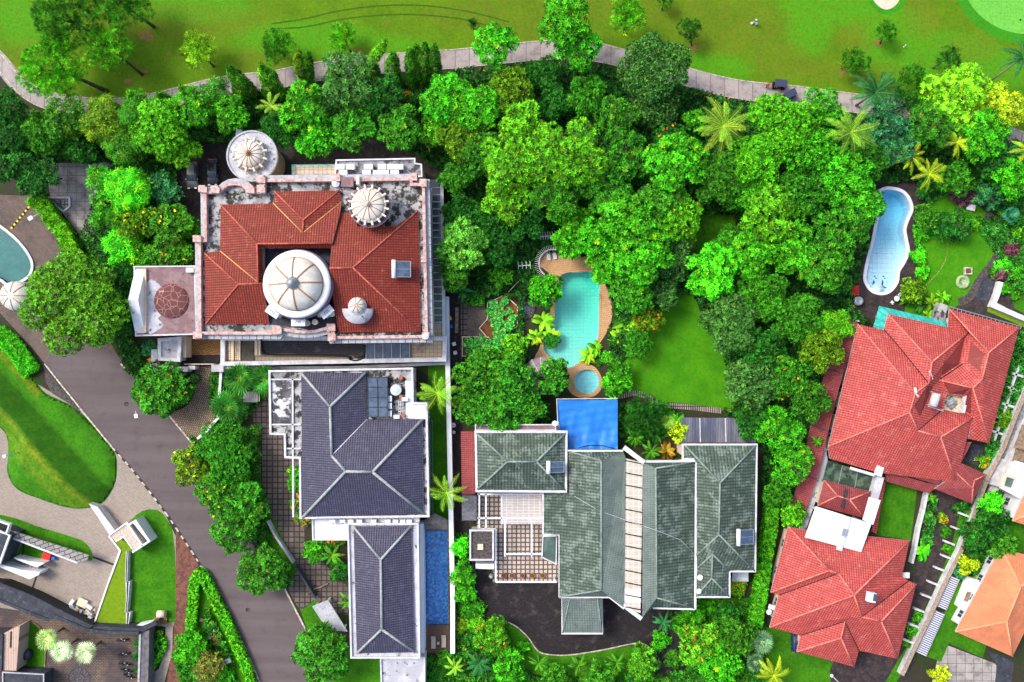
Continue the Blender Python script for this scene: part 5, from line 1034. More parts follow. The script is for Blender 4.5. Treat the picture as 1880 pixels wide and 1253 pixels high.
b = MB(); c = W(1527, 1241, 2.9); b.lathe((c.x, c.y, 2.9), [(.32 * math.cos(t), .32 * math.sin(t)) for t in np.linspace(-1.5, 1.5, 9)], 14); b.tube([(c.x, c.y, 2.85), (W(1541, 1253).x, W(1541, 1253).y, 2.9)], .05, 6); b.build('globe', m_whiter, lt)
# ------------------------------------------------ round pavilion under the trees, railings, garden furniture
oc = empty('round_pavilion', (*W(993, 690).xy, 0), 'round grey glass-roofed pavilion half hidden under the glossy tree beside the pool', 'pavilion')
c = W(993, 691, 3.6); b = MB(); b.lathe((c.x, c.y, 0), [(3.4, 2.9), (1.0, 3.9), (0, 3.95)], 12, False); b.build('canopy', M('mauve_glazing', (.20, .15, .19), (.28, .22, .26), 1, rough=.3), oc)
b = MB()
for k in range(12): t = 2 * math.pi * k / 12; b.bar((c.x + 3.42 * math.cos(t), c.y + 3.42 * math.sin(t), 2.98), (c.x + .5 * math.cos(t), c.y + .5 * math.sin(t), 4.1), .10, .1)
b.build('ribs', m_cream, oc)
for k in range(6): t = math.pi * k / 3; b = MB(); b.tube([(c.x + 3.2 * math.cos(t), c.y + 3.2 * math.sin(t), 0), (c.x + 3.2 * math.cos(t), c.y + 3.2 * math.sin(t), 2.95)], .09, 6); b.build('post', m_metal, oc)
for x, y, n, lb, rot in ((1003, 433, 6, 'white hooped pergola rails north of the pool deck', .1), (962, 487, 4, 'white pergola rails above the garden footpath', .2)):
    t = empty('pergola', (*W(x, y).xy, 0), lb, 'pergola')
    b = MB(); z = 2.6; b.bar(W(x - 11, y + 2, z), W(x + 11, y, z), .1, .1); b.build('beam', m_whiter, t)
    for k in range(n): xx = x - 11 + 22 * k / (n - 1); b = MB(); b.tube([W(xx, y - 7, z + .06), W(xx + 1, y + 7, z + .06)], .05, 5); b.build('rail', m_whiter, t)
    for s in (-9, 9): b = MB(); c = W(x + s, y + 1, z); b.tube([(c.x, c.y, 0), (c.x, c.y, z)], .06, 6); b.build('post', m_whiter, t)
b = MB(); cc = W(1014, 486)
for k in range(26):
    t = math.radians(75 + k * 6.2) if k < 26 else 0; r0, r1 = 2.3, 3.0
    b.bar((cc.x + r0 * math.cos(t), cc.y + r0 * math.sin(t), 2.3), (cc.x + r1 * math.cos(t) * 1.1, cc.y + r1 * math.sin(t) * 1.1, 2.3), .05, .05)
b.lathe((cc.x, cc.y, 0), [(2.5, 2.2), (2.5, 2.28), (2.6, 2.28), (2.6, 2.2)], 30, False, 1.3, 4.1); tag(b.build('curved_trellis', m_white), 'curved white slatted trellis hugging the north end of the pool deck', 'trellis')
def lounger(x, y, rot, label, mat=m_whiter, scale=1.0, group=None, z=.04):
    c = W(x, y, z); t = empty('sun_lounger', (c.x, c.y, z), label, 'sun lounger', group); ca, sa = math.cos(rot), math.sin(rot)
    T = lambda u, v, zz: (c.x + (u * ca - v * sa) * scale, c.y + (u * sa + v * ca) * scale, z + zz)
    b = MB(); b.face([T(-.32, -.95, .34), T(.32, -.95, .34), T(.32, .35, .34), T(-.32, .35, .34)]); b.face([T(-.32, .35, .34), T(.32, .35, .34), T(.32, .95, .75), T(-.32, .95, .75)])
    b.face([T(-.32, -.95, .26), T(-.32, .35, .26), T(.32, .35, .26), T(.32, -.95, .26)]); b.face([T(-.32, .35, .26), T(-.32, .95, .67), T(.32, .95, .67), T(.32, .35, .26)])
    for s in (-.32, .32): b.face([T(s, -.95, .26), T(s, .35, .26), T(s, .35, .34), T(s, -.95, .34)]); b.face([T(s, .35, .26), T(s, .95, .67), T(s, .95, .75), T(s, .35, .34)])
    b.build('cushion', mat, t)
    for u, v in ((-.28, -.85), (.28, -.85), (-.28, .3), (.28, .3)): b = MB(); b.box(T(u, v, 0), .06, .06, .27, rot); b.build('leg', m_white, t)
lounger(1007, 469, .08, 'white sun lounger on the tan deck, nearer the trellis end', group=None); lounger(1018, 467, .14, 'white sun lounger on the tan deck, closer to the pool side')
m_ecru = M('ecru_cloth', (.50, .42, .33)); lounger(796, 1178, 0, 'beige sun lounger on the timber deck, beside the villa wall', m_ecru, 1.25, z=.07); lounger(815, 1176, 0, 'beige sun lounger on the timber deck, beside the boundary wall', m_ecru, 1.25, z=.07)
b = MB(); c = W(805, 1180); b.tube([(c.x, c.y, .07), (c.x, c.y, .5)], .25, 12); tag(b.build('side_table', m_ecru), 'tiny round side table between the two beige loungers', 'table')
t = empty('garden_table', (*W(1643, 549).xy, 0), 'round white table at the foot of the kidney pool', 'table'); c = W(1643, 549)
b = MB(); b.tube([(c.x, c.y, .7), (c.x, c.y, .76)], .5, 20); b.build('table_top', m_whiter, t); b = MB(); b.tube([(c.x, c.y, 0), (c.x, c.y, .7)], .06, 8); b.build('pedestal', m_white, t)
for x, y, lb, cm in ((1650, 542, 'white garden chair with blue cushion beside the round table', m_blue), (1636, 556, 'plain white garden chair beside the round table', m_white)):
    t = empty('garden_chair', (*W(x, y).xy, 0), lb, 'chair', 'chairs at the round white table'); c = W(x, y)
    b = MB(); b.box((c.x, c.y, .40), .55, .55, .06, .7); b.build('seat', m_whiter, t); b = MB(); b.box((c.x, c.y, .46), .3, .3, .06, .7); b.build('cushion', cm, t)
    s = 1 if x > 1643 else -1; b = MB(); b.box((c.x + .2 * s, c.y + .2 * s, .46), .08, .55, .45, .78); b.build('backrest', m_whiter, t)
    for u, v in ((.33, 0), (-.33, 0), (0, .33), (0, -.33)): b = MB(); b.box((c.x + u, c.y + v, 0), .05, .05, .41); b.build('leg', m_white, t)
t = empty('slatted_bench', (*W(1570, 533).xy, 0), 'orange-red slatted bench roof beside the kidney pool', 'bench')
for k in range(6): b = MB(); z = .55; b.bar(W(1564, 524 + k * 3.2, z), W(1577, 526 + k * 3.2, z), .22, .06); b.build('slat', m_red, t)
for u, v in ((1565, 525), (1576, 526), (1565, 540), (1576, 541)): b = MB(); c = W(u, v); b.box((c.x, c.y, 0), .08, .08, .5); b.build('leg', m_wood, t)
b = MB(); c = W(1577, 553, 1.2); b.tube([(c.x, c.y, 0), (c.x, c.y, 1.2)], .8, 20); o = tag(b.build('water_tank', m_white), 'grey-white round tank by the wall south of the red bench', 'tank'); b = MB(); b.lathe((c.x, c.y, 1.2), [(.82, 0), (.75, .12), (.5, .18), (.4, .1), (0, .1)], 20); b.build('lid', m_metal, o)
t = empty('stone_bench', (*W(1783, 382).xy, 0), 'white square garden table with green arm at the lawn top', 'table')
b = MB(); c = W(1783, 381, .8); b.box((c.x, c.y, .72), 1.6, 1.1, .1, -.25); b.build('table_top', m_white, t); b = MB(); b.box((c.x, c.y, 0), .9, .6, .72, -.25); b.build('base', m_teal, t); b = MB(); b.bar(W(1759, 366, .8), W(1775, 378, .8), .3, .12); b.build('side_arm', m_teal, t)
b = MB(); c = W(1768, 431); b.box((c.x, c.y, .0), 1.2, .8, .35, -.25); tag(b.build('stone_block', m_white), 'small white stone seat in the middle of the garden lawn', 'seat')
t = empty('fire_pit', (*W(1776, 498).xy, 0), 'square pale stone planter with reddish centre on the lawn', 'planter'); c = W(1776, 498)
b = MB(); b.ringstrip([Vector((c.x + u * .5, c.y + v * .45, 0)) for u, v in ((-1, -1), (1, -1), (1, 1), (-1, 1))], [Vector((c.x + u * .72, c.y + v * .66, 0)) for u, v in ((-1, -1), (1, -1), (1, 1), (-1, 1))], 0, .4); b.build('stone_rim', m_kerb, t); b = MB(); b.box((c.x, c.y, 0), .98, .88, .3); b.build('fill', m_redgr, t)
t = empty('round_planter', (*W(1767, 518).xy, 0), 'round planter ringed with pale green foliage beside the slate path', 'planter'); c = W(1767, 518)
b = MB(); b.lathe((c.x, c.y, 0), [(1.25, 0), (1.25, .35), (.7, .35), (.7, .2), (0, .2)], 28); b.build('planter_ring', M('pale_succulents', (.38, .48, .26), (.22, .34, .14), 4, bump=.1), t)
b = MB(); b.wallpath(WP(spline('1740,445 1738,470 1728,492 1712,512 1700,524', 6, False)), .14, 0, .045); b.build('stepping_path', M('pale_stones', (.32, .36, .10), (.06, .16, .01), 6))['kind'] = 'structure'
b = MB(); b.wallpath(WP('1813,405 1822,412 1827,424 1833,440', .3), .2, 0, .3); b.build('stone_edge', m_kerb)['kind'] = 'structure'
for pth in ('1853,378 1866,402 1875,412', '1850,436 1862,448 1848,470 1838,480'): b = MB(); b.wallpath(WP(pth), .9, 0, .12); b.build('stone_steps', m_stone)['kind'] = 'structure'
# vegetable beds
for lb, pts, nm in (('irregular vegetable bed with orange soil and pale board edging', '895,557 927,542 950,563 950,600 925,612 899,625 880,603 895,586', 0), ('lower vegetable bed with board edging beside the alley', '849,619 897,619 906,632 912,646 905,656 849,654', 1)):
    t = empty('vegetable_bed', (*WP(pts)[0].xy, 0), lb, 'garden bed'); b = MB(); b.prism(WP(pts), 0, .22); b.build('soil', m_bedsoil, t); b = MB(); b.wallpath(WP(pts), .16, 0, .34, True); b.build('board_edging', m_cream, t)
b = MB(); b.wallpath(WP('957,493 953,510 946,522 940,540'), 1.0, 0, .06); b.build('garden_path', m_slate)['kind'] = 'structure'
b = MB(); b.tube([W(929, 541, 1.0), W(958, 511, 1.0)], .06, 6); tag(b.build('handrail', m_cream), 'slim pale handrail beside the dark garden footpath', 'handrail')
t = empty('rock_pool', (*W(968, 568).xy, 0), 'small dark rock pool with boulders west of the big pool', 'rock pool'); random.seed(7)
b = MB(); b.prism(WP(spline('962,560 970,562 974,570 968,578 962,572', 3)), 0, .1); b.build('pool_water', m_glassb, t)
for k in range(14):
    a = 2 * math.pi * k / 14; c = W(968 + 11 * math.cos(a), 569 + 13 * math.sin(a)); r = random.uniform(.4, .75); b = MB(); b.lathe((c.x, c.y, 0), [(r, 0), (r * .95, r * .3), (r * .6, r * .6), (0, r * .7)], 7, False); b.build('boulder', m_rock, t)
# clutter along the alley
for x, y, mt, lb in ((826, 585, m_yel, 'small yellow crate standing in the alley behind the wall'), (828, 600, m_blue, 'small blue crate standing in the alley behind the wall'), (836, 648, m_whiter, 'white box at the south end of the alley clutter'), (834, 632, m_whiter, 'folded white sheet lying in the alley')):
    b = MB(); c = W(x, y); b.box((c.x, c.y, .03), .6, .6, .5, .3); o = tag(b.build('crate', mt), lb, 'crate'); b = MB(); b.box((c.x, c.y, .53), .66, .66, .05, .3); b.build('lid', mt, o)
for nm, x0, x1 in (('plank', 836, 842), ('plank', 838, 843)):
    pass
b = MB(); b.bar(W(839, 565, .35), W(838, 612, .35), .6, .3); tag(b.build('timber_stack', m_wood), 'long stack of weathered timber in the alley', 'timber stack')
# debris by the dark corridor
random.seed(11)
t = empty('rubble_heap', (*W(150, 1122).xy, 0), 'heap of white boards and rubble against the dark corridor', 'rubble heap')
for k in range(26):
    x, y = random.gauss(146, 15), random.gauss(1122, 7); c = W(x, y, random.uniform(.1, .7)); b = MB(); b.box((c.x, c.y, .03), random.uniform(.5, 1.6), random.uniform(.3, .9), random.uniform(.2, .9), random.random() * 3); b.build('rubble_piece', random.choice([m_whiter, m_white, m_kerb, m_grey, m_wood]), t)
b = MB(); b.box(W(151, 1107, .5), 1.8, 1.5, .1, -.4); b.build('board', m_cream, t)
b = MB(); c = W(167, 1135, 0); b.tube([(c.x, c.y, 0), (c.x, c.y, 1)], .5, 16); tag(b.build('barrel', m_whiter), 'white barrel at the east end of the rubble heap', 'barrel')
b = MB(); c = W(89, 1020); b.box((c.x, c.y, .03), 1.4, 1.1, .7, -.3); o = tag(b.build('red_box', m_red), 'bright red box below the slatted stone canopy', 'box'); b = MB(); b.box((c.x, c.y, .73), 1.46, 1.16, .06, -.3); b.build('lid', m_red, o)
b = MB(); c = W(101, 1024); b.box((c.x, c.y, .03), .6, .5, .6, -.3); o = tag(b.build('blue_box', m_blue), 'small blue box beside the bright red box', 'box'); b = MB(); b.box((c.x, c.y, .63), .64, .54, .05); b.build('lid', m_blue, o)
b = MB(); c = W(55, 1200); b.lathe((c.x, c.y, .03), [(.0, 0), (.75, 0), (.8, .8), (.6, 1.3), (0, 1.4)], 9, True); o = tag(b.build('boulder', m_slate), 'glossy black boulder standing on the courtyard lawn', 'boulder'); o.scale = (.9, 1.25, 1)
# ------------------------------------------------ roof equipment
def heater(x, y, z, rot, label, w=1.0, parent_panels=1, flip=1):
    c = W(x, y, z); t = empty('solar_water_heater', (c.x, c.y, z), label, 'solar heater'); ca, sa = math.cos(rot), math.sin(rot)
    T = lambda u, v, zz: Vector((c.x + u * ca - v * sa, c.y + u * sa + v * ca, z + zz))
    b = MB(); b.face([T(-.2, -1.3 * w, .75), T(2.1, -1.3 * w, .25), T(2.1, 1.3 * w, .25), T(-.2, 1.3 * w, .75)]); b.face([T(-.2, -1.3 * w, .65), T(-.2, 1.3 * w, .65), T(2.1, 1.3 * w, .15), T(2.1, -1.3 * w, .15)]); b.build('collector_panel', m_glassb, t)
    b = MB(); b.bar(T(-.2, 0, .80), T(2.1, 0, .30), .06, .06); b.bar(T(-.2, -1.3 * w, .8), T(2.1, -1.3 * w, .3), .08, .1); b.bar(T(-.2, 1.3 * w, .8), T(2.1, 1.3 * w, .3), .08, .1); b.bar(T(2.1, -1.3 * w, .3), T(2.1, 1.3 * w, .3), .08, .1); b.build('frame', m_metal, t)
    b = MB(); b.tube([T(-.6, -1.5 * w, .8), T(-.6, 1.5 * w, .8)], .38, 14); b.build('tank', m_whiter, t)
    b = MB()
    for u, v in ((-.6, -1), (-.6, 1), (1.9, -1), (1.9, 1)): b.tube([T(u, v * w, -.3), T(u, v * w, .5 if u < 0 else .25)], .04, 5)
    b.build('stand', m_metal, t)
heater(731, 495, 14.4, 0, 'solar heater with white tank on the mansion red roof'); heater(1013, 857, 8.6, 0, 'solar heater on the small north-west green roof', .72); heater(1360, 985, 8.9, 0, 'solar heater on the easternmost green roof', .95)
t = empty('solar_water_heater', (*W(1714, 735, 9.6).xy, 9.6), 'rounded silver water tank heater beside the light well of the pink roof', 'solar heater'); b = MB(); b.tube([W(1720, 723, 10.2), W(1712, 746, 10.0)], .72, 16); b.build('tank', M('brushed_silver', (.75, .75, .76), rough=.35, metal=.5), t)
b = MB()
for p_ in WP('1710,720 1724,724 1704,744 1730,753', 9.4): b.tube([p_ - Vector((0, 0, .6)), p_ + Vector((0, 0, .4))], .05, 5)
b.bar(W(1704, 746, 9.4), W(1731, 755, 9.1), .1, .1); b.build('stand', m_white, t)
t = empty('roof_window', (*W(1598, 1095, 10).xy, 10), 'boxy roof window with dark glass on the southern red house', 'roof window'); b = MB(); b.box(W(1597, 1095, 10.0), 1.4, 1.6, .9, -.15); b.build('frame', m_whiter, t); b = MB(); b.box(W(1603, 1095, 10.2), .6, 1.2, .85, -.15); b.build('glass', m_glassd, t)
acp = None
def ac(x, y, z, label, group, s=1.0, rot=0.0):
    global acp
    c = W(x, y, z)
    if acp is None:
        t = empty('air_conditioner', (c.x, c.y, z), label, 'air conditioner', group)
        b = MB(); b.box((c.x, c.y, z), 1.25, .8, .95); b.build('casing', m_whiter, t); b = MB(); b.lathe((c.x, c.y - .41, z + .5), [(0, 0), (.3, 0)], 12); b.box((c.x, c.y - .42, z + .05), 1.1, .08, .85); b.build('grille_and_shade', m_glassd, t)  # grille box spread over the front, its dark colour standing in for shade
        b = MB(); b.box((c.x, c.y, z + .95), .7, .08, .03); b.build('lifting_bar', m_metal, t); acp = t
    else:
        t = acp.copy(); COL.objects.link(t); t.location = (c.x, c.y, z); t['label'] = label; t['group'] = group
        for ch in acp.children: k = ch.copy(); COL.objects.link(k); k.parent = t
        ORG[t.name] = t.location.copy()
    t.scale = (s, s, s); t.rotation_euler.z = rot
G1 = 'air conditioners in rows on the mansion service roof'
for i, x in enumerate((627, 645, 678, 703, 720, 734)): ac(x, 309, 9.0, 'white air conditioner in the north row on the mansion, number %s from the west' % ('one', 'two', 'three', 'four', 'five', 'six')[i], G1, 1.15)
for i, x in enumerate((632, 675, 694, 708, 726)): ac(x, 320, 9.0, 'white air conditioner in the south row on the mansion, number %s from the west' % ('one', 'two', 'three', 'four', 'five')[i], G1, 1.15)
ac(352, 497, 8.02, 'air conditioner on the purple-brown roof corner of the mansion porch', 'single air conditioners')
for i, x in enumerate((612, 630, 645, 661, 687, 713, 727, 740, 752)): ac(x, 956, 5.62, 'small air conditioner between the slate roofs, number %s from the west' % ('one', 'two', 'three', 'four', 'five', 'six', 'seven', 'eight', 'nine')[i], 'air conditioners between the slate roofs', .75)
for i, (x, y, r) in enumerate(((717, 732, 1.57), (717, 745, 1.57), (717, 759, 1.57), (729, 765, 0), (744, 733, 0))): ac(x, y, 6.95, 'air conditioner beside the villa skylight, ' + ('topmost of the column', 'middle of the column', 'lowest of the column', 'set crosswise at the bottom', 'apart near the water tank')[i], 'air conditioners beside the skylight', .8, r)
def tank(x, y, z, r, h, label, mat=m_whiter):
    c = W(x, y, z); t = empty('water_tank', (c.x, c.y, z), label, 'water tank'); b = MB(); b.tube([(c.x, c.y, z), (c.x, c.y, z + h)], r, 24); b.build('tank_body', mat, t); b = MB(); b.lathe((c.x, c.y, z + h), [(r, 0), (r * .5, .12), (r * .35, .22), (0, .22)], 24); b.build('lid', M('tank_lid', (.5, .62, .62)) if r > .7 else mat, t)
tank(728, 716, 6.95, .95, 1.0, 'round pale tank on the villa roof beside the skylight'); tank(618, 338, 12.05, .65, .8, 'small white tank in the north corridor of the mansion roof'); tank(782, 618, 13.3, .5, .3, 'squat white tank on the south-east roof corner of the mansion')
for x, y, lb in ((737, 694, 'terracotta flue pot at the north end of the villa equipment'), (737, 728, 'terracotta flue pot below the round villa tank'), (741, 763, 'terracotta flue pot at the south end of the villa equipment')):
    b = MB(); c = W(x, y, 7); b.tube([(c.x, c.y, 6.95), (c.x, c.y, 7.6)], [.3, .26], 10); o = tag(b.build('flue_pot', m_terra), lb, 'flue pot'); b = MB(); b.tube([(c.x, c.y, 7.6), (c.x, c.y, 7.7)], .34, 10); b.build('cap', m_terra, o)
b = MB()
for y in (738, 744, 750, 756): b.tube([W(731, y, 7.5), W(741, y, 7.5)], .05, 5)
for x in (732, 736, 740): b.tube([W(x, 735, 7.45), W(x, 760, 7.45)], .05, 5)
b.tube([W(732, 736, 6.9), W(732, 736, 7.5)], .05, 5); tag(b.build('pipe_rack', m_white), 'white pipe rack between skylight and roof edge of the villa', 'pipe rack')
def dish(x, y, z, r, label, h=.8):
    c = W(x, y, z); t = empty('satellite_dish', (c.x, c.y, z), label, 'satellite dish')
    b = MB(); b.lathe((c.x, c.y, z + h), [(r * q, .18 * q * q * r) for q in (0, .3, .6, .85, 1)], 20); b.lathe((c.x, c.y, z + h - .03), [(r, .18 * r), (r * .5, .03), (0, -.02)], 20); b.build('reflector', m_whiter, t)
    b = MB(); b.tube([(c.x, c.y, z), (c.x, c.y, z + h)], .05, 6); b.build('mast', m_metal, t); b = MB(); b.tube([(c.x + r, c.y, z + h + .1), (c.x, c.y, z + h + .5)], .03, 5); b.build('feed_arm', m_metal, t)
dish(1018, 777, 6.0, .5, 'white dish at the roof corner beside the blue tarpaulin'); dish(1283, 1058, 7.0, .5, 'upper white dish at the west eave of the small green wing'); dish(1281, 1083, 7.0, .45, 'lower white dish at the west eave of the small green wing'); dish(1409, 1121, 1.8, .5, 'white dish at the west wall of the southern red house'); dish(833, 780, .0, .45, 'white dish standing in the alley north of the red lean-to', 1.0); dish(834, 793, 0, .3, 'smaller white dish in the alley just below another dish', 1.0)
pot0 = None
for i, x in enumerate((925, 940, 959, 977, 996)):
    c = W(x, 1056, .3); lb = 'terracotta pot with small plant at the patio edge, ' + ('westernmost', 'second', 'middle', 'fourth', 'easternmost')[i]
    if pot0 is None:
        t = pot0 = empty('flower_pot', (c.x, c.y, .3), lb, 'flower pot', 'terracotta pots on the patio'); b = MB(); b.lathe((c.x, c.y, .3), [(.3, 0), (.45, .55), (.5, .55), (.5, .62), (.40, .62), (.38, .5), (0, .5)], 16); b.build('pot', m_terra, t); b = MB(); b.lathe((c.x, c.y, .78), [(.3, 0), (.22, .25), (0, .3)], 7, False); b.build('plant', M('pot_plant', (.04, .10, .02)), t)
    else:
        t = pot0.copy(); COL.objects.link(t); t.location = (c.x, c.y, .3); t['label'] = lb
        for ch in pot0.children: k = ch.copy(); COL.objects.link(k); k.parent = t
b = MB(); c = W(902, 1057); b.lathe((c.x, c.y, 0), [(.35, 0), (.45, .5), (.2, .9), (.25, 1.1), (0, 1.1)], 14); tag(b.build('stone_urn', m_grey), 'blue-grey stone urn beside the dark store', 'urn')
# ------------------------------------------------ vehicles
def car(x, y, rot, label, paint, z=.03, L=4.9, Wd=1.95):
    c = W(x, y, 0); t = empty('parked_car', (c.x, c.y, z), label, 'car', 'cars on the dark service yard'); o0 = ORG[t.name].copy(); ORG[t.name] = Vector((0, 0, 0)); hl, hw = L / 2, Wd / 2
    prof = [(-hl, .45), (-hl, .85), (-hl + .15, 1.0), (-hl + .9, 1.05), (-.9, 1.1), (.0, 1.1), (hl - 1.3, 1.02), (hl - .3, .85), (hl, .65), (hl, .40)]
    def body(pr, hw0, taper, smooth=True):
        b = MB(); ys = np.linspace(-1, 1, 9); rows = []
        for k in ys:
            s = math.sqrt(max(0, 1 - abs(k) ** 5)); rows.append([((hw0) * k, u * (1 - .06 * abs(k) ** 3), w_ if j in (0, len(pr) - 1) else .35 + (w_ - .35) * (.80 + .20 * s)) for j, (u, w_) in enumerate(pr)])
        for r0, r1 in zip(rows, rows[1:]):
            for j in range(len(pr) - 1): b.face([r0[j], r1[j], r1[j + 1], r0[j + 1]], smooth=smooth)
        for r0, fl in ((rows[0], 0), (rows[-1], 1)): f = r0 if fl else r0[::-1]; b.face(f)
        b.face([rows[0][0], rows[0][-1], rows[-1][-1], rows[-1][0]]); return b
    body(prof, hw, 0).build('body', paint, t)
    b = MB(); b.prism([(-.72, -1.9), (.72, -1.9), (.80, -.1), (-.80, -.1)], 1.0, 1.0)
    cab = [(-hl + .5, 1.0), (-hl + 1.1, 1.48), (-.3, 1.52), (.35, 1.42), (1.15, 1.05)]
    bb = body(cab, hw * .84, 0); bb.build('cabin_glass', m_glassd, t)
    b = MB(); b.box((0, -.85, 1.44), hw * 1.25, 1.7, .10); b.build('roof_panel', paint, t)
    for sx in (-1, 1):
        for sy in (-1, 1):
            b = MB(); b.tube([(sx * (hw - .22), sy * (hl - .95), .34), (sx * (hw + .01), sy * (hl - .95), .34)], .34, 16); wl = b.build('wheel', m_rub, t)
            b = MB(); b.tube([(sx * (hw + .00), sy * (hl - .95), .34), (sx * (hw + .02), sy * (hl - .95), .34)], .2, 12); b.build('rim', m_chr, wl)
        b = MB(); b.box((sx * (hw - .35), hl - .12, .68), .4, .25, .14); b.build('headlight', m_whiter, t)
        b = MB(); b.box((sx * (hw - .35), -hl + .08, .8), .35, .14, .16); b.build('tail_light', m_red, t)
        b = MB(); b.box((sx * (hw + .08), .75, .98), .2, .14, .12); b.build('mirror', paint, t)
    t.rotation_euler.z = rot; return t
car(356, 324, math.pi, 'silver-grey car parked nose down, on the outer side of the service yard', m_cars); car(393, 318, math.pi, 'black car parked close to the round turret of the mansion', m_carb); car(1459, 1176, 0, 'dark blue car tucked under the eave of the southern red house', M('navy_paint', (.01, .03, .10), rough=.25, spec=.6), L=3.8, Wd=1.7)['group'] = 'parked cars'
def cart(x, y, rot, label, z=.05):
    c = W(x, y, 0); t = empty('golf_cart', (c.x, c.y, z), label, 'golf cart', 'golf carts on the concrete path'); ORG[t.name] = Vector((0, 0, 0))
    b = MB(); b.box((0, 0, .25), 2.4, 1.15, .3); b.box((1.0, 0, .5), .5, 1.1, .35); b.box((-.9, 0, .5), .6, 1.1, .3); b.build('body', m_carb, t)
    b = MB(); b.box((-.1, 0, .55), .55, 1.05, .2); b.box((-.42, 0, .7), .14, 1.05, .45); b.box((1.12, 0, .55), .34, 1.0, .32); b.build('seat', m_red if 'red' in label else m_ecru, t)
    b = MB(); b.box((0, 0, 1.85), 2.2, 1.3, .09)
    for k in range(7): b.box((-.9 + k * .3, 0, 1.94), .06, 1.2, .03)
    b.build('canopy', M('navy_canopy', (.04, .05, .10), rough=.5), t)
    for u in (-.9, .85):
        for v in (-.5, .5): b = MB(); b.tube([(u, v, .5), (u * .95, v, 1.86)], .03, 5); b.build('canopy_post', m_metal, t)
    for u in (-.8, .85):
        for v in (-.55, .55): b = MB(); b.tube([(u, v - .1, .25), (u, v + .1, .25)], .25, 14); b.build('wheel', m_rub, t)
    b = MB(); b.tube([(.45, -.25, .9), (.40, -.25, .92)], .2, 12); b.build('steering_wheel', m_rub, t)
    t.rotation_euler.z = rot
cart(1428, 159, -.08, 'golf cart with dark ribbed canopy and red front on the path'); cart(1445, 178, .45, 'dark golf cart turned half off the concrete path')
def bike(x, y, rot, label):
    c = W(x, y, 0); t = empty('parked_motorcycle', (c.x, c.y, .03), label, 'motorcycle', 'motorcycles in the paved courtyard'); ORG[t.name] = Vector((0, 0, 0))
    for u in (-.65, .65): b = MB(); b.tube([(u, -.07, .3), (u, .07, .3)], .30, 16); w_ = b.build('wheel', m_rub, t); b = MB(); b.tube([(u, -.08, .3), (u, .08, .3)], .14, 10); b.build('rim', m_chr, w_)
    b = MB(); b.tube([(-.55, 0, .75), (-.1, 0, .72), (.1, 0, .70)], [.12, .17, .12], 8); b.build('seat', m_dark, t)
    b = MB(); b.tube([(.05, 0, .65), (.35, 0, .80), (.58, 0, .72), (.70, 0, .52)], [.10, .15, .12, .05], 8); b.tube([(-.6, 0, .62), (-.8, 0, .68)], [.10, .05], 8); b.build('fairing', m_carb if int(y) % 2 else m_red, t)
    b = MB(); b.tube([(-.2, 0, .3), (.2, 0, .35)], .2, 8); b.build('engine', m_metal, t)
    b = MB(); b.tube([(.42, -.36, 1.02), (.5, 0, .98), (.42, .36, 1.02)], .03, 6); b.tube([(.5, 0, .98), (.65, 0, .3)], .04, 6); b.build('handlebar', m_rub, t)
    b = MB(); b.tube([(.62, 0, .88), (.72, 0, .86)], .09, 10); b.build('headlight', m_whiter, t)
    t.rotation_euler.z = rot; t.scale = (1.15, 1.15, 1.15)
bike(226, 1173, .1, 'black and red motorcycle parked alone at the north end of the row'); bike(229, 1199, .15, 'black and red motorcycle just south of the gap in the row'); bike(231, 1217, -.1, 'motorcycle in the southern cluster, nearest the gap'); bike(234, 1229, -.25, 'motorcycle in the middle of the southern cluster'); bike(239, 1239, -.35, 'southernmost motorcycle of the row')
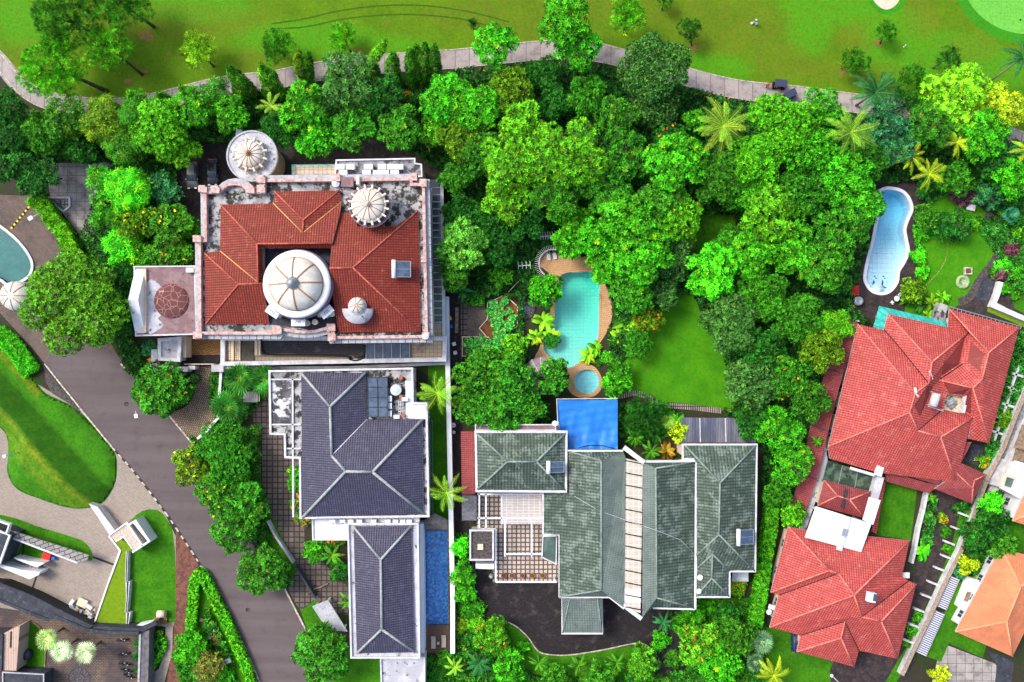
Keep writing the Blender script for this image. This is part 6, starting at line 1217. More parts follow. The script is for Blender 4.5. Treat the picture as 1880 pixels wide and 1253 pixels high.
# ------------------------------------------------ two people on the golf course
m_skin = M('skin', (.45, .26, .17), rough=.6)
def person(x, y, rot, label, shirt, trouser, hat, stride=.12):
    c = W(x, y, 0); t = empty('person', (c.x, c.y, .03), label, 'person'); ORG[t.name] = Vector((0, 0, 0))
    J = {'pel': (0, 0, .95, .13), 'ch': (0, .02, 1.25, .15), 'ne': (0, .02, 1.46, .055), 'h1': (0, .03, 1.56, .085), 'h2': (0, .04, 1.68, .095),
         'hL': (-.10, 0, .90, .10), 'kL': (-.11, .06 + stride, .50, .065), 'aL': (-.11, stride * .9, .09, .04), 'tL': (-.11, stride + .16, .04, .035), 'hR': (.10, 0, .90, .10), 'kR': (.11, .04 - stride * .4, .5, .065), 'aR': (.11, -stride, .09, .04), 'tR': (.11, .14 - stride, .04, .035),
         'sL': (-.20, .01, 1.40, .065), 'eL': (-.28, .02, 1.12, .045), 'wL': (-.20, .22, .95, .032), 'gL': (-.17, .29, .92, .03), 'sR': (.20, .01, 1.40, .065), 'eR': (.28, .04, 1.12, .045), 'wR': (.14, .24, .95, .032), 'gR': (.10, .30, .91, .03)}
    ed = 'pel-ch ch-ne ne-h1 h1-h2 pel-hL hL-kL kL-aL aL-tL pel-hR hR-kR kR-aR aR-tR ch-sL sL-eL eL-wL wL-gL ch-sR sR-eR eR-wR wR-gR'
    def grow(name, keys, mat, k=1.0, add=0.0):
        ks = [q for q in J if q in keys]; me = bpy.data.meshes.new(name); me.from_pydata([J[q][:3] for q in ks], [(ks.index(a), ks.index(d)) for a, d in (e_.split('-') for e_ in ed.split()) if a in ks and d in ks], [])
        o = bpy.data.objects.new(name, me); COL.objects.link(o); m_ = o.modifiers.new('skin', 'SKIN'); 
        for i, q in enumerate(ks): me.skin_vertices[0].data[i].radius = (J[q][3] * k + add,) * 2
        me.skin_vertices[0].data[0].use_root = True; s = o.modifiers.new('sub', 'SUBSURF'); s.levels = s.render_levels = 2
        dg = bpy.context.evaluated_depsgraph_get(); m2 = bpy.data.meshes.new_from_object(o.evaluated_get(dg)); bpy.data.objects.remove(o)
        o = bpy.data.objects.new(name, m2); m2.materials.clear(); m2.materials.append(mat); COL.objects.link(o); o.parent = t; return o
    grow('body', list(J), m_skin); grow('shirt', ['pel', 'ch', 'sL', 'sR', 'eL', 'eR'], shirt, 1.0, .022); grow('trousers', ['pel', 'hL', 'kL', 'aL', 'hR', 'kR', 'aR'], trouser, 1.0, .018)
    b = MB(); b.lathe((0, .04, 1.68), [(.17, .0), (.115, .03), (.11, .08), (.06, .13), (0, .14)], 16); b.build('hat', hat, t)
    for sx in (-1, 1): b = MB(); b.lathe((sx * .035, .125, 1.69), [(.014, -.01), (.014, .01), (0, .012)], 6); b.build('eye', m_dark, t)
    t.rotation_euler.z = rot; return t
p1 = person(1384, 44, .6, 'golfer in blue shirt and white hat standing alone on the fairway', M('blue_shirt', (.03, .12, .50)), M('pale_trousers', (.55, .55, .58)), m_whiter)
for x, y in ((1380, 44), (1388, 45)):
    b = MB(); c = W(x, y); b.lathe((c.x, c.y, .02), [(.0, 0), (.25, 0), (.22, .35), (0, .42)], 10); tag(b.build('golf_bag', m_whiter), 'small white golf bag on the grass %s the golfer in blue' % ('west of' if x < 1384 else 'east of'), 'golf bag')
person(1406, 160, -1.0, 'caddie in red shirt standing beside the golf cart on the path', m_red, m_dark, m_red)
for i, (x, y) in enumerate(((1659, 87), (1662, 84), (1873, 37))): b = MB(); c = W(x, y, .04); b.lathe((c.x, c.y, .04), [(0, 0), (.16, .05), (.1, .2), (0, .22)], 8); tag(b.build('tee_marker', m_whiter if i < 2 else m_dark), ('white marker on the fairway below the bunker', 'white marker closest to the bunker on the fairway', 'dark flag hole marker on the putting green')[i], 'marker')

cb = empty('roof_cable', (*W(1160, 950, 9).xy, 9), 'thin pale cable sagging across the long green tiled roofs', 'cable')
b = MB(); b.tube([W(1054, 911, 7.9), W(1100, 938, 9.6), W(1148, 955, 9.9), W(1208, 975, 10.4), W(1250, 992, 8.3), W(1272, 1015, 7.6)], .035, 5); b.build('cable', m_white, cb)
for x, y, lb in ((232, 742, 'round iron drain cover in the upper part of the road'), (455, 1120, 'round iron drain cover in the lower part of the road')):
    b = MB(); c = W(x, y); b.lathe((c.x, c.y, .03), [(.42, .0), (.42, .02), (.34, .02), (.34, .012), (0, .012)], 20); tag(b.build('drain_cover', m_rock), lb, 'drain cover')

# ------------------------------------------------ foliage
def leaves(P0, Nn, k, L, w_, tilt, rng, var=None, yel=.12, droop=0, ccap=None):
    """P0 (n,3) clump centres, Nn (n,3) normals -> arrays of verts (n*k*4,3), var colours"""
    n = len(P0); up = np.where(np.abs(Nn[:, 2:3]) > .9, np.array([[1., 0, 0]]), np.array([[0, 0, 1.]]))
    U = np.cross(up, Nn); U /= np.linalg.norm(U, axis=1, keepdims=True); V = np.cross(Nn, U)
    a = (np.arange(k) / k * 2 * np.pi)[None, :] + rng.uniform(0, 6.28, (n, 1)) + rng.normal(0, .25, (n, k))
    t = rng.uniform(tilt[0], tilt[1], (n, k))
    D = (U[:, None] * np.cos(a)[..., None] + V[:, None] * np.sin(a)[..., None]) * np.cos(t)[..., None] + Nn[:, None] * np.sin(t)[..., None]
    D[..., 2] -= droop; D /= np.linalg.norm(D, axis=2, keepdims=True)
    S_ = np.cross(D, Nn[:, None]); S_ /= np.linalg.norm(S_, axis=2, keepdims=True) + 1e-6
    Ls = (L * rng.uniform(.7, 1.25, (n, k)))[..., None]; B = P0[:, None] + D * Ls * .08
    mid = B + D * Ls * .5; q = np.stack([B, mid + S_ * w_ / 2, B + D * Ls, mid - S_ * w_ / 2], axis=2)
    vb = np.clip(rng.normal(.5, .24, (n, 1)) + rng.normal(0, .14, (n, k)), 0, 1) if var is None else var
    yy = (rng.random((n, 1)) < yel) * rng.uniform(.3, 1, (n, 1)) + rng.normal(.1, .1, (n, k)); yy = np.clip(yy, 0, 1)
    c = np.stack([vb + 0 * yy, yy + 0 * vb], axis=2)
    return q.reshape(-1, 3), np.repeat(c.reshape(-1, 2), 4, axis=0)
def quads(name, V, C, mat, o=None):
    me = bpy.data.meshes.new(name); n = len(V); m = n // 4
    me.vertices.add(n); me.vertices.foreach_set('co', V.astype(np.float32).ravel()); me.loops.add(n); me.loops.foreach_set('vertex_index', np.arange(n, dtype=np.int32))
    me.polygons.add(m); me.polygons.foreach_set('loop_start', np.arange(0, n, 4, dtype=np.int32)); me.polygons.foreach_set('loop_total', np.full(m, 4, dtype=np.int32))
    at = me.color_attributes.new('var', 'FLOAT_COLOR', 'POINT'); cc = np.ones((n, 4), dtype=np.float32); cc[:, :2] = C; cc[:, 2] = 0; at.data.foreach_set('color', cc.ravel())
    me.materials.append(mat); me.update(calc_edges=True); me.validate(); return me
STY = {  # k leaves, length, width, tilt, clump spacing, yellow share, droop
 'rosette': (8, .50, .20, (.05, .6), .60, .04, 0), 'fine': (7, .34, .14, (.0, .9), .40, .04, 0), 'broccoli': (9, .24, .12, (.2, 1.2), .30, .06, 0),
 'feather': (12, .62, .07, (.3, 1.2), .58, .06, 0), 'bamboo': (7, .80, .10, (-.3, .5), .55, .15, .35), 'open': (7, .50, .16, (.0, .7), .62, .08, 0), 'glossy': (8, .44, .24, (.1, .7), .52, .05, 0)}
CR = {}
def crown_mesh(style, size, var):
    """dome of overlapping lobes, radius `size`, base plane at z=0"""
    key = (style, size, var)
    if key in CR: return CR[key]
    rng = np.random.default_rng(abs(hash((style, size * 10, var))) % 9999 if 0 else (len(style) * 131 + ord(style[0]) * 17 + int(size * 10) * 7 + var * 997)); R = size
    k, L, w_, tilt, sp, yel, dr = STY[style]; sc = 1.0 if R > 1.9 else .75
    L *= sc; w_ *= sc; sp *= sc
    nl = int(6 + R * (3.2 if style != 'broccoli' else 4)); lob = []
    for i in range(nl):
        rr = R * math.sqrt((i + .3) / nl) * .80; a = i * 2.399 + rng.uniform(-.5, .5); h = math.sqrt(max(0, 1 - (rr / R) ** 2)) * R * .62
        lr = R * rng.uniform(.20, .36) if R > 2 else R * rng.uniform(.35, .5)
        lob.append((rr * math.cos(a), rr * math.sin(a), h * rng.uniform(.7, 1.05) + R * .05, lr))
    Pn, Nn = [], []
    for (x, y, z, lr) in lob:
        n = int(2.9 * math.pi * lr * lr / (sp * sp)) + 4
        d = rng.normal(size=(n, 3)); d /= np.linalg.norm(d, axis=1, keepdims=True); d[:, 2] = np.where(d[:, 2] < -.25, -d[:, 2], d[:, 2])
        rad = lr * rng.uniform(.80, 1.06, (n, 1)) * (1 + .12 * np.sin(d[:, :1] * 9 + x) * np.cos(d[:, 1:2] * 8)); p = np.array([[x, y, z]]) + d * rad
        keep = np.ones(n, bool)
        for (x2, y2, z2, l2) in lob:
            if (x2, y2) != (x, y): keep &= np.linalg.norm(p - np.array([[x2, y2, z2]]), axis=1) > l2 * .72
        Pn.append(p[keep]); Nn.append(d[keep] * .8 + np.array([[0, 0, .55]]))
    m = int(3.14 * R * R / (sp * sp) * .28); a = rng.uniform(0, 6.28, m); r = R * .82 * np.sqrt(rng.random(m)); Pn.append(np.stack([r * np.cos(a), r * np.sin(a), R * .35 * np.sqrt(1 - (r / R) ** 2)], 1)); Nn.append(np.tile([0, 0, 1.], (m, 1)))
    P0 = np.concatenate(Pn); N0 = np.concatenate(Nn); N0 /= np.linalg.norm(N0, axis=1, keepdims=True)
    V, C = leaves(P0, N0, k, L, w_, tilt, rng, yel=yel, droop=dr)
    # limbs inside the crown
    me = quads('crown', V, C, m_leaf); CR[key] = (me, lob); return CR[key]
def trunk_mesh(key, base, top, R, lob, wood=None, r0=None):
    b = MB(); B = Vector(base); T = Vector(top); r0 = r0 or max(.1, R * .055)
    mid = (B + T) / 2 + Vector((R * .03, -R * .02, 0)); b.tube([B, mid, T], [r0 * 1.3, r0, r0 * .75], 8)
    for (x, y, z, lr) in lob[::max(1, len(lob) // 7)]:
        e_ = T + Vector((x, y, z)) * .95; m_ = T + (e_ - T) * .5 + Vector((0, 0, -.1 * R)); b.tube([T, m_, e_], [r0 * .5, r0 * .3, r0 * .1], 5, False)
    return b
SIZES = [1.0, 1.5, 2.2, 3.0, 4.0, 5.0, 6.2, 7.6]
TR = {}; cnt = {}
def tree(x, y, r, h, style, col, label, base=None, flower=None, group=None, name=None, sq=1.0, cat='tree', trunk=True):
    """x,y,r in photo pixels measured on the crown; h = crown top height"""
    zc = h * .72; k = (H - zc) / H; R = r * S * k; c = W(x, y, zc)
    size = min(SIZES, key=lambda q: abs(math.log(q / R))); cnt[style] = cnt.get(style, 0) + 1; var = cnt[style] % 3
    me, lob = crown_mesh(style, size, var); f = R / size; zb = max(.25, h - R * .72) if trunk else 0
    bx = W(*base) if base else Vector((c.x, c.y, 0)); t = empty(name or 'tree', (bx.x, bx.y, 0), label, cat, group)
    cr = bpy.data.objects.new('crown' if trunk else (name or 'shrub'), me); COL.objects.link(cr)
    rng = random.Random(int(x * 7 + y)); cr.rotation_euler.z = rng.uniform(0, 6.28); cr.scale = (f, f, f * sq)
    cr.color = (*[q * rng.uniform(.9, 1.1) for q in col], 1)
    if not trunk:
        bpy.data.objects.remove(t); cr.location = (c.x, c.y, 0.02); tag(cr, label, cat, group)
        if flower: add_flowers(cr, me, lob, f, flower, size, cr)
        return cr
    cr.parent = t; cr.location = (c.x - bx.x, c.y - bx.y, zb)
    b = MB(); r0 = max(.10, R * .05); T = Vector((c.x - bx.x, c.y - bx.y, zb + .1 * R))
    b.tube([(0, 0, 0), T * .5 + Vector((0, 0, .0)), T], [r0 * 1.4, r0, r0 * .8], 8)
    ca, sa = math.cos(cr.rotation_euler.z), math.sin(cr.rotation_euler.z)
    tw = style == 'open'
    for (lx, ly, lz, lr) in lob[::(1 if tw else max(1, len(lob) // 9))]:
        e_ = Vector((c.x - bx.x + (lx * ca - ly * sa) * f, c.y - bx.y + (lx * sa + ly * ca) * f, zb + lz * f * sq + lr * f * (1.0 if tw else .6))); m_ = T + (e_ - T) * .5 + Vector((0, 0, -.06 * R)); b.tube([T, m_, e_], [r0 * .55, r0 * .35, r0 * .12], 5, False)
        if tw and rng.random() < .75:
            for _ in range(3): b.tube([m_ + (e_ - m_) * .5, e_ + Vector((rng.uniform(-1, 1), rng.uniform(-1, 1), rng.uniform(.0, .35))) * lr * f * .9], [r0 * .2, .02], 4, False)
    ORG[t.name] = Vector((0, 0, 0)); o = b.build('trunk', m_trunkg if tw else m_trunk, t)
    if flower: add_flowers(t, me, lob, f, flower, size, cr)
    return t
def add_flowers(t, me, lob, f, flower, size, cr):
    colr, nfl = flower; rng = np.random.default_rng(int(abs(t.location.x) * 10)); P0 = []
    for i in range(nfl):
        x, y, z, lr = lob[rng.integers(len(lob))]; d = rng.normal(size=3); d[2] = abs(d[2]) + .4; d /= np.linalg.norm(d); P0.append(np.array([x, y, z]) + d * lr * 1.04)
    P0 = np.array(P0); m = len(P0); V, C = leaves(P0, np.tile([0, 0, 1.], (m, 1)), 6, .26 / f, .16 / f, (.1, .9), rng)
    fo_ = bpy.data.objects.new('blossoms', quads('blossoms', V, C, m_leaf)); COL.objects.link(fo_); fo_.color = (*colr, 1)
    fo_.parent = cr.parent if cr.parent else cr
    if cr.parent: fo_.location = cr.location; fo_.rotation_euler = cr.rotation_euler; fo_.scale = cr.scale
def column(x, y, tx, ty, r, h, col, label, group='columnar trees beside the path'):
    """columnar tree: base and tip in pixels"""
    a = W(x, y); b_ = W(tx, ty, h); t = empty('columnar_tree', (a.x, a.y, 0), label, 'tree', group); rng = np.random.default_rng(int(x + y)); R = r * S * .95
    D = np.array(b_ - a); n = int(h * R * 42); s = rng.random(n) ** .85; ang = rng.uniform(0, 6.28, n); env = R * np.clip(np.sin(np.pi * np.clip(s * .92 + .08, 0, 1)) ** .5, .15, 1) * np.where(s > .8, (1 - s) * 4 + .2, 1)
    bend = np.sin(s * math.pi) * h * .05 * (1 if x % 2 else -1)
    P0 = np.stack([D[0] * s + env * np.cos(ang) + bend, D[1] * s + env * np.sin(ang), .6 + (h - .6) * s], 1)
    Nn = np.stack([np.cos(ang) * .7, np.sin(ang) * .7, np.full(n, .7)], 1); V, C = leaves(P0, Nn / np.linalg.norm(Nn, axis=1, keepdims=True), 6, .55, .14, (-.2, .6), rng, yel=.2, droop=.4)
    cr = bpy.data.objects.new('crown', quads('crown', V, C, m_leaf)); COL.objects.link(cr); cr.parent = t; cr.color = (*col, 1)
    b = MB(); b.tube([(0, 0, 0), D * .5, D * .96], [.16, .12, .04], 7); ORG[t.name] = Vector((0, 0, 0)); b.build('trunk', m_trunk, t)
def palm(x, y, r, h, nfr, col, label, base=None, lw=.10, droop=1.15, cat='palm', group=None, fan=False, leafl=None, yelf=.15, crown_col=None, name='palm_tree'):
    lw = lw if fan else lw * .42; nfr = nfr if fan else int(nfr * .62)
    c = W(x, y, h); bx = W(*base) if base else Vector((c.x, c.y, 0)); t = empty(name, (bx.x, bx.y, 0), label, cat, group); ORG[t.name] = Vector((0, 0, 0))
    rng = np.random.default_rng(int(x * 3 + y)); R = r * S * (H - h) / H; D = c - bx; D.z = h
    b = MB(); tr = .16 if h > 4 else .12; b.tube([(0, 0, 0), (D.x * .4, D.y * .4, h * .45), (D.x, D.y, h - .2)], [tr * 1.5, tr, tr * .9], 8); b.build('trunk', m_trunkg, t)
    VV, CC = [], []
    for i in range(nfr):
        a = 2.399 * i + rng.uniform(-.15, .15); el = .15 + .9 * (i / nfr) ** 1.3; Lf = R * rng.uniform(.88, 1.15) / math.cos(el * .35); m = 22
        s = np.linspace(0, 1, m); hx = Lf * s * math.cos(el) * (1 - .08 * s * s); hz = Lf * (s * math.sin(el) - droop * .42 * s ** 2.2); side = rng.normal(0, .12) * Lf * s ** 2
        ca, sa = math.cos(a), math.sin(a); Pc = np.stack([hx * ca - side * sa, hx * sa + side * ca, hz], 1) + np.array([D.x, D.y, h])
        T = np.gradient(Pc, axis=0); T /= np.linalg.norm(T, axis=1, keepdims=True); Sd = np.cross(T, [0, 0, 1.]); Sd /= np.linalg.norm(Sd, axis=1, keepdims=True); Up = np.cross(Sd, T)
        vb = rng.uniform(.3, .75); ye = rng.uniform(0, .2) + (rng.random() < yelf) * .35
        if fan:
            hub = Pc[int(m * .45)]; Tt = T[int(m * .45)]; Ss = Sd[int(m * .45)]; Uu = Up[int(m * .45)]
            for q in np.linspace(-2.1, 2.1, 15):
                d = Tt * math.cos(q) + Ss * math.sin(q) + Uu * .12 - np.array([0, 0, .15]); l = Lf * .55; sn = np.cross(d, Uu) * lw * 1.3
                VV += [hub, hub + d * l * .55 + sn, hub + d * l, hub + d * l * .55 - sn]; CC += [(vb + rng.normal(0, .12), ye)] * 4
            w0 = Ss * .04; VV += [Pc[0] - w0, hub - w0, hub + w0, Pc[0] + w0]; CC += [(.8, .6)] * 4
            continue
        for j in range(1, m):
            wdt = Lf * (leafl or .155) * math.sin(math.pi * min(1, .12 + .86 * s[j])) ** .7
            for sg in (-1, 1):
                d = Sd[j] * sg * .86 + T[j] * .55 - np.array([0, 0, .32]) + Up[j] * .1; d /= np.linalg.norm(d); l = wdt * rng.uniform(.85, 1.15); sn = T[j] * lw
                VV += [Pc[j], Pc[j] + d * l * .4 + sn, Pc[j] + d * l, Pc[j] + d * l * .4 - sn]; CC += [(vb + rng.normal(0, .08), ye)] * 4
        for j in range(0, m - 1, 2):
            j2 = min(j + 2, m - 1); w0 = Sd[j] * .045 * (1.2 - s[j]); z_ = np.array([0, 0, .03]); VV += [Pc[j] - w0 + z_, Pc[j2] - w0 * .8 + z_, Pc[j2] + w0 * .8 + z_, Pc[j] + w0 + z_]; CC += [(.78, .6)] * 4
    cr = bpy.data.objects.new('crown', quads('crown', np.array(VV), np.clip(np.array(CC), 0, 1), m_leafs)); COL.objects.link(cr); cr.parent = t; cr.color = (*col, 1); return t
def banana(x, y, r, col, label, n=9, h=2.2, lw=.22, group=None, name='broad_leaved_plant', cat='plant', yel=.15):
    """clump of long paddle leaves"""
    c = W(x, y, h * .6); rng = np.random.default_rng(int(x * 5 + y)); R = r * S; VV, CC = [], []
    for i in range(n):
        a = 2.399 * i + rng.uniform(-.3, .3); el = rng.uniform(.3, 1.0); L = R * rng.uniform(.8, 1.15); m = 7; s = np.linspace(0, 1, m)
        hx = L * s; hz = .4 + L * (math.sin(el) * s * 1.1 - .7 * s ** 2.2); Pc = np.stack([hx * math.cos(a), hx * math.sin(a), hz], 1); Sd = np.array([-math.sin(a), math.cos(a), 0]); ww = L * lw * np.sin(np.pi * np.clip(s * .9 + .08, 0, 1)) ** .8
        vb = rng.uniform(.3, .8); ye = rng.uniform(0, .3) + (rng.random() < yel) * .7
        for j in range(m - 1):
            for sg in (-1, 1):
                z0 = np.array([0, 0, -.15 * ww[j]]); z1 = np.array([0, 0, -.15 * ww[j + 1]])
                VV += [Pc[j], Pc[j] + Sd * sg * ww[j] - z0, Pc[j + 1] + Sd * sg * ww[j + 1] - z1, Pc[j + 1]]; CC += [(vb + rng.normal(0, .06) + .12 * sg, ye)] * 4
    o = bpy.data.objects.new(name, quads(name, np.array(VV), np.clip(np.array(CC), 0, 1), m_leafs)); COL.objects.link(o); o.location = (c.x, c.y, .02); o.color = (*col, 1); return tag(o, label, cat, group)
def leafmass(name, polys, sp, hz, col, label=None, cat=None, kind='stuff', L=.42, w_=.2, k=7, excl=(), yel=.1, seed=1, z0=0, hedge=0):
    rng = np.random.default_rng(seed); Pn = []
    for pts in polys:
        p = WP(pts); x0, x1 = min(q[0] for q in p), max(q[0] for q in p); y0, y1 = min(q[1] for q in p), max(q[1] for q in p)
        gx, gy = np.meshgrid(np.arange(x0, x1, sp), np.arange(y0, y1, sp)); gx = gx.ravel() + rng.uniform(-sp, sp, gx.size) * .5; gy = gy.ravel() + rng.uniform(-sp, sp, gy.size) * .5
        for X, Y in zip(gx, gy):
            if inside(X, Y, p) and not any(inside(X, Y, e_) for e_ in excl): Pn.append((X, Y))
        if hedge:
            for a, d in zip(p, p[1:] + p[:1]):
                L_ = (d - a).length; nn = int(L_ * hedge * 5)
                for _ in range(nn): t_ = rng.random(); q = a + (d - a) * t_; Pn.append((q.x, q.y, rng.uniform(.1, 1) * hz[0]))
    A = np.array([(q[0], q[1]) for q in Pn]); Z = np.array([q[2] if len(q) > 2 else -1 for q in Pn]); X, Y = A[:, 0], A[:, 1]
    f = .5 + .25 * np.sin(X * .9 + 2 * np.sin(Y * .37)) + .25 * np.sin(Y * 1.1 + 2 * np.sin(X * .41)); zz = hz[0] + (hz[1] - hz[0]) * f + rng.uniform(-.12, .12, len(X)); zz = np.where(Z >= 0, Z, zz)
    P0 = np.stack([X, Y, zz + z0], 1); Nn = rng.normal(0, .35, (len(X), 3)); Nn[:, 2] = 1; Nn /= np.linalg.norm(Nn, axis=1, keepdims=True)
    V, C = leaves(P0, Nn, k, L, w_, (.0, .8), rng, yel=yel); c = V.mean(0); c[2] = 0
    o = bpy.data.objects.new(name, quads(name, V - c, C, m_leaf)); COL.objects.link(o); o.location = c; o.color = (*col, 1); return tag(o, label, cat, kind=kind)
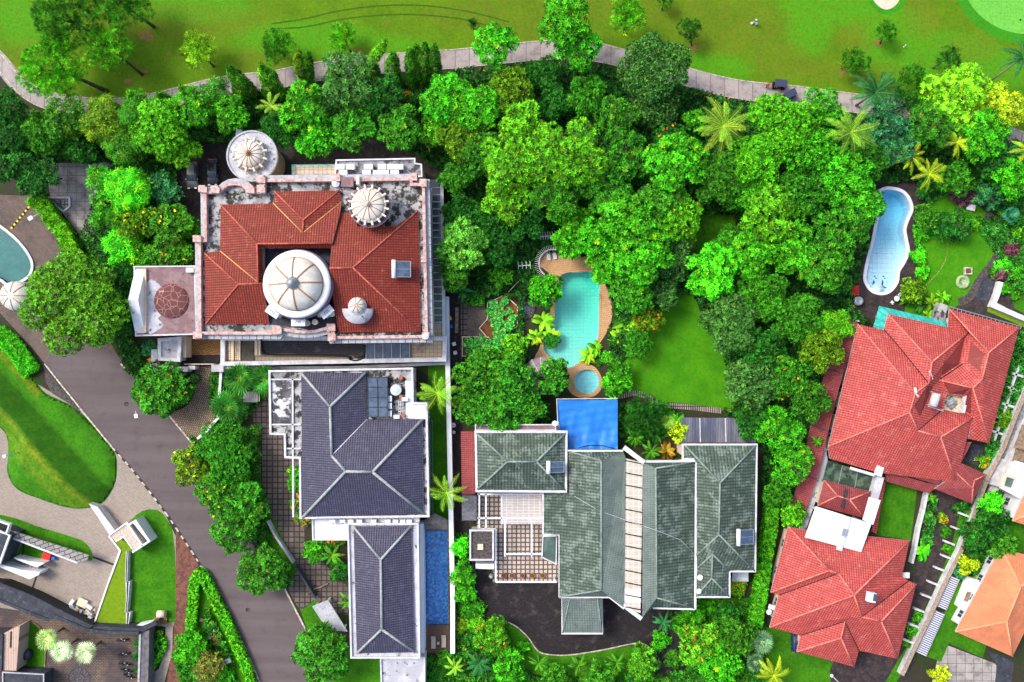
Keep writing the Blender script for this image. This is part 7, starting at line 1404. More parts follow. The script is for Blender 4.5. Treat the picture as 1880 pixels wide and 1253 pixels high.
# colours (base colour of the leaves)
BR_, LM, MD, DK_, OL, GG, YL, TE = (.031, .215, .004), (.055, .235, .005), (.024, .135, .005), (.011, .085, .006), (.065, .16, .004), (.036, .12, .017), (.25, .35, .008), (.02, .13, .035)
YG,LY,PG,VB,MG,MD2,OR,BN = (.17,.34,.01), (.14,.37,.008), (.06,.26,.02), (.04,.38,.006), (.025,.14,.006), (.055,.20,.006), (.05,.22,.006), (.11,.13,.02)
FLW = {'orange': ((.55, .15, .01), 26), 'yellow': ((.50, .40, .01), 26)}
TREES = [
 (1338,448,32,7,'fine',MD,'green tree closing the south-east side of the small glade',None,None),
 (1258,440,20,5,'fine',OL,'small yellowish tree at the small glade west side',None,None),
 (1652,192,26,6,'feather',DK_,'dark tree hiding the path just east of the dark palm',None,None),
 (1690,195,24,5,'fine',MD,'low green tree over the path beside the lime-yellow tree',None,None),
 (110,128,62,9,'feather',LM,'bright needle-leaved pine over the west bend of the path',(197,168),None),
 (130,38,62,9,'feather',MD,'dark dense pine at the top left of the fairway',(172,62),None),
 (232,12,48,8,'feather',MD,'dark pine with a bare trunk at the top edge',(283,50),None),
 (206,92,42,8,'feather',LM,'light green pine with long bare trunk beside the dark pine',(262,138),None),
 (367,93,32,5,'feather',YG,'lone small yellow-green pine on the open fairway',(393,123),None),
 (512,90,33,5,'feather',MD,'round dense dark green pine beside the path',None,None),
 (632,72,26,4,'feather',LM,'thin cone-shaped conifer with bare soil at its foot',(646,98),None),
 (868,46,9,2.5,'feather',DK_,'tiny dark sapling north of the tall bright path tree',None,None),
 (1150,32,34,7,'feather',LM,'sparse open pine with a bare dark stem',(1146,60),None),
 (1219,2,14,3,'feather',MD,'small pine cut by the top edge',(1215,19),None),
 (1265,58,18,4,'feather',DK_,'very dark small pine on an orange soil ring',(1270,84),None),
 (1623,62,17,3.5,'feather',MD,'small tufted pine between bunker and palm',(1616,80),None),
 (1568,115,26,4,'feather',MD,'medium tufted pine north of the dark palm',(1556,128),None),
 (1738,110,18,4,'feather',DK_,'little leaning pine on the open grass near the yellow tree',(1712,126),None),
 (1668,148,26,6,'feather',MD,'dark pine between the dark palm and the lime tree',None,None),
 (907,88,42,9,'rosette',BR_,'tall bright green tree standing in the cart path',None,None),
 (1035,48,50,12,'rosette',BR_,'tallest vivid green tree leaning over the path, upper crown',None,None),
 (1058,92,44,9,'rosette',BR_,'vivid green tree right below the tallest one at the path',None,None),
 (1203,128,62,10,'broccoli',GG,'big grey-green tree with tightly knotted crown over the path',None,None),
 (1168,142,38,7,'broccoli',GG,'lower grey-green tree with knotted crown left of the big one',None,None),
 (1200,195,42,7,'broccoli',GG,'grey-green knotted tree just south of the big one',None,None),
 (1752,180,62,8,'open',LY,'large lime-yellow tree over the east end of the path',None,None),
 (1828,205,48,7,'open',YL,'golden yellow tree beside the lime-yellow one',None,None),
 (22,205,40,8,'fine',DK_,'dark tree at the west edge below the path',None,None),
 (130,222,44,9,'open',MD,'fresh green tree south of the path bend',None,None),
 (195,225,44,9,'bamboo',OL,'yellowish drooping tree south of the path',None,None),
 (85,250,40,8,'fine',MD,'rounded tree between dark edge tree and drooping tree',None,None),
 (20,285,55,9,'rosette',DK_,'dark rosette-leaved tree at the west edge above the plaza',None,None),
 (72,325,42,8,'rosette',DK_,"dark tree covering the plaza's north end",None,None),
 (260,215,42,9,'bamboo',MD,'drooping narrow-leaved tree south-west of the round turret',None,None),
 (235,265,42,8,'bamboo',MD,'shaded drooping tree above the old concrete yard',None,None),
 (150,275,34,6,'fine',DK_,'low dark tree north of the old concrete yard',None,None),
 (300,238,54,10,'fine',LM,'large bright bushy tree west of the service yard',None,None),
 (330,272,40,8,'fine',LM,'bright tree overhanging the parked cars',None,None),
 (348,205,44,9,'open',BR_,'green tree with star-like leaf tufts near the path',None,None),
 (425,212,36,7,'rosette',BR_,'bright clumpy tree north of the round turret',None,None),
 (398,178,34,7,'bamboo',MD,'drooping dark tree beside the path gap',None,None),
 (508,245,36,7,'fine',DK_,'dark rounded clipped tree right beside the round turret',None,None),
 (560,200,46,9,'open',BR_,'bright tree north of the mansion service roof',None,None),
 (640,150,52,10,'open',GG,'sparse tree showing pale bare branches near the columns',None,None),
 (585,250,42,7,'rosette',BR_,'rich green tree behind the mansion north terrace',None,None),
 (650,240,42,8,'rosette',MD,'medium green tree over the rear paving',None,None),
 (705,175,40,8,'rosette',DK_,'dark tree just left of the orange-tipped shrub',None,None),
 (735,240,44,8,'rosette',MD,'dark clustered tree north of the air conditioners',None,None),
 (820,185,48,9,'rosette',BR_,'bright clustered tree north of the small palm',None,None),
 (873,200,48,9,'rosette',BR_,'vivid tree between the column row and the olive tree',None,None),
 (800,240,30,6,'rosette',LM,'small lime tree just north of the small palm',None,None),
 (940,170,46,8,'fine',OL,'olive green tree below the cart path',None,None),
 (962,235,46,9,'rosette',LM,'lime tree south of the olive tree',None,None),
 (1000,140,36,5,'fine',DK_,'dark low tree in the shade under the tallest path tree',None,None),
 (1018,190,34,6,'fine',DK_,'dark understory tree west of the grey-green trees',None,None),
 (1075,175,40,7,'fine',MD,'dark mid-green tree beside the grey-green trees',None,None),
 (845,262,40,8,'fine',OL,'olive tree right behind the mansion north-east corner',None,None),
 (890,290,46,9,'fine',MD,'mid green tree east of the mansion service roof',None,None),
 (950,300,62,12,'open',LM,'broad bright lime tree in the middle of the grove',None,None),
 (1050,285,66,12,'open',LM,'large spreading lime tree with visible twigs in the grove',None,None),
 (1130,225,44,8,'open',MD,'dull green tree south of the grey-green trees',None,None),
 (1150,290,46,8,'open',MD,'mid green tree west of the broad bright one',None,None),
 (1235,305,58,11,'rosette',BR_,'broad bright tree west of the orange-topped palm',None,None),
 (1272,224,22,5,'rosette',BR_,'small bright tree just left of the coconut palm crown',None,None),
 (1225,250,32,6,'fine',DK_,'dark tree speckled with orange blossoms by the palm',None,'orange'),
 (1430,230,62,11,'fine',LM,'large lime green tree between the two coconut palms',None,None),
 (1390,290,54,10,'fine',LM,'lime tree below the orange-topped palm',None,None),
 (1480,275,56,10,'fine',BR_,'fresh green tree left of the second coconut palm',None,None),
 (1505,205,40,7,'fine',BR_,'green tree overhanging the path by the golf carts',None,None),
 (1545,330,56,10,'rosette',BR_,'glossy tree north-west of the kidney pool',None,None),
 (1570,375,50,9,'rosette',BR_,'bright tree overhanging the kidney pool',None,None),
 (1540,420,52,9,'rosette',MD,'rich green tree west of the kidney pool',None,None),
 (1620,225,44,8,'open',TE,'blue-green tree south of the dark palm',None,None),
 (1645,268,40,7,'open',TE,'blue-green tree above the two yellow palms',None,None),
 (1700,235,44,8,'open',MD,'rounded green tree below the lime-yellow tree',None,None),
 (1800,250,48,8,'rosette',BR_,'vivid tree below the golden yellow tree',None,None),
 (1590,300,36,7,'fine',MD,'green tree just above the kidney pool',None,None),
 (930,370,46,9,'rosette',LM,'lime tree south-west of the broad lime tree',None,None),
 (1025,355,52,10,'open',MD,'twiggy mid green tree above the pool trellis',None,None),
 (1110,350,48,9,'rosette',MD,'shadowy green tree in the grove centre',None,None),
 (1150,410,58,11,'rosette',BR_,'broad vivid tree north-east of the turquoise pool',None,None),
 (1215,375,50,9,'rosette',MD,'green tree west of the small glade',None,None),
 (1245,405,46,9,'fine',LM,'lime-tipped tree at the glade edge',None,None),
 (1320,330,50,9,'fine',MD,'mid green tree north of the small glade',None,None),
 (1370,350,48,8,'fine',BR_,'green tree right above the glade corner',None,None),
 (1410,400,54,10,'rosette',LM,'bright tree with pale tips west of the pool trees',None,None),
 (1465,360,48,9,'fine',MD,'green tree in the dense eastern grove',None,None),
 (1450,455,50,9,'rosette',BR_,'bright rounded tree in the eastern grove',None,None),
 (1510,490,50,9,'rosette',MD,'dark green tree south-west of the kidney pool',None,None),
 (1532,512,28,7,'fine',DK_,'dark tree right beside the red slatted bench',None,None),
 (840,330,34,7,'fine',MD,'green tree beside the mansion side gallery top',None,None),
 (848,392,38,7,'fine',DK_,'dark fine-leaved tree beside the mansion side gallery',None,None),
 (900,410,40,7,'fine',DK_,'dark tree south of the lime tree in the west grove',None,None),
 (850,455,48,9,'rosette',PG,'tree with pale new leaf tips beside the mansion gallery',None,None),
 (835,500,34,7,'rosette',MD,'tree by the lower end of the mansion gallery',None,None),
 (960,405,40,7,'fine',DK_,'deep green tree above the garden bed area',None,None),
 (915,455,38,6,'fine',DK_,'low dark tree west of the white pergola rails',None,None),
 (1055,410,36,7,'fine',BR_,'green tree with yellow tips above the pool deck',None,None),
 (1045,450,30,6,'rosette',BR_,"bright tree hanging over the deck's north edge",None,None),
 (1100,440,44,8,'rosette',BR_,'bright tree just north of the turquoise pool',None,None),
 (1110,490,36,7,'rosette',BR_,'bright tree overhanging the turquoise pool corner',None,None),
 (1175,475,56,11,'rosette',BR_,'broad bright tree between pool and glade',None,None),
 (1160,535,44,8,'rosette',MD,'mid green tree at the north tip of the big lawn',None,None),
 (1235,480,42,7,'fine',GG,'dull grey-green tree above the big lawn tip',None,None),
 (1305,500,52,10,'rosette',VB,'brilliant green tree at the north edge of the big lawn',None,None),
 (1215,540,30,6,'fine',GG,'small dull tree by the lawn tip',None,None),
 (1375,470,48,9,'rosette',BR_,'green tree east of the brilliant one',None,None),
 (1395,540,50,8,'fine',MD,'mid green tree in the middle of the east grove',None,None),
 (1340,590,56,9,'fine',GG,'speckled grey-green tree east of the big lawn',None,None),
 (1400,640,46,8,'fine',DK_,'dark tree east of the speckled one',None,None),
 (1460,585,48,8,'fine',MD,'mid green tree north-west of the veranda',None,None),
 (1500,640,44,8,'fine',OL,'olive tree touching the veranda top',None,None),
 (1530,600,32,6,'bamboo',LM,"light drooping tree at the veranda's north end",None,None),
 (1375,705,50,8,'fine',GG,"large dull green tree beside the lawn's south-east edge",None,None),
 (1440,690,44,8,'fine',MD,'tree with orange flecks west of the veranda',None,'orange'),
 (1480,735,40,7,'fine',MD,'speckled tree beside the middle of the veranda',None,None),
 (1380,770,40,6,'fine',DK_,'dark tree east of the metal shed',None,None),
 (1430,790,44,7,'open',BR_,"star-leaved tree west of the veranda's lower half",None,None),
 (1450,850,42,7,'open',BR_,'star-leaved tree lower beside the veranda',None,None),
 (1425,905,28,5,'fine',MD,'green tree between green house and veranda end',None,None),
 (1455,945,26,4,'fine',LM,"small lime tree at the veranda's south end",None,None),
 (1000,533,34,5,'rosette',BR_,'round bright tree on the west rim of the turquoise pool',None,None),
 (920,510,24,3.5,'fine',MD,'small tree above the vegetable beds',None,None),
 (940,645,32,5,'glossy',LM,'lime glossy tree south of the vegetable bed',None,None),
 (885,690,48,7,'glossy',MG,'glossy dark tree left of the round pavilion, north part',None,None),
 (940,700,46,7,'glossy',MG,'glossy tree just left of the round pavilion',None,None),
 (865,745,36,6,'glossy',MG,'glossy tree beside the alley above the red lean-to',None,None),
 (915,755,46,7,'glossy',MG,"glossy tree over the green house's rear strip roof",None,None),
 (965,745,36,6,'glossy',MG,'glossy tree between pavilion and blue tarpaulin',None,None),
 (1015,692,34,6,'glossy',MG,"round glossy tree hiding the round pavilion's east half",None,None),
 (1140,682,22,3.5,'rosette',MD,"dark bush-like tree at the lawn's south-west edge",None,None),
 (1168,632,28,5,'fine',MD,'dark tree between palms and big lawn',None,None),
 (1187,585,32,5,'fine',OL,"tree with orange flecks at the lawn's west edge",None,'orange'),
 (1130,705,28,3.5,'rosette',BR_,'green tree east of the round plunge pool',None,None),
 (1178,762,38,5,'feather',DK_,'fuzzy dark grey-green tree just east of the blue tarpaulin',None,None),
 (1243,790,20,4,'rosette',YL,'brilliant yellow small tree beside the metal shed',None,None),
 (1215,755,22,3,'fine',MD,'small green tree south of the stone edging',None,None),
 (150,560,92,13,'fine',MD2,'huge dense tree spreading over road and plaza',None,None),
 (205,390,38,7,'open',BR_,'bright tree in the old concrete yard',None,None),
 (240,350,44,8,'bamboo',VB,'brilliant feathery bamboo-like tree west of the cars',None,None),
 (190,330,26,6,'bamboo',BR_,"bright feathery tree at the old yard's top",None,None),
 (305,350,32,5,'open',TE,'dark star-leaved tree by the car park edge',None,None),
 (255,405,42,7,'fine',OL,'tree with yellow flecks in the west garden',None,'yellow'),
 (318,415,42,7,'rosette',MD,'dark tree with yellow blossoms beside the mansion',None,'yellow'),
 (315,465,40,6,'rosette',MD,'rounded tree with yellow blossoms above the porch',None,'yellow'),
 (225,455,34,6,'bamboo',VB,'bright feathery tree above the porch garden',None,None),
 (270,470,32,5,'open',BR_,'green tree just north of the purple porch roof',None,None),
 (355,420,22,4,'rosette',MD,"small tree against the mansion's west wall",None,None),
 (232,520,34,6,'fine',DK_,'dark tree between the huge tree and the porch',None,None),
 (222,590,30,5,'fine',DK_,'dark tree below, between the huge tree and the porch',None,None),
 (298,715,54,6,'rosette',MG,'round dark bushy tree with small yellow flowers by the curved drive',None,'yellow'),
 (412,822,48,7,'fine',MG,'roadside tree south of the curved drive',None,None),
 (355,855,40,6,'rosette',OL,'roadside tree with yellow flower tips leaning over the asphalt',None,'yellow'),
 (430,850,44,7,'fine',MG,"roadside tree next to the villa's paver yard",None,None),
 (405,905,44,6,'rosette',MD,'roadside tree with a few yellow flowers',None,'yellow'),
 (450,925,46,6,'rosette',MG,'roadside tree beside the paver yard bend',None,None),
 (430,975,40,6,'rosette',MD,'roadside tree between two yellow-flecked ones',None,None),
 (485,1045,48,6,'rosette',MG,'last roadside tree above the villa entry drive',None,None),
 (592,1200,56,7,'rosette',MG,'large round tree south of the villa entry',None,None),
 (1345,1165,40,6,'fine',MD,'tree east of the dark drive',None,None),
 (1285,1180,44,6,'rosette',OR,'bright tree dotted with orange flowers by the dark drive',None,'orange'),
 (1320,1215,46,6,'rosette',BR_,'bright tree at the bottom edge east of the drive',None,None),
 (1275,1120,22,3,'rosette',BR_,"small green tree below the green house's small wing",None,None),
 (1335,1130,26,4,'fine',DK_,'round dark tree south of the green house',None,None),
 (900,1165,34,5,'fine',OR,'tree with orange flowers west of the drive lawn',None,'orange'),
 (850,1055,24,4,'rosette',BR_,'bright tree by the white wall south of the patio',None,None),
 (852,1090,20,3,'rosette',BR_,'smaller bright tree below, beside the dark drive',None,None),
 (848,1005,17,3,'rosette',VB,'small vivid tree left of the dark store',None,None),
 (935,1225,32,4,'rosette',BR_,'bright tree at the bottom below the drive lawn',None,None),
 (1180,1215,32,4,'rosette',OR,"bright tree at the drive's south bank",None,None),
 (1105,1240,30,4,'rosette',MD,'green tree at the bottom centre',None,None),
 (1020,1240,26,3.5,'fine',MD,'small tree at the bottom left of the drive lawn',None,None),
 (575,1012,18,3,'rosette',BR_,'bright small tree below the villa annex',None,None),
 (352,1185,32,3.5,'rosette',BR_,'bright bushy tree inside the hedge triangle',None,None),
 (385,1222,32,3.5,'open',BN,'brownish twiggy tree inside the hedge triangle',None,None),
 (1820,960,34,5,'glossy',DK_,'dark glossy tree between white house and orange house',None,None),
 (1790,985,34,5,'glossy',DK_,'dark glossy tree beside the beige wall',None,None),
 (1835,1000,30,5,'glossy',MD,'glossy tree touching the orange roof',None,None),
 (1815,925,24,5,'rosette',VB,'vivid green tree south of the white house',None,None),
 (1776,1035,18,3,'fine',YL,'small yellow tree beside the grating',None,None),
 (1722,1240,22,3,'fine',YL,'small yellow flowering tree at the bottom by the concrete yard',None,'yellow'),
 (1855,330,40,7,'rosette',BR_,'bright tree at the east edge above the garden',None,None),
 (1700,400,26,3.5,'fine',MD,"small tree beside the kidney pool's terrace",None,None),
 (1745,415,34,3.5,'open',DK_,'dark twiggy tree in the middle of the garden lawn',None,None),
 (1810,365,26,3.5,'open',TE,"blue-green tree at the garden's north end",None,None),
 (1830,310,38,6,'fine',DK_,'dark tree behind the blue-green palm',None,None),
 (1750,330,34,5,'fine',MD,'tree between the yellow palms and the garden',None,None),
 (1695,345,18,3,'fine',DK_,"small dark tree by the kidney pool's north end",None,None),
 (1675,535,26,3,'fine',OL,'rounded bushy tree south-east of the kidney pool',None,None),
]
for x, y, r, h, st, col, lb, base, fl in TREES:
    tree(x, y, r, h, st, col, lb, base, FLW.get(fl), name='pine_tree' if st == 'feather' and 'pine' in lb else 'tree', sq=1.15 if st == 'feather' else 1.0)
# columnar trees
for i, (x, y, tx, ty, r, h, col, lb) in enumerate((
  (655, 140, 708, 74, 9, 9, LM, 'curved columnar tree leaning far over the fairway'), (692, 150, 688, 118, 9, 6, MD, 'short columnar tree west of the column row'),
  (730, 158, 722, 98, 12, 9, MD, 'columnar tree at the west end of the column row'), (755, 158, 751, 90, 12, 9, MD, 'second columnar tree of the row from the west'), (772, 158, 765, 84, 10, 9, MD, 'third columnar tree of the row from the west'),
  (790, 155, 780, 80, 11, 10, MD, 'fourth and tallest columnar tree of the row'), (806, 150, 798, 84, 11, 10, MD, 'columnar tree at the east end of the row'),
  (560, 150, 548, 95, 9, 8, OL, 'yellowish columnar tree beside the round dense pine'), (572, 150, 567, 98, 8, 8, MD, 'slim columnar tree next to the yellowish one'), (610, 150, 628, 118, 12, 8, MD, 'columnar tree leaning north-east over the path'),
  (520, 178, 478, 118, 13, 9, LM, 'light columnar tree leaning west near the round dense pine'), (500, 180, 500, 132, 14, 8, MD, 'broad columnar tree covering the path'), (470, 175, 418, 122, 12, 9, MD, 'columnar tree leaning west over the path'), (450, 185, 440, 140, 13, 8, MD, 'columnar tree over the path, south of the leaning one'),
  (375, 200, 330, 160, 12, 9, LM, 'light columnar tree leaning west below the fairway'), (330, 205, 290, 172, 12, 8, MD, 'columnar tree leaning west at the path edge'), (290, 225, 236, 168, 13, 9, LM, 'columnar tree with light tip leaning over the path'), (250, 240, 205, 190, 12, 9, OL, 'olive columnar tree leaning to the west'),
  (215, 262, 165, 215, 13, 9, MD, 'columnar tree above the old concrete yard'), (170, 265, 120, 235, 14, 9, OL, 'yellow-tipped columnar tree near the west edge'), (120, 262, 60, 205, 13, 9, MD, 'columnar tree leaning toward the west path bend'))):
    column(x, y, tx, ty, r, h, col, lb)
PG1, PG2, PY, PD, PB = (.09, .20, .02), (.11, .28, .015), (.17, .30, .01), (.012, .085, .02), (.02, .13, .06)
palm(1328, 232, 62, 11, 26, (.12, .24, .015), 'coconut palm with orange-brown heart near the path', yelf=.3, lw=.17); palm(1563, 242, 58, 11, 26, (.09, .21, .015), 'coconut palm with long olive fronds above the kidney pool', lw=.17)
palm(1607, 170, 54, 8, 30, PD, 'very dark feathery palm standing over the cart path', lw=.24, yelf=0); palm(1878, 106, 42, 10, 24, PD, 'tall leaning dark palm with pale trunk at the east edge', (1802, 160), lw=.24, yelf=0)
palm(1672, 288, 38, 6, 20, PY, 'yellow palm, western one of the yellow pair above the garden', lw=.12, yelf=.7); palm(1706, 320, 38, 6, 20, PY, 'yellow palm, lower one beside the kidney pool top', lw=.12, yelf=.7); palm(1757, 262, 34, 6, 18, PY, 'yellow palm between the green trees under the golden tree', lw=.12, yelf=.6); palm(1884, 275, 36, 7, 20, PY, 'yellow palm cut by the east edge with pale leaning trunk', (1840, 292), lw=.12, yelf=.6)
palm(803, 722, 46, 7, 24, PG2, 'coconut palm with golden tips above the lap pool garden', yelf=.45, lw=.13); palm(820, 905, 42, 7, 22, PG2, 'coconut palm with golden fronds beside the green house', yelf=.35, lw=.13)
palm(498, 195, 32, 5, 14, (.12, .26, .02), 'small pale palm in the shadowed belt north of the mansion', lw=.14); palm(787, 262, 20, 4, 14, PG1, 'small palm north-east of the air conditioners', lw=.14, yelf=0)
palm(1420, 1240, 40, 5, 20, PY, 'yellow palm at the bottom edge below the southern red house', yelf=.8, lw=.18)
for x, y, r, lb in ((441, 693, 36, 'western fan palm of the pair below the mansion podium'), (484, 697, 32, 'eastern fan palm of the pair below the mansion podium'), (420, 747, 36, 'fan palm beside the curved cobbled drive')): palm(x, y, r, 4, 20, (.025, .13, .012), lb, fan=True, lw=.085, droop=.5, yelf=0, group='fan palms by the cobbled drive')
for x, y, r, lb, cl in ((88, 1172, 23, 'greener northern one of the three silvery fan palms', (.30, .42, .14)), (115, 1193, 24, 'middle one of the three silvery fan palms', (.42, .52, .32)), (159, 1198, 23, 'eastern one of the three silvery fan palms', (.42, .52, .30))): palm(x, y, r, 5, 22, cl, lb, fan=True, lw=.04, droop=.4, yelf=0, group='silvery fan palms in the courtyard')
for x, y, r, lb, cl in ((1398, 1178, 26, 'grey-green fan palm west of the southern red house', (.10, .20, .09)), (1385, 1215, 20, 'smaller grey-green fan palm below another', (.08, .18, .07)), (1855, 395, 16, 'fan palm beside the stone steps', PB), (1226, 775, 16, 'fan palm north of the yellow small tree', PG1)): palm(x, y, r, 3.5, 16, cl, lb, fan=True, lw=.07, droop=.4, yelf=0)
for x, y, r, lb, cl in ((880, 1218, 30, 'dark palm at the bottom below the orange-flowered tree', PD), (1218, 1142, 24, 'dark palm beside the dark drive', TE), (1062, 1222, 22, 'small palm in the middle of the south bank', MD), (1132, 1218, 22, 'small palm on the south bank, east of the middle', MD), (990, 1218, 22, 'small palm on the south bank, west of the middle', MD), (835, 1225, 22, 'pale palm at the bottom edge beside the villa annex', PG2), (640, 1105, 22, 'palm leaning on the villa wall near the grey canopy', MD), (1195, 828, 24, 'green palm just north of the glazed spine', MD), (1165, 805, 22, 'palm beside the blue tarpaulin', MD), (1245, 770, 16, 'bright palm next to the metal shed', BR_), (1830, 300, 34, 'blue-green palm at the garden edge', PB), (1850, 275, 26, 'dark palm behind the blue-green palm', PD), (848, 535, 22, 'dark palm beside the boundary wall top', PD), (610, 1020, 26, 'dark palm between villa wall and entry drive', MD), (1205, 745, 12, 'tiny palm south of the stone edging', TE), (1500, 810, 14, 'small palm against the veranda', MD)):
    palm(x, y, r, 3.5, 18, cl, lb, lw=.20, yelf=.05)
# broad-leaved clumps
BL = (.13, .36, .01)
for x, y, r, lb, cl in ((1150, 590, 26, 'bright banana-like clump on the pool east side', BL), (1138, 618, 22, 'banana-like clump just below the bright one', BL), (1160, 640, 20, 'green banana-like clump by the topiary ball', MD), (1080, 655, 18, 'lime clump touching the pool deck corner', BL), (1095, 640, 16, 'second lime clump at the pool deck corner', LM), (998, 590, 22, 'lime fern-like clump on the pool west side', BL), (1012, 618, 20, 'lime clump next to the half ball shrub', BL), (985, 620, 18, 'yellow-green clump west of the pool', BL), (1820, 300, 20, 'dark banana clump under the blue-green palm', TE),
                    (1670, 545, 18, 'dark big-leaved clump beside the white chairs', DK_), (1690, 560, 18, 'dark big-leaved clump above the teal roof', DK_), (1715, 555, 18, 'yellow-streaked clump above the teal roof', OL), (1735, 545, 16, 'yellow-streaked clump at the lawn foot', LM), (1710, 578, 12, 'small lime clump against the teal roof', LM), (1697, 1015, 20, 'vivid star-shaped plant beside the thin white wall', VB), (1712, 915, 12, 'green plant between drive and thin white wall', BR_), (1703, 950, 12, 'slim green plant on the drive edge', BR_),
                    (650, 700, 1, '', None), (1135, 560, 14, 'grey-green tufted clump by the pool', GG), (1225, 830, 18, 'bronze-leaved clump north of the green house', (.16, .12, .01)), (1205, 800, 16, 'dark-leaved clump among the palms', DK_), (545, 880, 1, '', None), (1255, 1100, 12, 'green clump below the east gutter', MD)):
    if cl: banana(x, y, r, cl, lb, n=11)
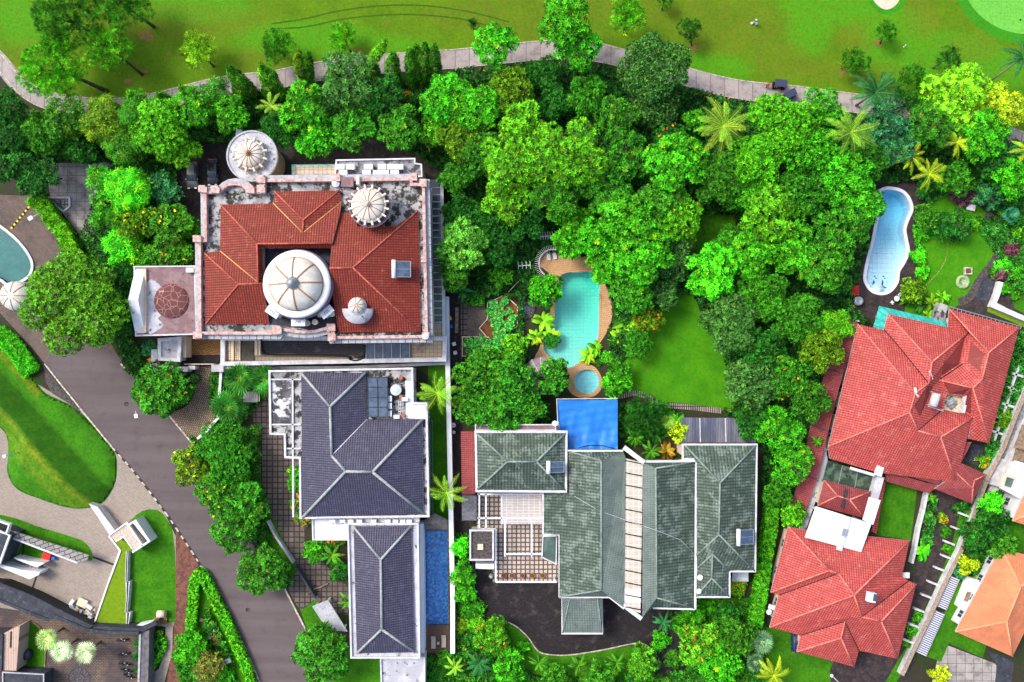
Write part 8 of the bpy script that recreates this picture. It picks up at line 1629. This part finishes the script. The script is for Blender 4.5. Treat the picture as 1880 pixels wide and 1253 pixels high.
# shrubs
def shrub(x, y, r, h, style, col, lb, flower=None, group=None, sq=.8): return tree(x, y, r, h, style, col, lb, flower=flower, name='shrub', cat='shrub', trunk=False, group=group, sq=sq)
for x, y, r, st, cl, lb in ((1117, 657, 13, 'broccoli', (.05, .30, .01), 'clipped bright topiary ball south-east of the turquoise pool'), (1100, 667, 6, 'broccoli', MD, 'small dark clipped ball beside the topiary ball'), (1013, 625, 15, 'broccoli', (.015, .13, .01), 'dark clipped half ball at the pool west rim'), (1690, 1137, 9, 'fine', BR_, 'topmost clipped shrub along the brown drive'), (1680, 1160, 11, 'fine', BR_, 'middle clipped shrub along the brown drive'), (1673, 1185, 11, 'fine', MD, 'lowest clipped shrub along the brown drive'), (1766, 1053, 14, 'broccoli', (.03, .17, .06), 'blue-green clipped ball beside the yellow small tree'),
    (538, 870, 12, 'rosette', BR_, 'bright shrub at the villa west wall, upper'), (538, 893, 13, 'rosette', BR_, 'bright shrub at the villa west wall, lower'), (546, 925, 20, 'open', GG, 'white-flowered shrub at the villa corner'), (555, 950, 18, 'open', GG, 'white-flowered shrub below the other one'), (620, 1050, 22, 'rosette', DK_, 'dark shrub along the south villa wing'), (615, 990, 20, 'rosette', MD, 'shrub with red flowers under the villa annex'), (725, 160, 1, '', None, ''),
    (748, 172, 11, 'rosette', (.55, .30, .01), 'orange-tipped shrub in the dark belt north of the mansion'), (1125, 740, 10, 'rosette', BR_, 'bright shrub at the blue tarpaulin corner'), (1355, 1080, 18, 'rosette', LM, 'lime shrub with red flowers below the glass porch'), (1305, 1120, 14, 'rosette', BR_, 'bright shrub south of the small green wing'), (895, 600, 1, '', None, ''),
    (280, 672, 14, 'rosette', MD, 'red-orange flowering shrub at the road corner'), (330, 1205, 16, 'rosette', BR_, 'bright shrub at the west point of the hedge triangle'), (405, 1245, 18, 'rosette', BR_, 'bright shrub at the bottom of the hedge triangle'), (1768, 850, 1, '', None, ''), (1850, 770, 16, 'rosette', OL, 'yellowish shrub between the stubs east of the pink roof'), (1812, 850, 12, 'rosette', BR_, 'green shrub above the low red roof'), (1745, 1010, 8, 'fine', BR_, 'small shrub beside the fourth stub wall'),
    (1742, 980, 10, 'fine', MD, 'small dark shrub beside the third stub wall'), (1736, 955, 9, 'rosette', OR, 'orange-flowered shrub below the low red roof'), (1700, 425, 16, 'rosette', BR_, 'bright shrub on the terrace edge, upper'), (1692, 470, 14, 'rosette', VB, 'vivid shrub on the terrace edge, middle'), (1697, 500, 12, 'rosette', VB, 'vivid shrub on the terrace edge, lower'), (1775, 400, 16, 'open', LM, 'lime shrub in the lawn centre thicket'), (1795, 410, 12, 'open', LM, 'lime shrub east in the lawn thicket'), (1760, 425, 16, 'open', DK_, 'dark shrub in the lawn centre thicket'),
    (1768, 345, 14, 'open', (.30, .40, .16), 'pale cream-leaved shrub at the garden north end'), (1775, 362, 18, 'open', (.10, .03, .05), 'maroon-leaved shrub behind the white garden table'), (1755, 352, 12, 'open', (.10, .03, .05), 'maroon-leaved shrub by the pale shrub'), (1845, 500, 14, 'open', (.12, .03, .05), 'maroon shrub along the walled lawn'), (1865, 455, 14, 'open', (.12, .03, .05), 'maroon shrub east of the stone steps'), (1848, 490, 14, 'rosette', VB, 'vivid shrub west of the maroon one'), (1870, 430, 12, 'rosette', LM, 'lime shrub at the east edge'), (1850, 530, 10, 'rosette', BR_, 'green shrub on the terrace corner'), (1875, 500, 12, 'rosette', BR_, 'green shrub at the east edge by the walled lawn'), (1835, 500, 12, 'rosette', MD, 'dark green shrub beside the slate slab'), (1870, 540, 10, 'fine', MD, 'rounded shrub on the walled lawn'),
    (248, 1185, 8, 'open', DK_, 'dark shrub at the shed, upper'), (249, 1210, 9, 'open', DK_, 'dark shrub at the shed, middle'), (249, 1235, 8, 'open', DK_, 'dark shrub at the shed, lower'), (395, 1180, 10, 'open', BN, 'brown shrub beside the white boxes'), (270, 640, 14, 'rosette', TE, 'blue-green shrub beside the gatehouse'), (355, 695, 8, 'rosette', GG, 'grey shrub by the round bushy tree'), (892, 1060, 1, '', None, ''), (886, 1095, 1, '', None, ''), (390, 720, 10, 'rosette', MD, 'low shrub against the stepped drive wall, upper'), (396, 745, 8, 'rosette', MD, 'low shrub against the stepped drive wall, lower'),
    (870, 1120, 18, 'rosette', MD, 'green shrub at the drive west corner'), (875, 1150, 18, 'rosette', LM, 'lime shrub below the drive west corner'), (1215, 1180, 20, 'rosette', BR_, 'bright shrub at the drive east bank'), (1255, 1150, 18, 'rosette', BR_, 'bright shrub between dark palm and orange-dotted tree'), (1150, 1105, 14, 'rosette', MD, 'green shrub at the pointed south end of the glazed spine'), (1330, 1095, 12, 'fine', MD, 'small shrub south-east of the small green wing'), (960, 1190, 12, 'rosette', BR_, 'shrub on the west end of the drive lawn'), (905, 1195, 18, 'rosette', MD, 'shrub between orange-flowered tree and bottom palm'), (1240, 1215, 20, 'rosette', MD, 'shrub at the bottom right of the dark drive'), (1170, 1245, 18, 'rosette', MD, 'bottom edge shrub below the drive bank'), (1365, 1240, 20, 'fine', MD, 'bottom edge shrub beside the yellow palm'), (815, 1215, 16, 'rosette', MD, 'shrub below the timber deck'), (845, 1150, 16, 'rosette', OL, 'olive shrub along the boundary wall south end'), (850, 1120, 14, 'rosette', MD, 'shrub along the boundary wall near the drive'), (848, 1030, 10, 'rosette', BR_, 'shrub beside the dark store wall')):
    if cl: shrub(x, y, r, 1.6 + r * .05, st, cl, lb, flower=((.7, .12, .01), 26) if ('orange-fl' in lb or 'red' in lb) else (((.75, .78, .75), 60) if 'white-fl' in lb else None))
# vegetable plants
gv = 'leafy plants in the vegetable beds'
random.seed(3); vg = [(899, 573), (906, 588), (914, 568), (922, 560), (925, 575), (912, 598), (920, 590), (905, 577), (936, 572), (942, 585), (938, 595), (920, 612), (932, 600), (926, 620), (910, 612), (905, 560), (928, 552), (916, 580), (862, 630), (872, 640), (880, 628), (890, 640), (868, 650), (884, 650), (895, 630), (905, 640), (860, 645), (912, 625), (918, 640)]
vp = None
for i, (x, y) in enumerate(vg):
    if vp is None: vp = shrub(x, y, 8, .9, 'rosette', (.03, .22, .03), 'rosette of green leaves growing in the orange soil of the vegetable beds', group=gv)
    else:
        o = vp.copy(); COL.objects.link(o); o['label'] = vp['label'] if y < 625 else 'blue-green leaf rosette in the lower vegetable bed beside the alley'; q = W(x, y, .5); o.location = (q.x, q.y, .2); o.rotation_euler.z = i; k = random.uniform(.7, 1.3); o.scale = tuple(s * k for s in vp.scale); o.color = (.03 + .03 * random.random(), .22 + .1 * random.random(), .04, 1)
# hedges
def hedge(path, wd, h, col, label, name='hedge', sp=.22, L=.24, w_=.12):
    q = spline(path, 5, False); p = [Vector((a[0], a[1])) for a in q]; Lf, Rt = [], []
    for i in range(len(p)):
        d = (p[min(i + 1, len(p) - 1)] - p[max(i - 1, 0)]).normalized(); n_ = Vector((-d.y, d.x)) * wd / 2; Lf.append(tuple(p[i] + n_)); Rt.append(tuple(p[i] - n_))
    o = leafmass(name, [Lf + Rt[::-1]], sp, (h, h + .05), col, label, 'hedge', None, L=L, w_=w_, k=7, seed=int(p[0].x), hedge=h * 2)
    b = MB(); b.prism(offset(WP(Lf + Rt[::-1]), -.18), 0, h - .12); c = b.build('core', M('hedge_core', (.01, .03, .004)), None); c.parent = o; c.location = Vector(c.location) - Vector(o.location); return o
hedge('354,1150 358,1100 362,1062 372,1050 384,1068 400,1100 420,1140 440,1185 458,1230 470,1275', 17, 1.3, (.05, .28, .006), 'bright clipped V-shaped hedge pointing up the road')
hedge('70,366 90,382 108,408 126,428 136,452 148,480', 24, 2.4, (.07, .28, .006), 'tall thick clipped hedge between plaza and old concrete yard', L=.4)
hedge('0,612 26,634 48,662 62,684', 30, 1.0, (.04, .30, .008), 'bright reedy ground hedge at the west edge above the mound', L=.45)
hedge('858,551 872,552 888,552', 18, 1.4, (.02, .18, .008), 'short dark clipped hedge above the garden paving')
hedge('300,1168 304,1185 290,1212 276,1232', 7, .7, (.04, .26, .006), 'low curved hedge beside the board roofed shed')
hedge('1412,900 1408,960 1398,1020 1390,1080 1380,1140', 20, 2.6, (.04, .24, .006), 'tall hedge between green house and southern red house', L=.35)
hedge('1684,380 1688,410 1682,440 1690,470 1694,500 1688,520', 8, .8, (.04, .26, .006), 'loose low hedge on the terrace edge of the kidney pool', L=.3)
hedge('1748,1088 1720,1150 1690,1215', 1.2, .3, MD, 'thin line of creeping plants along the grating')if 0 else None
# undergrowth
EX = [WP('1120,712 1170,712 1250,734 1330,742 1330,764 1240,758 1180,742 1120,740')] + [pw['garden'], pw['round'], pw['kidney'], pw['lap'], DK] + [WP(s) for s in ('360,322 795,322 795,660 408,672 360,630', '246,489 363,489 363,616 249,618', '494,676 790,676 790,952 640,1208 494,1000', '640,950 830,950 830,1207 640,1207', '868,778 1045,778 1045,906 1025,1070 868,1070', '1020,730 1136,730 1150,1135 1020,1098', '1140,820 1390,765 1390,1098 1180,1130')] + [WP('1228,540 1272,540 1320,640 1345,752 1290,745 1206,736 1140,718 1120,690 1190,600'), WP('1250,395 1350,395 1350,470 1250,470'), WP('846,545 950,545 950,655 846,655'), WP('1588,340 1690,330 1700,560 1560,570 1590,500')]
ug = [('undergrowth', ['-20,200 120,215 260,215 420,180 560,160 700,150 860,135 960,125 1100,120 1180,140 1300,180 1450,205 1600,220 1750,240 1900,270 1900,330 1700,330 1600,340 1590,440 1560,560 1600,600 1520,700 1480,830 1450,940 1400,960 1395,760 1240,760 1140,728 1110,600 1110,480 990,470 960,560 960,640 1000,690 1010,780 870,780 850,660 846,540 820,320 700,250 420,262 320,270 320,330 200,300 -20,300'], .42, (.2, 1.7), (.012, .075, .008)),
      ('undergrowth', ['150,440 210,300 330,300 322,400 365,440 360,490 246,490 246,620 275,680 240,690 200,600 160,500'], .42, (.2, 1.4), (.014, .085, .008)),
      ('undergrowth', ['1110,735 1250,745 1250,830 1180,835 1136,800', '1200,1090 1400,1090 1400,1260 1260,1260 1262,1180 1240,1140', '835,1060 870,1060 870,1130 930,1140 935,1180 950,1225 1000,1245 1200,1240 1260,1225 1400,1270 780,1270 785,1205 832,1205'], .36, (.2, 1.1), (.02, .12, .008)),
      ('undergrowth', ['560,1000 640,1000 640,1110 612,1090 590,1040', '388,680 500,680 496,720 440,780 400,790 390,740', '350,800 400,800 480,780 478,880 510,960 560,1060 520,1080 470,1000 400,900'], .36, (.2, 1.0), (.02, .12, .008)),
      ('undergrowth', ['276,1150 300,1160 290,1210 276,1232', '345,1165 372,1160 380,1110 420,1190 440,1260 340,1260 322,1210'], .36, (.15, .7), (.02, .14, .008)),
      ('undergrowth', ['1700,330 1880,290 1900,420 1840,400 1800,370 1750,350 1700,375', '1835,470 1900,460 1900,560 1850,520 1830,500', '1775,400 1880,400 1880,480 1840,480', '1690,1000 1698,930 1716,910 1708,1000', '1840,640 1885,600 1890,700 1838,800 1818,860 1800,850', '1740,930 1800,900 1850,930 1850,1000 1790,1060 1760,1040 1770,960', '1480,790 1500,690 1530,640 1540,600 1500,640 1400,760 1420,900 1470,870'], .38, (.15, .9), (.02, .13, .012)),
      ('undergrowth', ['780,1205 832,1205 845,1260 780,1260', '832,980 860,980 862,1060 836,1060', '250,672 300,690 340,690 345,740 300,760 250,720'], .36, (.15, .8), (.02, .14, .01))]
for i, (nm, ps_, sp, hz, cl) in enumerate(ug): leafmass(nm, ps_, sp, hz, cl, excl=EX, seed=20 + i, L=.5, w_=.22)
o = leafmass('flower_bed', ['875,128 1000,112 1000,128 880,146', '1240,160 1290,166 1380,192 1410,200 1400,212 1300,186 1240,176', '820,132 870,122 870,140 824,150'], .3, (.2, .5), (.03, .10, .02), kind='stuff', seed=50, L=.25); o = leafmass('ground_blossom', ['875,132 1000,116 1000,126 880,142', '1240,162 1290,168 1380,194 1410,202 1400,208 1300,184 1240,174'], 1.1, (.55, .7), (.6, .14, .05), kind='stuff', seed=51, L=.22)
# white boxes in the hedge triangle and rubble
for x, y, lb in ((410, 1216, 'white box, western of two in the hedge triangle'), (421, 1211, 'white box, eastern of two in the hedge triangle')):
    b = MB(); c = W(x, y); b.box((c.x, c.y, 0), .9, .8, .7, .4); o = tag(b.build('white_box', m_whiter), lb, 'box'); b = MB(); b.box((c.x, c.y, .7), .96, .86, .06, .4); b.build('lid', m_white, o)
t = empty('rubble_heap', (*W(380, 1148).xy, 0), 'small heap of timber and stones inside the hedge triangle', 'rubble heap'); random.seed(5)
for k in range(12): c = W(random.gauss(380, 6), random.gauss(1148, 9)); b = MB(); b.box((c.x, c.y, .02), random.uniform(.3, 1.1), random.uniform(.2, .6), random.uniform(.2, .6), random.random() * 3); b.build('rubble_piece', random.choice([m_wood, m_kerb, m_rock, m_grey]), t)
